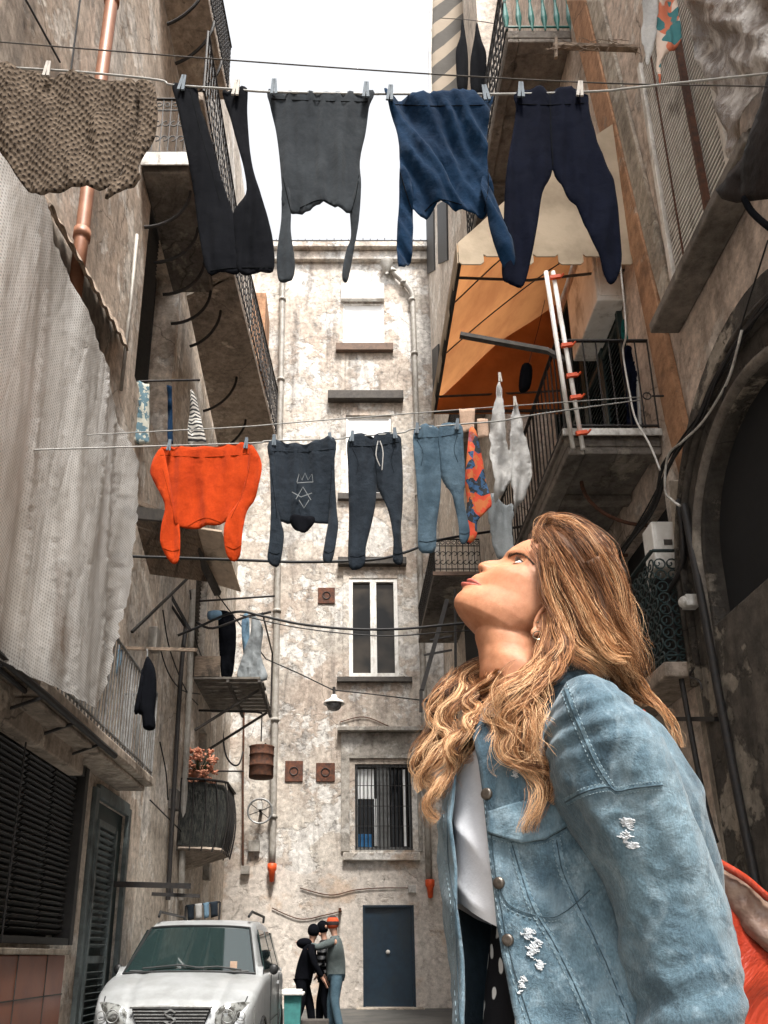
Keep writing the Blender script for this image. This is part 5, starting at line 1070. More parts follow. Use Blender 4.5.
m = MB(); rim = [wsq(i/20, 0) for i in range(21)]+[wsq(1, i/8) for i in range(1, 9)]+[wsq(1-i/20, 1) for i in range(1, 21)]+[wsq(0, 1-i/8) for i in range(1, 8)]
m.tube([p+V((0, -.004, .004)) for p in rim], .011, 6, closed=True).build('seal', MT['blackplastic'], ws)
MB().tube([wsq(.15, .02)+V((0, -.02, .03)), wsq(.42, .10)+V((0, -.02, .02)), wsq(.62, .03)+V((0, -.02, .02))], .009, 6).tube([wsq(.55, .02)+V((0, -.02, .03)), wsq(.72, .07)+V((0, -.02, .02)), wsq(.9, .02)+V((0, -.02, .02))], .009, 6).build('wiper', MT['blackplastic'], ws)
MB().box(wsq(.84, .10)+V((0, -.015, .012)), (.07, .006, .10)).build('parking_disc', MT['peach'], ws)
for s in (-1, 1):
    for (a, b_) in ((1.42, 2.08), (2.16, 2.78), (2.86, 3.14)):
        q = [CP(s*lerp(.735, .575, .12)+s*.006, a-(.32 if a < 1.5 else 0), 1.05), CP(s*lerp(.735, .575, .12)+s*.006, b_, 1.05), CP(s*(.60), b_-(.03), 1.46), CP(s*.60, a+.04, 1.46)]
        MB().prism(q, (s*.012, 0, 0)).build('side_window', MT['carglass'], car)
    MB().tube([CP(s*.50, 1.5, 1.60), CP(s*.52, 1.65, 1.66), CP(s*.52, 3.0, 1.66), CP(s*.50, 3.15, 1.60)], .016, 7).build('roof_rail', MT['blackplastic'], car)
    # mirror
    mo = MB().ball(CP(s*.82, 1.18, 1.05), (.05, .035, .055), 12, 8).build('side_mirror', MT['blackplastic'], car, True)
    for yy in (.62, 2.72):
        wl = MB().lathe(CP(s*.66, yy, .29), [(0, 0), (.16, 0), (.19, .03), (.27, .03), (.285, .0), (.285, -.14), (.26, -.16)], 28, (s, 0, 0)).build('wheel', MT['rubber'], car, True)
        MB().lathe(CP(s*.69, yy, .29), [(0, .02), (.05, .02), (.07, 0), (.17, .01), (.19, .0), (.19, -.03)], 20, (s, 0, 0)).build('rim', MT['greymetal'], wl, True)
        MB().ring(CP(s*.775, yy, .29), .33, .02, (1, 0, 0), 20, 5).build('arch_trim', MT['blackplastic'], wl)
    dr = MB().boxmm(CP(s*.80-.004, 1.15, .55), CP(s*.80+.004, 2.12, .56)).boxmm(CP(s*.80-.004, 2.13, .32), CP(s*.80+.004, 2.14, 1.0)).boxmm(CP(s*.80-.004, 1.12, .32), CP(s*.80+.004, 1.13, 1.0)).build('door_gap', MT['blackplastic'], car)
    MB().bar(CP(s*.81, 1.9, .90), CP(s*.81, 2.05, .90), .025, .03).build('door_handle', MT['silver'], car)
    hl = MB().grid(20, 14, lambda a, b: CP(s*(lerp(.40, .735, a)), lerp(-.005, .17, a**2)+.03*b-.035*math.sin(math.pi*a)*math.sin(math.pi*b), lerp(.56+.05*(1-a), lerp(.76, .80, a)-.06*(2*a-1)**4, b))).build('headlight', MT['lens'], car, True)
    MB().ring(CP(s*.52, -.022, .67), .055, .006, (0, 1, 0), 18, 5).ring(CP(s*.63, .02, .67), .038, .005, (0, 1, 0), 18, 5).build('reflector', MT['greymetal'], hl, True)
gr = MB().prism([CP(-.36, .015, .735), CP(.36, .015, .735), CP(.30, -.005, .58), CP(-.30, -.005, .58)], (0, .06, 0)).build('grille', MT['blackplastic'], car, bevel=.012)
m = MB()
for i in range(5): z = .60+i*.028; m.bar(CP(-.30-i*.01, -.008, z), CP(.30+i*.01, -.008, z), .008, .010)
m.build('grille_slat', MT['greymetal'], gr)
MB().tube([CP(-.37, .0, .745), CP(0, -.015, .75), CP(.37, .0, .745)], .014, 6).build('chrome_trim', MT['greymetal'], gr)
for s in (-1, 1):
    pts = [V(carbody((s*.60+1)/2, t)) for t in [i/40 for i in range(2, 13)]]
    MB().tube([p+V((0, -.002, .002)) for p in pts], .006, 5).build('bonnet_gap', MT['blackplastic'], body)
MB().tube([CP(x*.1, .80+.0*x, 1.040) for x in range(-6, 7)], .008, 5).build('cowl_gap', MT['blackplastic'], body)
# angular S-shaped emblem
m = MB(); e0 = CP(0, -.022, .665); sp_ = [(.048, .036), (0, .062), (-.050, .028), (-.014, .004), (.014, -.004), (.050, -.028), (0, -.062), (-.048, -.036)]
for a, b_ in zip(sp_, sp_[1:]): m.bar(e0+V((a[0], 0, a[1])), e0+V((b_[0], 0, b_[1])), .012, .016, (0, 1, 0))
m.build('emblem', MT['greymetal'], gr)
MB().boxmm(CP(-.26, -.02, .36), CP(.26, -.008, .47)).build('number_plate', MT['winwhite'], car, bevel=.004)
# ------------------------------------------------------------------ people
def skin(name, pts, edges, mat, parent, sub=2):
    """pts: [(xyz, radius or (rx, ry))]; continuous skinned surface"""
    me = bpy.data.meshes.new(name); og = ORG[parent] if parent is not None else V((0, 0, 0))
    me.from_pydata([V(p[0])-og for p in pts], edges, []); o = bpy.data.objects.new(name, me); COL.objects.link(o); ORG[o] = og
    if parent is not None: o.parent = parent
    sm = o.modifiers.new('skin', 'SKIN'); sm.use_smooth_shade = True
    if not me.skin_vertices: bpy.context.view_layer.objects.active = o; 
    lay = me.skin_vertices[0].data
    for i, p in enumerate(pts):
        r = p[1]; lay[i].radius = (r, r) if not hasattr(r, '__len__') else r; lay[i].use_root = (i == 0)
    sb = o.modifiers.new('sub', 'SUBSURF'); sb.levels = sub; sb.render_levels = sub
    me.materials.append(mat); return o
MT['skin2'] = simple('skin', (.42, .24, .17), (.36, .20, .14), 20, .55)
MT['skinh'] = MT['skin2']
def person(base, H, face, lean, arms, mt_top, mt_leg, hat, label, step=.12, hood=False, pack=None):
    """face: +1 looks to +x, -1 to -x; lean: forward offset of shoulders; arms: list of (elbow, hand) offsets from the shoulder in (fwd, side, up)"""
    b = V(base); s = H/1.75; root = empty('person', b, label, 'person')
    def P(f, sd, z): return b+V((f*face, sd, z))*s
    hip = P(0, 0, .93); ch = P(lean*.7, 0, 1.28); nk = P(lean, 0, 1.47); hd = P(lean+.04, 0, 1.62); 
    pts = [(hip, .10*s), (ch, .12*s), (nk, .05*s), (P(lean+.02, 0, 1.54), .05*s), (hd, (.085*s, .095*s)), (P(lean+.02, 0, 1.70), .06*s)]
    E = [(0, 1), (1, 2), (2, 3), (3, 4), (4, 5)]
    cl = [(hip+V((0, 0, -.12)), (.155*s, .145*s)), (hip+V((0, 0, -.02)), (.16*s, .145*s)), (P(lean*.35, 0, 1.10), (.165*s, .14*s)), (ch, (.175*s, .15*s)), (P(lean*.95, 0, 1.43), (.11*s, .11*s)), (P(lean+.01, 0, 1.49), .07*s)]
    CE = [(0, 1), (1, 2), (2, 3), (3, 4), (4, 5)]
    for sd, (el, ha) in zip((-1, 1), arms):
        sh = P(lean*.9, sd*.19, 1.40); e = sh+V((el[0]*face, el[1]*sd, el[2]))*s; h = sh+V((ha[0]*face, ha[1]*sd, ha[2]))*s
        n = len(pts); fw = (h-e).normalized(); pts += [(sh, .05*s), (e, .04*s), (h, (.026*s, .03*s)), (h+fw*.06*s, (.038*s, .018*s)), (h+fw*.13*s, (.026*s, .010*s))]; E += [(1, n), (n, n+1), (n+1, n+2), (n+2, n+3), (n+3, n+4)]
        side = fw.cross(V((0, 0, 1))).normalized()
        for q in (-1.5, -.5, .5, 1.5):
            k_ = len(pts); pts += [(h+fw*.10*s+side*q*.016*s, .011*s), (h+fw*.18*s+side*q*.022*s-V((0, 0, .02))*s, .007*s)]; E += [(n+3, k_), (k_, k_+1)]
        k_ = len(pts); pts += [(h+fw*.09*s+side*-.045*s, .009*s)]; E += [(n+3, k_)]
        c = len(cl); cl += [(sh, .075*s), (sh.lerp(e, .5), .065*s), (e, .06*s), (e.lerp(h, .6), .05*s), (h, .042*s)]; CE += [(3, c), (c, c+1), (c+1, c+2), (c+2, c+3), (c+3, c+4)]
    lg = [(hip+V((0, 0, .04)), (.13*s, .12*s))]; LE = []
    for sd in (-1, 1):
        n = len(pts); kn = P(.05+sd*step*.4, sd*.09, .50); an = P(sd*step, sd*.10, .09); to = an+V((face*.16, 0, -.045))*s
        pts += [(P(.0+sd*step*.1, sd*.085, .80), .06*s), (kn, .045*s), (an, .035*s), (to, (.035*s, .03*s))]; E += [(0, n), (n, n+1), (n+1, n+2), (n+2, n+3)]
        m_ = len(lg); lg += [(P(.0+sd*step*.1, sd*.085, .80), .10*s), (kn, .075*s), (an+V((0, 0, .02)), .062*s)]; LE += [(0, m_), (m_, m_+1), (m_+1, m_+2)]
        shoe = MB().ball(an+V((face*.06, 0, -.035))*s, V((.14, .052, .055))*s, 14, 8).build('shoe', MT['blackplastic'], root, True)
    skin('body', pts, E, MT['skin2'], root); skin('jacket' if mt_top != 'greysw' else 'sweater', cl, CE, MT[mt_top], root); skin('trousers', lg, LE, MT[mt_leg], root)
    # face details
    MB().ball(hd+V((face*.098, 0, -.005))*s, V((.022, .016, .028))*s, 8, 6).build('nose', MT['skin2'], root, True)
    if hat: MB().ball(hd+V((-.005*face, 0, .055))*s, V((.100, .102, .115))*s, 16, 10).build('hat', MT[hat], root, True)
    else: MB().ball(hd+V((-.03*face, 0, .04))*s, V((.10, .095, .10))*s, 16, 10).build('hair', MT['blackcloth'], root, True)
    if hood: MB().ball(P(lean-.11, 0, 1.47), V((.14, .15, .09))*s, 16, 10).build('hood', MT[mt_top], root, True)
    return root
MT['greysw'] = fabric('grey_marl_sweater', (.10, .12, .12), (.07, .085, .085)); MT['jeans'] = fabric('faded_jeans', (.085, .14, .18), (.04, .075, .10))
MT['puffer'] = (lambda k: k.fin((.010, .011, .013), .55, 0, k.bump(k.n('ShaderNodeTexWave', {'Vector': k.p(), 'Scale': 3.2}, bands_direction='Z').outputs['Fac'], 1, .03), .4))(NT('black_quilted_jacket'))
MT['beanie'] = (lambda k: k.fin(k.mix(k.ramp(k.math('FRACT', k.math('MULTIPLY', k.n('ShaderNodeSeparateXYZ', {'Vector': k.p()}).outputs[2], 9.)), .45, .55), (.50, .07, .02), (.03, .02, .02)), .95))(NT('red_striped_beanie'))
YP = 12.4; zg = .06
def atx(px, Y=YP): return PY(px, 1000, Y).x
person((atx(336), YP, zg), 1.66, -1, .02, [((.26, .02, -.10), (.46, -.12, -.04)), ((.03, .05, -.28), (.20, .0, -.44))], 'greysw', 'jeans', 'beanie', 'person in a red-striped beanie, grey sweater and jeans reaching an arm toward two others', .07)
person((atx(325), YP+.25, zg), 1.60, -1, .02, [((.05, .04, -.28), (.20, .02, -.45)), ((.05, .04, -.28), (.22, .0, -.42))], 'puffer', 'blackcloth', 'blackcloth', 'person in a black quilted jacket and cap standing between the other two', .10)
person((atx(303), YP-.1, zg), 1.54, 1, .13, [((.08, .05, -.26), (.20, .0, -.46)), ((.08, .05, -.26), (.22, .0, -.44))], 'blackcloth', 'blackcloth', 'blackcloth', 'person in a dark hooded parka, leftmost of the three by the teal bin', .17, True)
# bin
bx = PY(293, 1000, 11.2).x; bz_ = PY(293, 986, 11.2).z
bn = empty('waste_bin', (bx, 11.2, .04), 'teal plastic waste bin with a pale lid beside the silver car', 'bin')
MB().lathe((bx, 11.2, .05), [(0, 0), (.13, 0), (.16, bz_-.16), (.15, bz_-.16), (.12, .05)], 4, (0, 0, 1)).build('bin_body', simple('teal_plastic', (.05, .22, .21), (.035, .15, .15)), bn, bevel=.012)
MB().boxmm((bx-.17, 11.03, bz_-.11), (bx+.15, 11.35, bz_-.07)).boxmm((bx-.14, 11.06, bz_-.068), (bx+.12, 11.32, bz_-.04)).build('bin_lid', MT['winwhite'], bn, bevel=.02)
MB().boxmm((bx-.27, 11.1, .05), (bx-.175, 11.3, bz_-.15)).build('red_panel', simple('dark_red_panel', (.10, .02, .02)), bn, bevel=.01)
p = PY(314, 1022, 11.6); tag(MB().boxmm((p.x-.18, 11.5, .03), (p.x+.20, 11.8, p.z+.03)).build('low_crate', MT['silldark'], bevel=.01), 'low dark crate on the ground in front of the three people', 'crate')
# ------------------------------------------------------------------ the woman
from mathutils.bvhtree import BVHTree
Y0 = 1.19
def W(px, py, dy=0): return PY(px, py, Y0+dy)
gx = W(580, 900).x
wom = empty('person', (gx, Y0, .15), 'young woman with long wavy honey-brown hair and ripped denim jacket, gazing upward', 'person')
def zpt(x, y, l=0): return W(440+x/5.393, 510+y/5.389, -l)
NAS = zpt(338, 262)
FH = V((-.80, 0, .60)); UH = V((.60, 0, .80)); LH = V((0, -1, 0))
def loc(p): d = p-NAS; return d.dot(FH), d.dot(UH), d.dot(LH)
def wor(f, u, l): return NAS+FH*f+UH*u+LH*l
prof = [(500, 169), (470, 176), (420, 192), (380, 212), (352, 236), (338, 262), (315, 270), (270, 271), (235, 278), (212, 288), (203, 300), (207, 318), (215, 338), (195, 345), (165, 368), (160, 382), (142, 391), (127, 400), (122, 412), (118, 435), (92, 455), (77, 480), (75, 505), (85, 530), (105, 555)]
tr = sorted([(loc(zpt(*p))[1], loc(zpt(*p))[0]) for p in prof])
UC, UMOUTH = tr[0][0], loc(zpt(142, 391))[1]
unose0, unose1 = loc(zpt(338, 262))[1], loc(zpt(215, 338))[1]
ulip0, ulip1 = loc(zpt(118, 435))[1], loc(zpt(195, 345))[1]
def ftr(u): return interp(tr, u)
top = tr[-1]
front = [(UC, tr[0][1])]+[(u, f) for u, f in tr if u < ulip0+.001]+[(u, f) for u, f in tr if u > unose0+.003]
basep = sorted(set([(u, f) for u, f in tr if u <= ulip0]+[(lerp(ulip0, ulip1, .5), lerp(ftr(ulip0), ftr(ulip1), .5)-.002), (ulip1, ftr(ulip1)-.003), (lerp(unose1, unose0, .35), lerp(ftr(ulip1), 0, .42)-.006), (lerp(unose1, unose0, .75), -.002), (unose0, -.003)]+[(u, f) for u, f in tr if u > unose0+.003]))
cr_u, cr_f = top[0]+.045, top[1]-.075
basep = [(u, f) for u, f in basep if u > UC+.0005]; basep = [(-.1345, -.048), (-.131, -.034), (-.126, -.016), (UC+.0004, tr[0][1]+.002)]+basep; UC = -.1345
basep += [(lerp(top[0], cr_u, .45), lerp(top[1], cr_f, .30)), (lerp(top[0], cr_u, .8), lerp(top[1], cr_f, .64)), (cr_u, cr_f)]
UTOP = cr_u
backp = [(UC, -.072), (-.12, -.105), (-.10, -.122), (-.08, -.135), (-.06, -.155), (-.03, -.185), (0, -.195), (.03, -.195), (.055, -.185), (.075, -.165), (UTOP, cr_f)]
hwp = [(UC, .016), (-.1315, .030), (-.126, .042), (-.118, .050), (-.10, .058), (-.08, .0625), (-.06, .0655), (-.04, .0685), (-.02, .0695), (0, .071), (.02, .071), (.04, .069), (.06, .061), (.075, .050), (.088, .034), (UTOP, .003)]
midp = [(UC, -.060), (-.12, -.075), (-.10, -.085), (-.08, -.090), (-.04, -.092), (0, -.10), (.05, -.11), (UTOP, cr_f)]
def G(x, s): return math.exp(-(x/s)**2)
def headpt(u, th):
    ff = interp(basep, u); fb_ = interp(backp, u); hw = interp(hwp, u); fm = interp(midp, u); fm = min(fm, ff-.004); fb_ = min(fb_, fm-.004)
    c, s = math.cos(th), math.sin(th); lo_ = max(0, min(1, (-.02-u)/.04)); e = 1.08 if c > 0 else .95; es = interp([(-.13, 1.12), (-.09, 1.2), (-.07, 1.48), (-.04, 1.22), (-.01, 1.30), (.01, 1.26), (.035, 1.05), (.08, 1.0)], u)
    f = fm+((ff-fm) if c > 0 else (fm-fb_))*math.copysign(abs(c)**e, c); l = hw*math.copysign(abs(s)**(es if c > 0 else .95), s)
    if c > -.05:
        al = abs(l); w_ = min(1, (c+.05)*4)
        if unose1-.004 < u < unose0+.006:
            q = (u-unose1)/(unose0-unose1); sg = lerp(.0125, .0065, max(0, min(1, q*1.15))); N_ = max(0, ftr(u)-ff)*max(0, min(1, (u-unose1+.004)/.004)); f += N_*math.exp(-abs(l/sg)**2.2)
        f += .0085*G(al-.0125, .0050)*G(u-(unose1+.009), .0070)          # alae
        if ulip0 < u < ulip1: f += (ftr(u)-ff)*math.exp(-(l/.018)**2)
        us = UMOUTH-.0027*(al/.024)**1.5
        if al < .029: f -= .0036*G(u-us, .0016)*(1-(al/.029)**3)
        f += .0018*G(u-us-.0045, .003)*G(l, .018)+.0022*G(u-us+.005, .0035)*G(l, .014)
        f -= .0030*G(al-.029, .006)*G(u-UMOUTH+.0027, .006)
        f -= w_*.0105*G(al-.031, .0155)*G(u+.0105, .0115)                     # socket
        f += w_*.0032*G(al-.026, .018)*G(u-.006, .006)                       # brow
        f += w_*.0040*G(al-.047, .016)*G(u+.038, .018)                       # cheek
        f -= .0015*G(al-.014, .01)*G(u-(unose1-.004), .006)
        l = math.copysign(al+w_*.002*G(u+.024, .02)*G(al-.06, .02), l)
    return f, l
NU, NV = 220, 200
hm = MB(); hm.grid(NU, NV, lambda a, b: (lambda u: wor(headpt(u, 2*math.pi*a)[0], u, headpt(u, 2*math.pi*a)[1]))(lerp(UC, UTOP, b)), True)
hm.f.append(tuple(range(NU))[::-1]); hm.f.append(tuple((NV-1)*NU+i for i in range(NU)))
# ear
ec = zpt(566, 612, .071); 
earrot = Matrix((FH, -LH, UH)).transposed()
rt = Matrix.Rotation(R(14), 3, 'Y')
def EP(f, u, l): return ec+FH*f+UH*u+LH*l
em = MB()
em.ball(ec+LH*.002, (.0135, .005, .025), 20, 14, earrot)
em.tube([EP(.017*math.cos(a)*(.9 if a < 3 else 1), .006+.030*math.sin(a), .008+.003*math.sin(a)) for a in [R(-60)+R(250)*i/24 for i in range(25)]], [.0025+.0012*math.sin(math.pi*i/24) for i in range(25)], 8)
em.tube([EP(.009*math.cos(a), .002+.019*math.sin(a), .007) for a in [R(40)+R(200)*i/14 for i in range(15)]], .0022, 6)
em.ball(EP(.004, -.023, .006), (.0075, .0035, .0095), 14, 10, earrot)
em.ball(EP(.013, -.004, .005), (.004, .004, .006), 12, 8, earrot)
# neck and upper chest in the same continuous body
nk = MB()
nf = [(-30, 560, 0), (168, 640, 0), (180, 680, 0), (195, 730, 0), (205, 790, 0), (212, 850, 0), (222, 930, 0), (215, 1040, 0), (180, 1180, 0)]
rows = [(zpt(290, 520), .052, .050), (zpt(168, 640)+V((.060, 0, .006)), .058, .054), (zpt(188, 715)+V((.055, 0, .002)), .055, .046), (zpt(205, 800)+V((.055, 0, 0)), .055, .050), (zpt(214, 880)+V((.058, 0, 0)), .058, .058), (zpt(218, 980)+V((.068, 0, 0)), .065, .060), (zpt(200, 1080)+V((.080, 0, 0)), .070, .072), (zpt(190, 1200)+V((.095, 0, 0)), .075, .085), (zpt(190, 1500)+V((.10, 0, 0)), .08, .09), (V((gx-.02, Y0, 1.10)), .08, .10), (V((gx, Y0, .98)), .10, .12)]
rows[0] = (wor(-.095, -.06, 0), .040, .040); rows[1] = (wor(-.092, -.105, 0), .046, .040)
def nkf(a, b):
    i = b*(len(rows)-1); j = min(int(i), len(rows)-2); t = i-j
    c = [rows[max(j-1, 0)], rows[j], rows[j+1], rows[min(j+2, len(rows)-1)]]
    def cr(x0, x1, x2, x3): return .5*((2*x1)+(-x0+x2)*t+(2*x0-5*x1+4*x2-x3)*t*t+(-x0+3*x1-3*x2+x3)*t**3)
    ctr = cr(*[q[0] for q in c]); rx = cr(*[q[1] for q in c]); ry = cr(*[q[2] for q in c]); an = 2*math.pi*a
    d = V((rx*math.cos(an), ry*math.sin(an), 0))
    if j < 4: d = V((rx*math.cos(an)*.97, ry*math.sin(an), rx*math.cos(an)*-.30))
    # sternomastoid on both sides
    k_ = .0012*G(an-R(215+j*6), .25)+.0012*G(an-R(145-j*6), .25); return ctr+d*(1+k_*12)
nk.grid(72, 110, nkf, True); nk.f.append(tuple(range(72))[::-1]); nk.f.append(tuple(109*72+i for i in range(72)))
hm.add(em.v, em.f); hm.add(nk.v, nk.f)
k = NT('woman_skin'); geo = k.p()
def pm(c, r0, r1):  # mask 1 near point c
    d = k.n('ShaderNodeVectorMath', {0: geo, 1: tuple(c)}, operation='DISTANCE').outputs['Value']; return k.ramp(d, r0, r1, (1, 1, 1), (0, 0, 0))
col = k.mix(k.ramp(k.noise(45, 8, .7), .32, .7), (.50, .235, .130), (.34, .140, .070))
col = k.mix(k.math('MULTIPLY', pm(zpt(330, 400, .05), .0, .045), .35), col, (.52, .18, .10))
fr_m = k.math('MULTIPLY', k.ramp(k.noise(380, 2, .5), .60, .68), .35); col = k.mix(fr_m, col, (.34, .16, .09))
k.fin(col, k.ramp(k.noise(60, 4), .3, .7, (.46, .46, .46), (.62, .62, .62)), 0, k.bump(k.noise(420, 4, .7), .35, .0008), .32)
k.b.inputs['Subsurface Weight'].default_value = .18; k.b.inputs['Subsurface Radius'].default_value = (.010, .004, .002); k.b.inputs['Subsurface Scale'].default_value = 1
MT['skin'] = k.m
MT['lip'] = (lambda k: k.fin(k.mix(k.ramp(k.noise(300, 2), .4, .6), (.42, .105, .075), (.32, .07, .05)), .38, 0, k.bump(k.noise(500, 2), .2, .0006), .5))(NT('lip_skin'))
body = hm.build('body', MT['skin'], wom, True)
rmod = body.modifiers.new('fuse', 'REMESH'); rmod.mode = 'VOXEL'; rmod.voxel_size = .0016; rmod.use_smooth_shade = True
smo = body.modifiers.new('smooth', 'SMOOTH'); smo.factor = .5; smo.iterations = 9
def bvh_of(o):
    dg = bpy.context.evaluated_depsgraph_get(); dg.update(); ev = o.evaluated_get(dg); me = ev.to_mesh()
    og = ORG[o]; vs = [v.co+og for v in me.vertices]; ps = [tuple(p.vertices) for p in me.polygons]; ev.to_mesh_clear(); return BVHTree.FromPolygons(vs, ps)
HB = bvh_of(body)
CAM = V((0, 0, CAMZ))
def hit(b, px, py):
    d = ray(px, py).normalized(); r = b.ray_cast(CAM, d, 20); return r[0], r[1]
def zhit(x, y): return hit(HB, 440+x/5.393, 510+y/5.389)
# lips: thin shells following the modelled mouth
def lipshell(lo, hi, nm):
    def fn(a, b):
        l = lerp(-.028, .028, a); t = abs(l)/.028; us = UMOUTH-.0027*t**1.5
        u = lerp(us+lo*(1-t**1.8), us+hi*(1-t**1.8), b); f = 0
        # find f on surface from the front
        r = HB.ray_cast(wor(.06, u, l), -FH, .2)
        p = r[0] if r[0] is not None else wor(0, u, l); return p+FH*.0004+ (FH*.0030*math.sin(math.pi*b)*(1-t**2))
    return MB().grid(40, 10, fn).build(nm, MT['lip'], body, True)
lipshell(.0005, .0100, 'upper_lip'); lipshell(-.0112, -.0005, 'lower_lip')
MB().tube([(lambda l: (HB.ray_cast(wor(.06, UMOUTH-.0027*(abs(l)/.0245)**1.5, l), -FH, .2)[0] or wor(0, 0, 0))+FH*.0005)(lerp(-.0245, .0245, i/20)) for i in range(21)], [.0004+.0011*math.sin(math.pi*i/20) for i in range(21)], 5).build('mouth_line', simple('mouth_dark', (.06, .018, .014)), body)
# nostril
MT['nostril'] = simple('nostril_shadow', (.06, .020, .014))
for s in (1, -1):
    MB().ball(wor(.0115, unose1+.0015, .0085*s), (.0042, .0028, .0030), 12, 8, earrot).build('nostril', MT['nostril'], body, True)
# eyes
MT['eyewhite'] = simple('eye_white', (.72, .68, .64), (.66, .60, .56), 60, .12); MT['iris'] = simple('brown_iris', (.10, .05, .025), (.05, .025, .012), 200, .1); MT['lash'] = simple('dark_lash', (.012, .008, .007), None, 60, .6)
for s in (1, -1):
    le = .031*s; r = HB.ray_cast(wor(.06, -.0110, le), -FH, .2); sf = loc(r[0])[0] if r[0] is not None else -.01
    E = wor(sf-.0078, -.0110, le); re = .0115
    gaze = (FH*.78+UH*.34+LH*(.50*s)).normalized()
    ey = MB().ball(E, re, 24, 16).build('eye', MT['eyewhite'], body, True)
    q = gaze.to_track_quat('Z', 'Y').to_matrix()
    MB().ball(E+gaze*(re*.66), (.0056, .0056, .0045), 20, 12, q).build('iris', MT['iris'], ey, True)
    MB().ball(E+gaze*(re*.80), (.0026, .0026, .0030), 14, 10, q).build('pupil', MT['lash'], ey, True)
    out = (FH*.93+LH*(.36*s)).normalized(); sd = UH.cross(out).normalized()
    def lid(lo, hi, rr):
        def fn(a, b):
            ph = lerp(-1.25, 1.25, a); w_ = math.cos(ph*1.18); w_ = max(w_, 0); el = lerp(lo(w_, ph), hi, b)
            d = (out*math.cos(ph)+sd*math.sin(ph))*math.cos(el)+UH*math.sin(el); return E+d*rr
        return fn
    ul = MB().grid(30, 12, lid(lambda w_, ph: .02+.44*w_, 1.35, re*1.07)).build('eyelid', MT['skin'], body, True)
    ll = MB().grid(30, 12, lid(lambda w_, ph: .02-.36*w_, -1.3, re*1.06)).build('eyelid', MT['skin'], body, True)
    ed = [lid(lambda w_, ph: .02+.44*w_, 1.35, re*1.09)(i/24, 0) for i in range(25)]
    m = MB().tube(ed, .00065, 6)
    for i in range(2, 25):
        p = ed[i]; d = (p-E).normalized(); m.tube([p, p+d*.003+UH*.0005, p+d*.0048+UH*.0032], [.0003, .00025, .0001], 4)
    el_ = [lid(lambda w_, ph: .02-.36*w_, -1.3, re*1.075)(i/24, 0) for i in range(25)]
    m.tube(el_, .0003, 5)
    for i in range(6, 25, 2): p = el_[i]; d = (p-E).normalized(); m.tube([p, p+d*.003-UH*.002], [.0002, .0001], 4)
    m.build('eyelash', MT['lash'], ul)
# eyebrow hairs, laid on the skin
MT['brow'] = simple('brow_hair', (.055, .028, .016), None, 60, .7)
rnd = random.Random(4)
bp = [(368, 252), (392, 240), (420, 236), (450, 242), (478, 262), (502, 290)]
bs = spline([V((x, y, 0)) for x, y in bp], 6); m = MB(); m2 = MB()
for j in range(210):
    t = rnd.random()**.9; i = t*(len(bs)-1); a = bs[int(i)]; b = bs[min(int(i)+1, len(bs)-1)]; c = a.lerp(b, i-int(i)); wd = lerp(6.5, 2.0, t); tv = (b-a)
    if tv.length < .01: tv = V((1, .5, 0))
    tv.normalize(); c = c+V((tv.y, -tv.x, 0))*rnd.uniform(-wd, wd); p, n = zhit(c.x, c.y)
    e = c+tv*rnd.uniform(8, 15)+V((tv.y, -tv.x, 0))*rnd.uniform(-2, 6)*(1 if rnd.random() < .7 else -1); p2, n2 = zhit(e.x, e.y)
    if p is None or p2 is None or (p2-p).length > .012: continue
    A = [p+n*.0003, p.lerp(p2, .5)+n*.0011, p2+n2*.0008]; m.tube(A, [.00032, .00028, .0001], 4)
    mir = [wor(loc(q)[0], loc(q)[1], -loc(q)[2]) for q in A]; m2.tube(mir, [.00032, .00028, .0001], 4)
m.build('eyebrow', MT['brow'], body); m2.build('eyebrow', MT['brow'], body)
# earring
MT['gold'] = simple('earring_metal', (.40, .36, .28), (.20, .17, .12), 60, .25, .9)
p0 = zpt(524, 655, .086); er = MB().ring(p0-V((0, 0, .006)), .0065, .0009, (0, 1, 0), 20, 6).tube([p0-V((0, 0, .011)), p0-V((0, 0, .018))], .0005, 4)
c = p0-V((0, 0, .022)); er.tube([c+V((0, 0, .005)), c-V((0, 0, .006))], .0008, 5).tube([c+V((.0035, 0, .001)), c-V((.0035, 0, -.001))], .0008, 5); er.ball(zpt(528, 605, .082), .0018, 8, 6)
er.build('earring', MT['gold'], wom)
# ------------------------------------------------------------------ clothes
k = NT('washed_denim'); O = k.p()
a = k.noise(7, 6, .6, O); b = k.noise(30, 8, .7, O, .5); c_ = k.noise(420, 3, .6, k.map((1, 1, .45)))
col = k.mix(k.ramp(a, .36, .66), (.115, .185, .230), (.036, .066, .092)); col = k.mix(k.math('MULTIPLY', k.ramp(b, .52, .72), .5), col, (.34, .44, .50)); col = k.mix(k.math('MULTIPLY', k.ramp(k.noise(3.2, 6, .6), .50, .66), .7), col, (.032, .070, .100))
col = k.mix(.55, col, k.ramp(c_, .32, .68, (.5, .5, .5), (1.45, 1.45, 1.45)), 'MULTIPLY')
rg = k.math('ABSOLUTE', k.math('SUBTRACT', k.noise(1.0, 3, .5, k.map((13, 7, 4.5), (0, 0, 0), None, (0, R(-20), 0)), .6), .5), 0); col = k.mix(k.math('MULTIPLY', k.ramp(rg, .0, .055, (1, 1, 1), (0, 0, 0)), .22), col, (.30, .39, .44))
k.fin(col, .88, 0, k.bump(c_, .30, .0012, k.bump(k.noise(24, 9, .66, None, .35), .6, .010)), .2); k.b.inputs['Sheen Weight'].default_value = .15; MT['denim'] = k.m
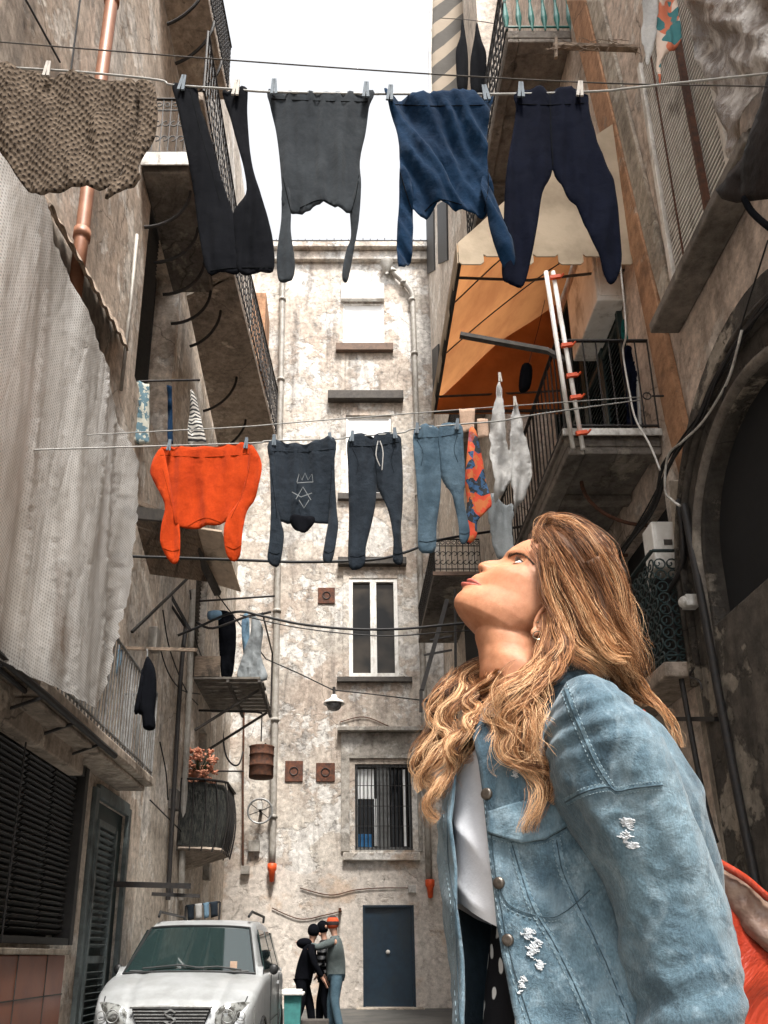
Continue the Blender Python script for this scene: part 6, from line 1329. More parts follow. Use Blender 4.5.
MT['denimdark'] = fabric('denim_inside', (.055, .085, .11), (.035, .055, .075)); MT['seam'] = simple('dark_blue_seam_thread', (.025, .045, .06), (.04, .07, .09), 90, .9)  # seam lines are dark blue by their own colour
MT['stitch'] = simple('pale_stitching', (.22, .30, .34), (.12, .17, .20), 90, .9); MT['fray'] = simple('frayed_white_thread', (.62, .64, .66), (.42, .46, .50), 120, .95)
MT['denimworn'] = simple('worn_denim_seam', (.17, .25, .30), (.075, .125, .165), 70, .9, 0, .5, None, (1, 1, 1), .1, (.4, .6))
MT['tee'] = fabric('white_tshirt', (.74, .76, .80), (.66, .68, .73), bs=.15, fade=.03); MT['brass'] = simple('jacket_button', (.16, .14, .12), (.06, .05, .045), 40, .35, .8)
TR = [(684, 520, 580, .045), (700, 500, 604, .080), (716, 482, 626, .115), (742, 460, 662, .140), (780, 448, 684, .148), (815, 445, 692, .150), (845, 444, 700, .150), (890, 447, 704, .150), (962, 454, 712, .150), (1024, 456, 725, .155), (1120, 455, 745, .19), (1230, 452, 760, .20)]
TZ_ = [(W(572, r[0]).z, W(r[1], r[0]).x, W(r[2], r[0]).x, r[3]) for r in TR]; TZ_ = sorted(TZ_)
def tsec(z): return [sinterp([(t[0], t[i]) for t in TZ_], z) for i in (1, 2, 3)]
def tpoint(z, ph, k_=1.0, dx=0):
    xl, xr, d = tsec(z); cx_, hx = (xl+xr)/2, (xr-xl)/2; c, s = math.cos(ph), math.sin(ph)
    return V((cx_+dx+hx*k_*math.copysign(abs(c)**.97, c), Y0-d*k_*math.copysign(abs(s)**.97, s), z))
def solve(z, target, lo=R(95), hi=R(179)):   # angle at which the section meets a traced edge
    best = (1e9, lo)
    for i in range(60):
        ph = lerp(lo, hi, i/59); e = abs(proj(tpoint(z, ph))[0]-target(proj(tpoint(z, ph))[1]))
        if e < best[0]: best = (e, ph)
    return best[1]
edge = [(650, 500), (700, 490), (750, 485), (790, 488), (859, 495), (916, 501), (962, 507), (1024, 521), (1120, 545), (1300, 590)]
z0_, z1_ = TZ_[0][0], TZ_[-1][0]; phn = [(z0_+(z1_-z0_)*i/24) for i in range(25)]; pht = [(z, solve(z, lambda y: interp(edge, y))) for z in phn]
pht = [(z, sum(q[1] for q in pht[max(0, i-2):i+3])/len(pht[max(0, i-2):i+3])) for i, (z, _) in enumerate(pht)]
PHF = R(158)   # far lapel
def wr(p, s=1):
    t_, a_ = p.x*.94+p.z*.34, p.z*.94-p.x*.34
    return (.013*noise.noise(V((t_*7, p.y*5, a_*3.5+3)))+.0090*(1-2.5*abs(noise.noise(V((t_*13+a_*4, p.y*8, a_*6)))))+.0012*(1-3*abs(noise.noise(V((t_*45, p.y*30, a_*30))))))*s
def jk_(a, b):
    z = lerp(z0_, z1_, b); st_ = interp(pht, z); ph = lerp(st_, PHF-2*math.pi, a); p = tpoint(z, ph)
    n = V((math.cos(ph), -math.sin(ph), 0)); e = min(1, min(a, 1-a)*14)
    lap = .012*(1-e); return p+n*(wr(p)*(.35+.65*e)+lap)
jb = MB().grid(150, 130, jk_)
jk = jb.build('jacket', MT['denim'], wom, True); so_ = jk.modifiers.new('solid', 'SOLIDIFY'); so_.thickness = .004; so_.offset = -1
jk.data.materials.append(MT['denimdark']); so_.material_offset = 1; so_.material_offset_rim = 0
# near sleeve
SL = [((566, 683), (596, 681), .030), ((553, 712), (618, 697), .058), ((551, 748), (642, 733), .078), ((560, 785), (663, 772), .088), ((571, 815), (677, 805), .09), ((585, 848), (692, 842), .088), ((606, 884), (709, 886), .084), ((620, 925), (722, 930), .082), ((629, 968), (737, 975), .084), ((640, 1015), (744, 1020), .082), ((648, 1075), (742, 1075), .075), ((655, 1140), (735, 1135), .066), ((662, 1200), (728, 1195), .058)]
YS_ = -.205
def slf(a, b):
    i = b*(len(SL)-1)
    def g(ix, comp): return sinterp([(j, (s[ix][comp] if ix < 2 else s[2])) for j, s in enumerate(SL)], i)
    L = V((g(0, 0), g(0, 1))); Rr = V((g(1, 0), g(1, 1))); d = g(2, 0)
    dy = YS_+.035*math.sin(b*2.2)
    PL, PR = W(L.x, L.y, dy), W(Rr.x-9*min(1, b*3), Rr.y, dy); c = (PL+PR)/2; ax = (PR-PL)/2; an = 2*math.pi*a
    p = c+ax*math.cos(an)+V((0, -d*math.sin(an), 0))
    n = (ax.normalized()*math.cos(an)+V((0, -math.sin(an), 0)))
    q = V((p.x*.8+p.z*.6, p.y, p.z*.8-p.x*.6))
    amp = min(1, b*5)
    t_, a_ = p.x*.90+p.z*.44, p.z*.90-p.x*.44
    w_ = .017*noise.noise(V((t_*9, p.y*5, a_*3.6)))+.0130*(1-2.8*abs(noise.noise(V((t_*11, p.y*7, a_*4.2+4)))))+.0013*(1-3*abs(noise.noise(V((t_*50, p.y*30, a_*36)))))
    w_ += .004*math.sin(b*95+2.5*math.sin(an+1))*G(b-.80, .10)+.004*math.sin(b*120+2*math.sin(an))*G(b-.12, .07)
    return p+n*w_*amp
sm_ = MB().grid(110, 200, slf, True); sm_.f.append(tuple(range(110))[::-1])
sv = sm_.build('sleeve', MT['denim'], jk, True)
# far sleeve
def slf2(a, b):
    c = V((gx+.03, Y0+.21, 1.55)).lerp(V((gx+.10, Y0+.22, .98)), b); an = 2*math.pi*a; r = lerp(.075, .055, b)*(min(1, b*8+.4)); p = c+V((r*math.cos(an), r*math.sin(an), 0)); return p+V((math.cos(an), math.sin(an), 0))*wr(p)
MB().grid(40, 60, slf2, True).build('sleeve', MT['denim'], jk, True)
# collar behind the neck, under the hair
def colf(a, b):
    an = lerp(R(95), R(-95), a); c = V((gx-.035, Y0, 1.555)); r = lerp(.075, .105, b); return c+V((r*math.cos(an)*1.05, -r*math.sin(an), .045*math.sin(math.pi*min(1, b*1.1))-.02*b+.02*math.cos(an)))
MB().grid(50, 14, colf).build('collar', MT['denim'], jk, True).modifiers.new('solid', 'SOLIDIFY').thickness = .004
JB = bvh_of(jk); SB = bvh_of(sv)
def onsurf(B, pts, n=6):
    out = []
    for q in spline([V((x, y, 0)) for x, y in pts], n):
        best = None
        for b in B:
            p, nn = hit(b, q.x, q.y)
            if p is not None and (best is None or p.y < best[0].y): best = (p, nn)
        if best: out.append(best)
    return out
def seam(B, pts, r=.0016, double=True, nm='seam', par=None, off=4):
    h_ = onsurf(B, pts, 10); h_ = [q for i, q in enumerate(h_) if i == 0 or (q[0]-h_[i-1][0]).length < .05]
    if len(h_) < 3: return
    par = par or jk
    MB().tube([p+n*.0013 for p, n in h_], r*.5, 6).build(nm, MT['seam'], par, True)
    if double:
        A_, B_ = [], []
        for sgn, L_ in ((1.9, A_), (-1.9, B_)):
            pl3 = [(pts[i][0]-(V(pts[min(i+1, len(pts)-1)])-V(pts[max(i-1, 0)])).normalized().y*sgn*off/2, pts[i][1]+(V(pts[min(i+1, len(pts)-1)])-V(pts[max(i-1, 0)])).normalized().x*sgn*off/2) for i in range(len(pts))]
            for q in spline([V((x, y, 0)) for x, y in pl3], 10):
                bb_ = [hit(b, q.x, q.y) for b in B]; bb_ = [z for z in bb_ if z[0] is not None]; L_.append(min(bb_, key=lambda z: z[0].y) if bb_ else None)
        ok_ = [i for i in range(len(A_)) if A_[i] and B_[i] and (A_[i][0]-B_[i][0]).length < .03]
        if len(ok_) > 4:
            sm2 = MB(); sm2.add([p for i in ok_ for p in (A_[i][0]+A_[i][1]*.0002, A_[i][0].lerp(B_[i][0], .5)+A_[i][1]*(.0016+.0006*math.sin(i*1.7)), B_[i][0]+B_[i][1]*.0002)], [f for q in range(len(ok_)-1) if ok_[q+1] == ok_[q]+1 for f in ((q*3, q*3+1, q*3+4, q*3+3), (q*3+1, q*3+2, q*3+5, q*3+4))]); sm2.build('felled_seam', MT['denimworn'], par, True)
    for o_ in ((off, -off) if double else (off,)):
        pl2 = []
        for i in range(len(pts)):
            a = V(pts[max(i-1, 0)]); b = V(pts[min(i+1, len(pts)-1)]); t = (b-a).normalized(); pl2.append((pts[i][0]-t.y*o_, pts[i][1]+t.x*o_))
        h2 = onsurf(B, pl2, 14); m = MB()
        for i in range(0, len(h2)-1, 2):
            if (h2[i+1][0]-h2[i][0]).length < .02: m.tube([h2[i][0]+h2[i][1]*.0010, h2[i+1][0]+h2[i+1][1]*.0010], .0006, 4)
        if m.v: m.build('stitching', MT['stitch'], par)
seam([SB], [(563, 683), (571, 705), (583, 735), (597, 765), (611, 787)], .0020)
seam([SB], [(566, 802), (585, 792), (608, 787), (618, 791), (640, 787), (662, 785)], .0022)
seam([JB], [(483, 826), (500, 815), (520, 806), (545, 800), (562, 797)], .0016)
seam([JB], [(489, 834), (505, 838), (530, 841), (545, 839), (566, 828)], .0024)
seam([JB], [(512, 842), (520, 870), (532, 905), (552, 940), (570, 975), (588, 1015), (600, 1045)], .0018)
seam([JB], [(556, 838), (562, 868), (575, 900), (598, 945), (615, 985), (632, 1030)], .0016)
seam([JB], [(498, 880), (510, 905), (545, 917), (565, 912), (590, 890)], .0012, False)
seam([JB], [(489, 800), (493, 850), (501, 905), (512, 960), (530, 1020), (538, 1045)], .0012, False)
seam([JB], [(448, 800), (449, 860), (455, 900), (458, 960), (461, 1024)], .0012, False)
seam([JB], [(632, 712), (655, 745), (676, 790), (690, 815)], .0016, False)
# pocket flap
fl = [(491, 806), (515, 800), (545, 796), (566, 794), (567, 828), (545, 842), (520, 843), (490, 833)]
fp_ = resample(fl, 5, False); xs = [p[0] for p in fp_]
h_ = []
gm = MB(); NX, NY = 26, 14
def flapf(a, b):
    t = a; top = V((lerp(489, 567, t), interp([(0, 812), (.35, 803), (1, 795)], t))); bot = V((lerp(489, 568, t), interp([(0, 833), (.2, 838), (.45, 843), (.7, 841), (1, 827)], t))); q = top.lerp(bot, b)
    p, n = hit(JB, q.x, q.y); 
    if p is None: p, n = tpoint(1.4, 2), V((0, -1, 0))
    return p+n*(.0015+.004*b)
fo = gm.grid(NX, NY, flapf).build('pocket_flap', MT['denim'], jk, True); fo.modifiers.new('solid', 'SOLIDIFY').thickness = .003
# buttons
for (x, y, r) in ((484, 794, .0085), (496, 883, .008), (505, 940, .008)):
    p, n = hit(JB, x+3, y)
    if p is not None: MB().lathe(p, [(0, .004), (r*.5, .0045), (r*.85, .004), (r, .002), (r, -.001)], 20, n).build('button', MT['brass'], jk, True)
# rips with frayed threads
def rip(B, cx_, cy_, w_, h_, ang, seed, n=70):
    r_ = random.Random(seed); m = MB()
    for i in range(n):
        v = r_.uniform(-1, 1); u0 = r_.gauss(0, .55); wd = w_*(1-.35*abs(v))*(.8+.3*math.sin(v*7)); L = r_.uniform(.25, .9)*wd
        pts = []
        for t in (-1, -.4, .2, 1): 
            x = u0*wd*.5+t*L*.5; y = v*h_+r_.uniform(-1.2, 1.2); xx = cx_+x*math.cos(ang)-y*math.sin(ang); yy = cy_+x*math.sin(ang)+y*math.cos(ang)
            best = None
            for b in B:
                p, nn = hit(b, xx, yy)
                if p is not None and (best is None or p.y < best[0].y): best = (p, nn)
            if best: pts.append(best[0]+best[1]*(.0008+.0016*r_.random()*(1-t*t)))
        if len(pts) == 4 and max((pts[i+1]-pts[i]).length for i in range(3)) < .03: m.tube(spline(pts, 2), .00055, 4)
    m.build('frayed_rip', MT['fray'], jk)
rip([SB], 628, 822, 13, 4, .12, 1, 60); rip([SB], 626, 834, 10, 9, .2, 2, 45); rip([SB], 632, 845, 14, 3, .1, 3, 45)
rip([JB], 528, 934, 10, 5, .3, 4, 50); rip([JB], 534, 948, 12, 9, .5, 5, 80); rip([JB], 540, 965, 10, 4, .3, 6, 40); rip([JB], 522, 985, 8, 9, .3, 7, 40); rip([JB], 516, 772, 8, 5, .2, 8, 40)
# T-shirt, dress, legs
def teef(a, b):
    an = 2*math.pi*a; z = lerp(1.20-.07*math.cos(an)*(1 if math.cos(an) < 0 else .2), 1.575, b); xl, xr, d = tsec(z); sc = .84 if z < 1.5 else lerp(.80, .55, (z-1.5)/.075); p = tpoint(z, an, sc, -.006); w_ = 5
    return p+V((math.cos(an), -math.sin(an), 0))*(.014*(1-2.4*abs(noise.noise(V((p.x*11+p.z*6, p.y*7, p.z*4-p.x*5)))))+.005*noise.noise(V((p.x*20+p.z*14, p.y*14, p.z*9))))-V((0, 0, .03*max(0, math.sin(an))*(1-b)))
MB().grid(90, 70, teef, True).build('tshirt', MT['tee'], wom, True)
k = NT('black_dress_with_white_marks'); vv = k.n('ShaderNodeTexVoronoi', {'Vector': k.map((62, 62, 21), (0, 0, 0), k.mix(.02, k.p(), k.n('ShaderNodeTexNoise', {'Vector': k.p(), 'Scale': 25.}).outputs['Color']), (0, R(12), 0)), 'Scale': 1.0, 'Randomness': .95}); mk = k.ramp(vv.outputs['Distance'], .25, .30, (1, 1, 1), (0, 0, 0))
k.fin(k.mix(mk, (.008, .008, .010), (.62, .62, .60)), .85, 0, k.bump(k.noise(14, 5), .4, .01), .2); MT['dress'] = k.m
def drf(a, b):
    z = lerp(.55, 1.33, b); an = 2*math.pi*a; hx = interp([(.55, .21), (.9, .145), (1.0, .128), (1.15, .112), (1.24, .098), (1.33, .085)], z); cx_ = W(572, 960).x-.012
    f = .012*math.sin(an*9+2*noise.noise(V((0, 0, z*2))))*(1.3-b); return V((cx_+(hx+f)*math.cos(an), Y0-(hx*.90+f*.6)*math.sin(an), z))
MB().grid(96, 50, drf, True).build('dress', MT['dress'], wom, True)
for s in (-1, 1):
    hy = Y0+.09*s; skin('leg', [(V((gx-.02, hy, .80)), .075), (V((gx-.03, hy, .62)), .058), (V((gx-.01, hy, .40)), .052), (V((gx, hy, .24)), .036), (V((gx-.02, hy, .20)), .036)], [(0, 1), (1, 2), (2, 3), (3, 4)], MT['skin'], wom)
    sh = MB().ball((gx-.05, hy, .20), (.135, .048, .05), 18, 10).boxmm((gx-.17, hy-.045, .152), (gx+.075, hy+.045, .168)).build('shoe', MT['blackplastic'], wom, True)
# hands, relaxed below the sleeves
def hand(c, s, par):
    c = V(c); f = V((-.10, 0, -1)).normalized(); side = V((-1, 0, .1)).normalized(); th = V((0, s, 0))
    pts = [(c+V((0, 0, .06)), .026), (c, (.022, .03)), (c+f*.045, (.016, .038)), (c+f*.085, (.014, .038))]; E = [(0, 1), (1, 2), (2, 3)]
    for i, L in enumerate((.068, .078, .073, .058)):
        o_ = side*(.030-.020*i); a_ = c+f*.088+o_; n = len(pts); b_ = a_+f*L*.45+th*.004; d_ = b_+f*L*.33+th*.012; e_ = d_+f*L*.2+th*.014; pts += [(a_, .0095), (b_, .009), (d_, .008), (e_, .0065)]; E += [(3, n), (n, n+1), (n+1, n+2), (n+2, n+3)]
    n = len(pts); a_ = c+f*.02+side*.030+th*.01; b_ = a_+f*.035+side*.018+th*.010; d_ = b_+f*.03+th*.006; pts += [(a_, .012), (b_, .0105), (d_, .008)]; E += [(1, n), (n, n+1), (n+1, n+2)]
    return skin('hand', pts, E, MT['skin'], par)
e_ = slf(.25, 1); hc = sum((slf(i/8, 1) for i in range(8)), V((0, 0, 0)))/8
hand(hc-V((0, 0, .03)), 1, wom); hand((gx+.10, Y0+.22, .95), -1, wom)
# ------------------------------------------------------------------ hair
def hairmat(name, ramp_):
    k = NT(name); at = k.n('ShaderNodeAttribute', attribute_name='tint').outputs['Fac']; r = k.n('ShaderNodeValToRGB', {'Fac': at}); e = r.color_ramp.elements
    e[0].position = 0; e[0].color = (*ramp_[0], 1); e[1].position = 1; e[1].color = (*ramp_[-1], 1)
    for i, c in enumerate(ramp_[1:-1]): x = e.new((i+1)/(len(ramp_)-1)); x.color = (*c, 1)
    k.fin(r.outputs[0], .50, 0, None, .30); return k.m
MT['hair'] = hairmat('honey_brown_hair', [(.020, .010, .006), (.085, .034, .014), (.24, .095, .036), (.50, .245, .105), (.86, .56, .32)])
MT['hairdark'] = simple('hair_underlayer', (.13, .062, .030), (.06, .028, .014), 50, .7, 0, .8, None, (1, 1, .2))
hr = random.Random(11)
hs_v = []; hs_f = []; hs_t = []
def strand(pts, r0, tint):
    m = MB(); n = len(pts); rs = [r0*(1-.75*(i/(n-1))**3) for i in range(n)]; m.tube(pts, rs, 3, False); b = len(hs_v); hs_v.extend(m.v); hs_f.extend([tuple(i+b for i in f) for f in m.f]); hs_t.extend([(tint, i//3/(n-1)) for i in range(len(m.v))])
under = MB()
def clear(p, spread):
    q = W(p[0], p[1], p[2]); y = q.y
    for B_ in (JB, SB, HB):
        h1, _ = hit(B_, p[0], p[1])
        if h1 is not None and p[2] < .035 and (B_ is not SB or p[0] < 556): y = min(y, h1.y-spread*.75-.002)
    return PY(p[0], p[1], y)
def lock(gp, count, spread, wave=.0, wfreq=3., tint=.5, core=.6, seed=0, curl=0, r0=.00036, up=0):
    count = int(count*1.75)
    """gp: guide points (px, py, dy[, spread scale]); a lock of hair around it"""
    G_ = [clear(p, spread) for p in gp]; sc = [(p[3] if len(p) > 3 else 1) for p in gp]; g = spline(G_, 7) 
    c0 = 0; lph = hr.uniform(0, 6.28); g2 = []
    for i, q in enumerate(g):
        if i: c0 += (g[i]-g[i-1]).length
        a_ = (wave*2.1 if wave >= .0045 else wave*.5)*min(1, 2.2*i/len(g)); g2.append(q+V((a_*math.sin(2*math.pi*c0/.105+lph), a_*.5*math.cos(2*math.pi*c0/.105+lph)-a_*.5, a_*.35*math.sin(2*math.pi*c0/.105+lph+1))))
    g = g2; n = len(g); scs = [sinterp([(i/(len(sc)-1), s) for i, s in enumerate(sc)], j/(n-1)) for j in range(n)]
    T = [(g[min(i+1, n-1)]-g[max(i-1, 0)]).normalized() for i in range(n)]; A = [t.cross(V((0, 1, 0))).normalized() for t in T]; B = [T[i].cross(A[i]) for i in range(n)]
    cum = [0]
    for i in range(1, n): cum.append(cum[-1]+(g[i]-g[i-1]).length)
    Ltot = cum[-1]
    if core: under.tube([g[i] for i in range(n)], [max(.0008, spread*scs[i]*core*(1-.85*(i/(n-1))**4)) for i in range(n)], 10)
    ncl = max(3, count//9); cl = [(hr.gauss(0, .55), hr.gauss(0, .55), hr.uniform(0, 6.28), hr.uniform(.7, 1.3), hr.gauss(0, .16)) for _ in range(ncl)]
    for j in range(count):
        c = cl[hr.randrange(ncl)]; ox, oy = c[0]+hr.gauss(0, .17), c[1]+hr.gauss(0, .17); ph, fm_, ct = c[2], c[3], c[4]
        L0 = 0; end = n if hr.random() < .6 else int(n*hr.uniform(.75, 1)); s_ = hr.uniform(0, 50); fz = hr.uniform(0, 1); fz = fz**3
        P_ = []
        for i in range(max(4, end)):
            t = i/(n-1); q = 2*math.pi*wfreq*fm_*cum[i]/.25+ph
            wv = wave*.5*min(1, t*2.2); a_ = ox*spread*scs[i]+wv*math.sin(q)*(1+curl*t); b_ = oy*spread*scs[i]*.8+wv*math.cos(q)*.9*(1+curl*t)
            nz = .0022*(1+3*fz*t); a_ += nz*noise.noise(V((s_, t*5, 0)))*2; b_ += nz*noise.noise(V((s_, t*5, 7)))*2
            P_.append(g[i]+A[i]*a_+B[i]*b_)
        strand(P_, r0*hr.uniform(.7, 1.2), max(0, min(1, tint+ct*1.3+hr.gauss(0, .15))))
# scalp cap following the skull
def cap(a, b):
    u = lerp(.012, UTOP, b); th = lerp(R(62), R(298), a); th = lerp(R(62)-b*R(60), R(298)+b*R(60), a); f, l = headpt(max(u, -.1), th); c = wor(interp(midp, u), u, 0); p = wor(f, u, l); return p+(p-c).normalized()*.004
def cap2(a, b):
    u = lerp(-.095, .02, b); th = lerp(R(112), R(248), a); f, l = headpt(u, th); c = wor(interp(midp, u), u, 0); p = wor(f, u, l); return p+(p-c).normalized()*.008
under.grid(50, 24, cap); under.grid(40, 24, cap2)
N_ = -.078   # near side of the head
# sheets sweeping back from the hairline over the near side
S = lock
S([(545, 538, -.030), (551, 546, -.062), (561, 562, -.080), (576, 592, -.088), (594, 626, -.090), (616, 650, -.08), (632, 668, -.06)], 130, .020, .003, 1.5, .46, .5)
S([(549, 534, -.020), (560, 541, -.055), (578, 562, -.080), (596, 594, -.084), (610, 630, -.085), (630, 660, -.07), (638, 684, -.04)], 130, .020, .003, 1.5, .42, .5)
S([(550, 530, -.005), (565, 531, -.035), (584, 547, -.065), (602, 575, -.075), (615, 610, -.075), (624, 646, -.06), (638, 682, -.03)], 130, .018, .003, 1.5, .40, .5)
S([(551, 528, .01), (570, 527, .0), (590, 541, -.02), (606, 567, -.04), (617, 602, -.05), (624, 642, -.06), (628, 684, -.05)], 120, .016, .003, 1.5, .36, .5)
S([(549, 548, -.060), (551, 562, -.078), (556, 585, -.088), (566, 612, -.094), (580, 640, -.10), (600, 656, -.085), (618, 672, -.06)], 140, .016, .003, 1.6, .50, .45)
S([(547, 555, -.066), (548, 575, -.080), (552, 598, -.088), (562, 625, -.095), (572, 650, -.105), (588, 662, -.10), (604, 676, -.08)], 110, .012, .003, 1.8, .58, .4)
S([(556, 560, -.080), (572, 590, -.092), (590, 622, -.098), (606, 650, -.10), (618, 658, -.08), (632, 676, -.05)], 120, .016, .004, 1.8, .66, .3)
# front tuft at the parting
S([(540, 540, -.02), (540, 528, -.02), (547, 519, -.02), (558, 520, -.03), (572, 534, -.05), (590, 560, -.07)], 70, .007, .002, 1.2, .50, .3)
S([(536, 539, .0), (537, 526, .0), (545, 516, .0), (560, 519, -.01), (580, 532, -.03), (602, 556, -.045)], 60, .007, .002, 1.2, .42, .3)
# far and back volume
S([(553, 523, .03), (576, 526, .03), (598, 543, .02), (615, 576, .01), (625, 616, .0), (630, 662, -.02)], 90, .012, .003, 1.5, .36, .4)
S([(562, 528, .04), (594, 547, .04), (612, 600, .03), (618, 645, .02), (612, 680, .0)], 80, .018, .003, 1.5, .30, .7)
S([(590, 560, .0), (608, 600, .0), (612, 640, .0), (600, 670, .0)], 60, .030, .002, 1.2, .22, .5)
S([(578, 600, -.05), (590, 625, -.05), (598, 645, -.04), (606, 668, -.02)], 110, .022, .003, 1.6, .30, .4)
# flicks at the back of the collar
S([(626, 652, -.06), (638, 676, -.05), (650, 696, -.05), (664, 712, -.06), (675, 728, -.06), (680, 748, -.06)], 40, .005, .003, 2.5, .62, .3)
S([(612, 660, -.07), (628, 680, -.05), (645, 698, -.03), (660, 708, -.02), (672, 718, -.02)], 50, .006, .003, 2.5, .55, .3)
S([(600, 652, -.05), (615, 672, -.03), (626, 688, -.02), (640, 698, -.01), (650, 700, .0)], 50, .008, .004, 2.5, .60, .3)
# sweep under the ear and across the shoulder to the chest
S([(560, 622, -.095), (562, 645, -.11), (556, 664, -.12), (542, 676, -.13), (527, 684, -.14), (514, 696, -.15), (506, 716, -.15)], 110, .010, .005, 2.6, .56, .45)
S([(560, 620, -.09), (563, 650, -.10), (555, 672, -.12), (538, 686, -.135), (520, 700, -.14), (511, 720, -.14), (516, 742, -.14), (530, 765, -.145)], 130, .011, .006, 2.8, .60, .45, curl=.5)
S([(552, 615, -.088), (550, 642, -.095), (543, 662, -.105), (528, 678, -.115), (512, 692, -.12), (505, 715, -.12), (508, 742, -.13), (524, 765, -.135), (533, 795, -.14), (534, 832, -.14)], 120, .010, .006, 2.8, .66, .45, curl=.6)
S([(558, 640, -.10), (556, 662, -.12), (546, 680, -.14), (534, 694, -.15), (526, 712, -.155), (530, 738, -.155), (540, 760, -.15)], 90, .008, .005, 2.6, .52, .45, curl=.6)
S([(554, 640, -.10), (554, 664, -.13), (542, 686, -.15), (526, 704, -.15), (520, 728, -.15), (530, 752, -.15), (544, 775, -.15), (540, 800, -.148)], 110, .009, .006, 2.8, .62, .4, curl=.6)
S([(550, 640, -.095), (540, 662, -.10), (522, 678, -.10), (504, 690, -.09), (494, 708, -.085), (494, 728, -.09), (488, 748, -.09)], 60, .008, .005, 2.8, .58, .35, curl=.5)
# hair falling on the far side, in front of the chest
S([(500, 662, .06), (480, 668, .06), (462, 676, .05), (447, 690, .04), (438, 715, .03), (430, 742, .02), (424, 772, .02), (432, 800, .02)], 140, .013, .006, 2.6, .56, .5, curl=.5)
S([(502, 660, .05), (485, 672, .04), (470, 682, .03), (458, 700, .0), (452, 722, -.01), (444, 745, -.02), (434, 765, -.02), (428, 790, -.02)], 130, .012, .006, 2.8, .62, .45, curl=.6)
S([(505, 668, .04), (490, 680, .02), (478, 692, -.01), (468, 712, -.03), (466, 735, -.04), (456, 755, -.05), (444, 772, -.05), (436, 795, -.05), (440, 822, -.05)], 110, .009, .006, 3.0, .70, .4, curl=.7)
S([(500, 672, .03), (484, 690, .0), (474, 705, -.02), (474, 728, -.04), (470, 745, -.05), (460, 760, -.05)], 70, .008, .005, 3.0, .64, .4, curl=.6)
S([(485, 664, .07), (466, 670, .07), (450, 682, .06), (440, 705, .05), (428, 730, .05), (422, 758, .05)], 80, .010, .005, 2.4, .50, .5)
# loose flyaways
for i in range(110):
    a = hr.uniform(0, 1); x0, y0_ = lerp(545, 618, a), lerp(522, 590, a**1.4)
    S([(x0, y0_, hr.uniform(-.05, .02)), (x0+10, y0_+8+hr.uniform(-11, 2), hr.uniform(-.06, .02)), (x0+20+hr.uniform(0, 10), y0_+36+hr.uniform(-10, 8), -.04), (x0+14+hr.uniform(-5, 24), y0_+80, -.07)], 1, .004, .003, 2, .62, 0, r0=.00022)
for i in range(22):
    x0 = hr.uniform(490, 556); y0_ = hr.uniform(655, 700)
    S([(x0, y0_, -.155), (x0-14+hr.uniform(-10, 10), y0_+24, -.165), (x0+hr.uniform(-16, 16), y0_+52, -.165), (x0+hr.uniform(-24, 24), y0_+82, -.16)], 2, .003, .005, 3, .75, 0, r0=.00024)
for i in range(22):
    x0 = hr.uniform(440, 490); y0_ = hr.uniform(664, 690)
    S([(x0, y0_, .03), (x0-12+hr.uniform(-8, 6), y0_+26, .0), (x0-20+hr.uniform(-12, 14), y0_+60, -.02), (x0-24+hr.uniform(-14, 20), y0_+100, -.02)], 2, .004, .005, 3, .7, 0, r0=.00024)
for i in range(30):
    t = hr.uniform(0, 1); x0 = lerp(546, 556, t); y0_ = lerp(545, 600, t)
    S([(x0+4, y0_, -.07), (x0-2+hr.uniform(-3, 3), y0_+14, -.083), (x0+hr.uniform(-4, 5), y0_+30, -.088), (x0+8+hr.uniform(-4, 5), y0_+52, -.092)], 1, .003, .002, 2, .5, 0, r0=.00020)
hmb = MB(); hmb.v = hs_v; hmb.f = hs_f
ho = hmb.build('hair', MT['hair'], wom, True, normals=False)
at = ho.data.attributes.new('tint', 'FLOAT', 'POINT'); at.data.foreach_set('value', [max(0, min(1, t*(.80+.55*s))) for t, s in hs_t])
under.build('hair_underlayer', MT['hairdark'], ho, True)
# ------------------------------------------------------------------ shoulder bag behind her
MT['bagred'] = (lambda k: k.fin(k.mix(k.ramp(k.noise(9, 5), .4, .7), (.34, .035, .012), (.22, .022, .010)), .38, 0, k.bump(k.noise(6, 5, .6, None, 1), .6, .03), .5))(NT('orange_red_leatherette'))
MT['bagbrown'] = (lambda k: k.fin(k.mix(k.ramp(k.noise(14, 5), .4, .65), (.14, .085, .065), (.30, .22, .17)), .35, 0, k.bump(k.noise(9, 5), .6, .02), .6))(NT('brown_glossy_lining'))
bg_ = empty('shoulder_bag', W(760, 1010, .05), 'shiny orange-red bag with brown opening hanging behind her jacket sleeve', 'bag')
def bagf(x, y): return W(x, y, .12+.0006*(x-740))
cloth('bag_body', [(700, 862), (712, 868), (728, 900), (752, 930), (775, 950), (830, 985), (835, 1120), (690, 1130), (680, 980)], bagf, YN, MT['bagred'], bg_, thick=.10, amp=.015, fx=.03, fy=.02, step=7, seed=3, bulge=40)
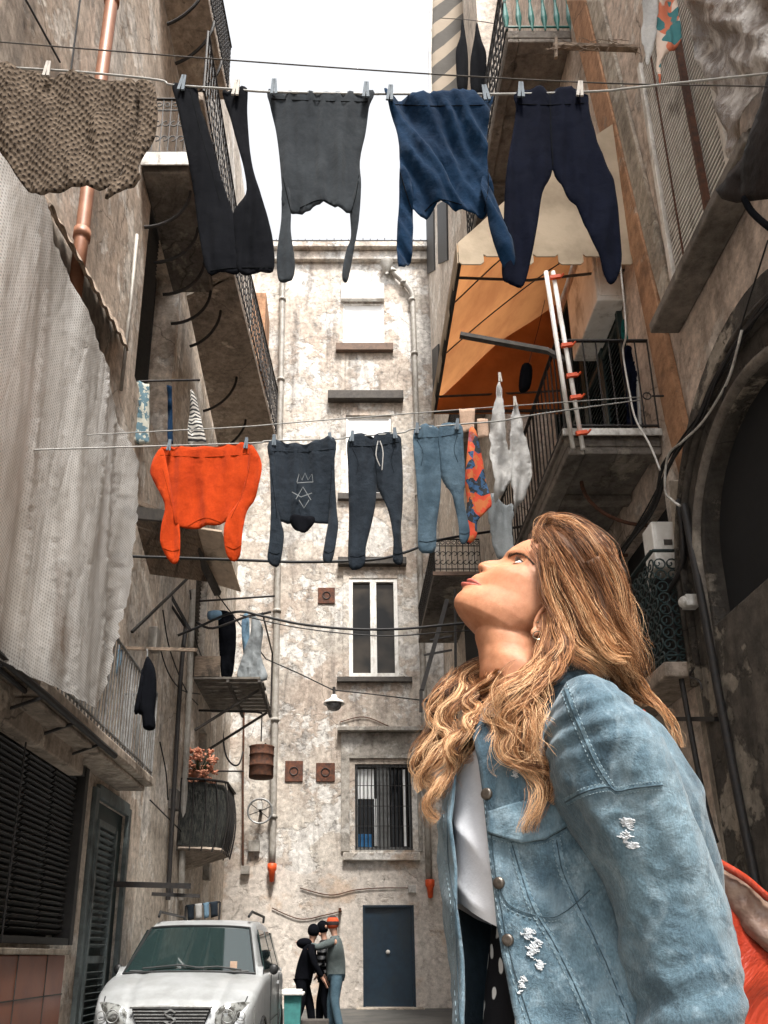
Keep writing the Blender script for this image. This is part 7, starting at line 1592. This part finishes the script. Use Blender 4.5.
cloth('bag_opening', [(708, 866), (722, 870), (748, 886), (772, 905), (830, 935), (830, 985), (775, 956), (750, 936), (728, 905)], lambda x, y: W(x, y, .075), YN, MT['bagbrown'], bg_, thick=.02, amp=.012, fx=.04, fy=.03, step=5, seed=6, bulge=8)
m = MB().tube(spline([W(704, 858, .05), W(716, 861, .05), W(745, 878, .05), (W(772, 900, .05)), W(830, 935, .05)], 6), .006, 8).build('bag_edge', MT['bagred'], bg_, True)
m = MB().tube(spline([W(708, 868, .05), W(700, 830, .10), W(680, 760, .14), W(640, 712, .14)], 6), .008, 8).build('strap', MT['bagred'], bg_, True)
# ------------------------------------------------------------------ sky, sun, render settings
w = bpy.data.worlds.new('World'); scene.world = w; w.use_nodes = True
nt = w.node_tree; bg = nt.nodes['Background']
sky = nt.nodes.new('ShaderNodeTexSky'); sky.sky_type = 'NISHITA'; sky.sun_disc = False
SUN_EL, SUN_ROT = R(62), R(168)
sky.sun_elevation = SUN_EL; sky.sun_rotation = SUN_ROT; sky.air_density = 1.0; sky.dust_density = 4.0; sky.ozone_density = 1.0
hs = nt.nodes.new('ShaderNodeHueSaturation'); hs.inputs['Saturation'].default_value = .10; hs.inputs['Value'].default_value = 1.15
nt.links.new(sky.outputs[0], hs.inputs['Color']); nt.links.new(hs.outputs[0], bg.inputs[0]); bg.inputs[1].default_value = .12
sl = bpy.data.lights.new('sun', 'SUN'); so = bpy.data.objects.new('sun', sl); COL.objects.link(so)
sl.energy = 2.7; sl.angle = R(10); sl.color = (1, .95, .88)
d = V((math.sin(SUN_ROT)*math.cos(SUN_EL), math.cos(SUN_ROT)*math.cos(SUN_EL), math.sin(SUN_EL)))
so.rotation_euler = d.to_track_quat('Z', 'Y').to_euler(); so.location = (0, -5, 30)
vs = scene.view_settings; vs.view_transform = 'Standard'; vs.look = 'None'; vs.gamma = 1; vs.use_curve_mapping = False; vs.exposure = 1.62
scene.render.engine = 'CYCLES'; c = scene.cycles
c.use_denoising = True; c.denoiser = 'OPENIMAGEDENOISE'; c.max_bounces = 6; c.diffuse_bounces = 5; c.glossy_bounces = 3; c.transparent_max_bounces = 12
c.sample_clamp_indirect = 8; c.use_adaptive_sampling = True; c.adaptive_threshold = .02
scene.render.film_transparent = False
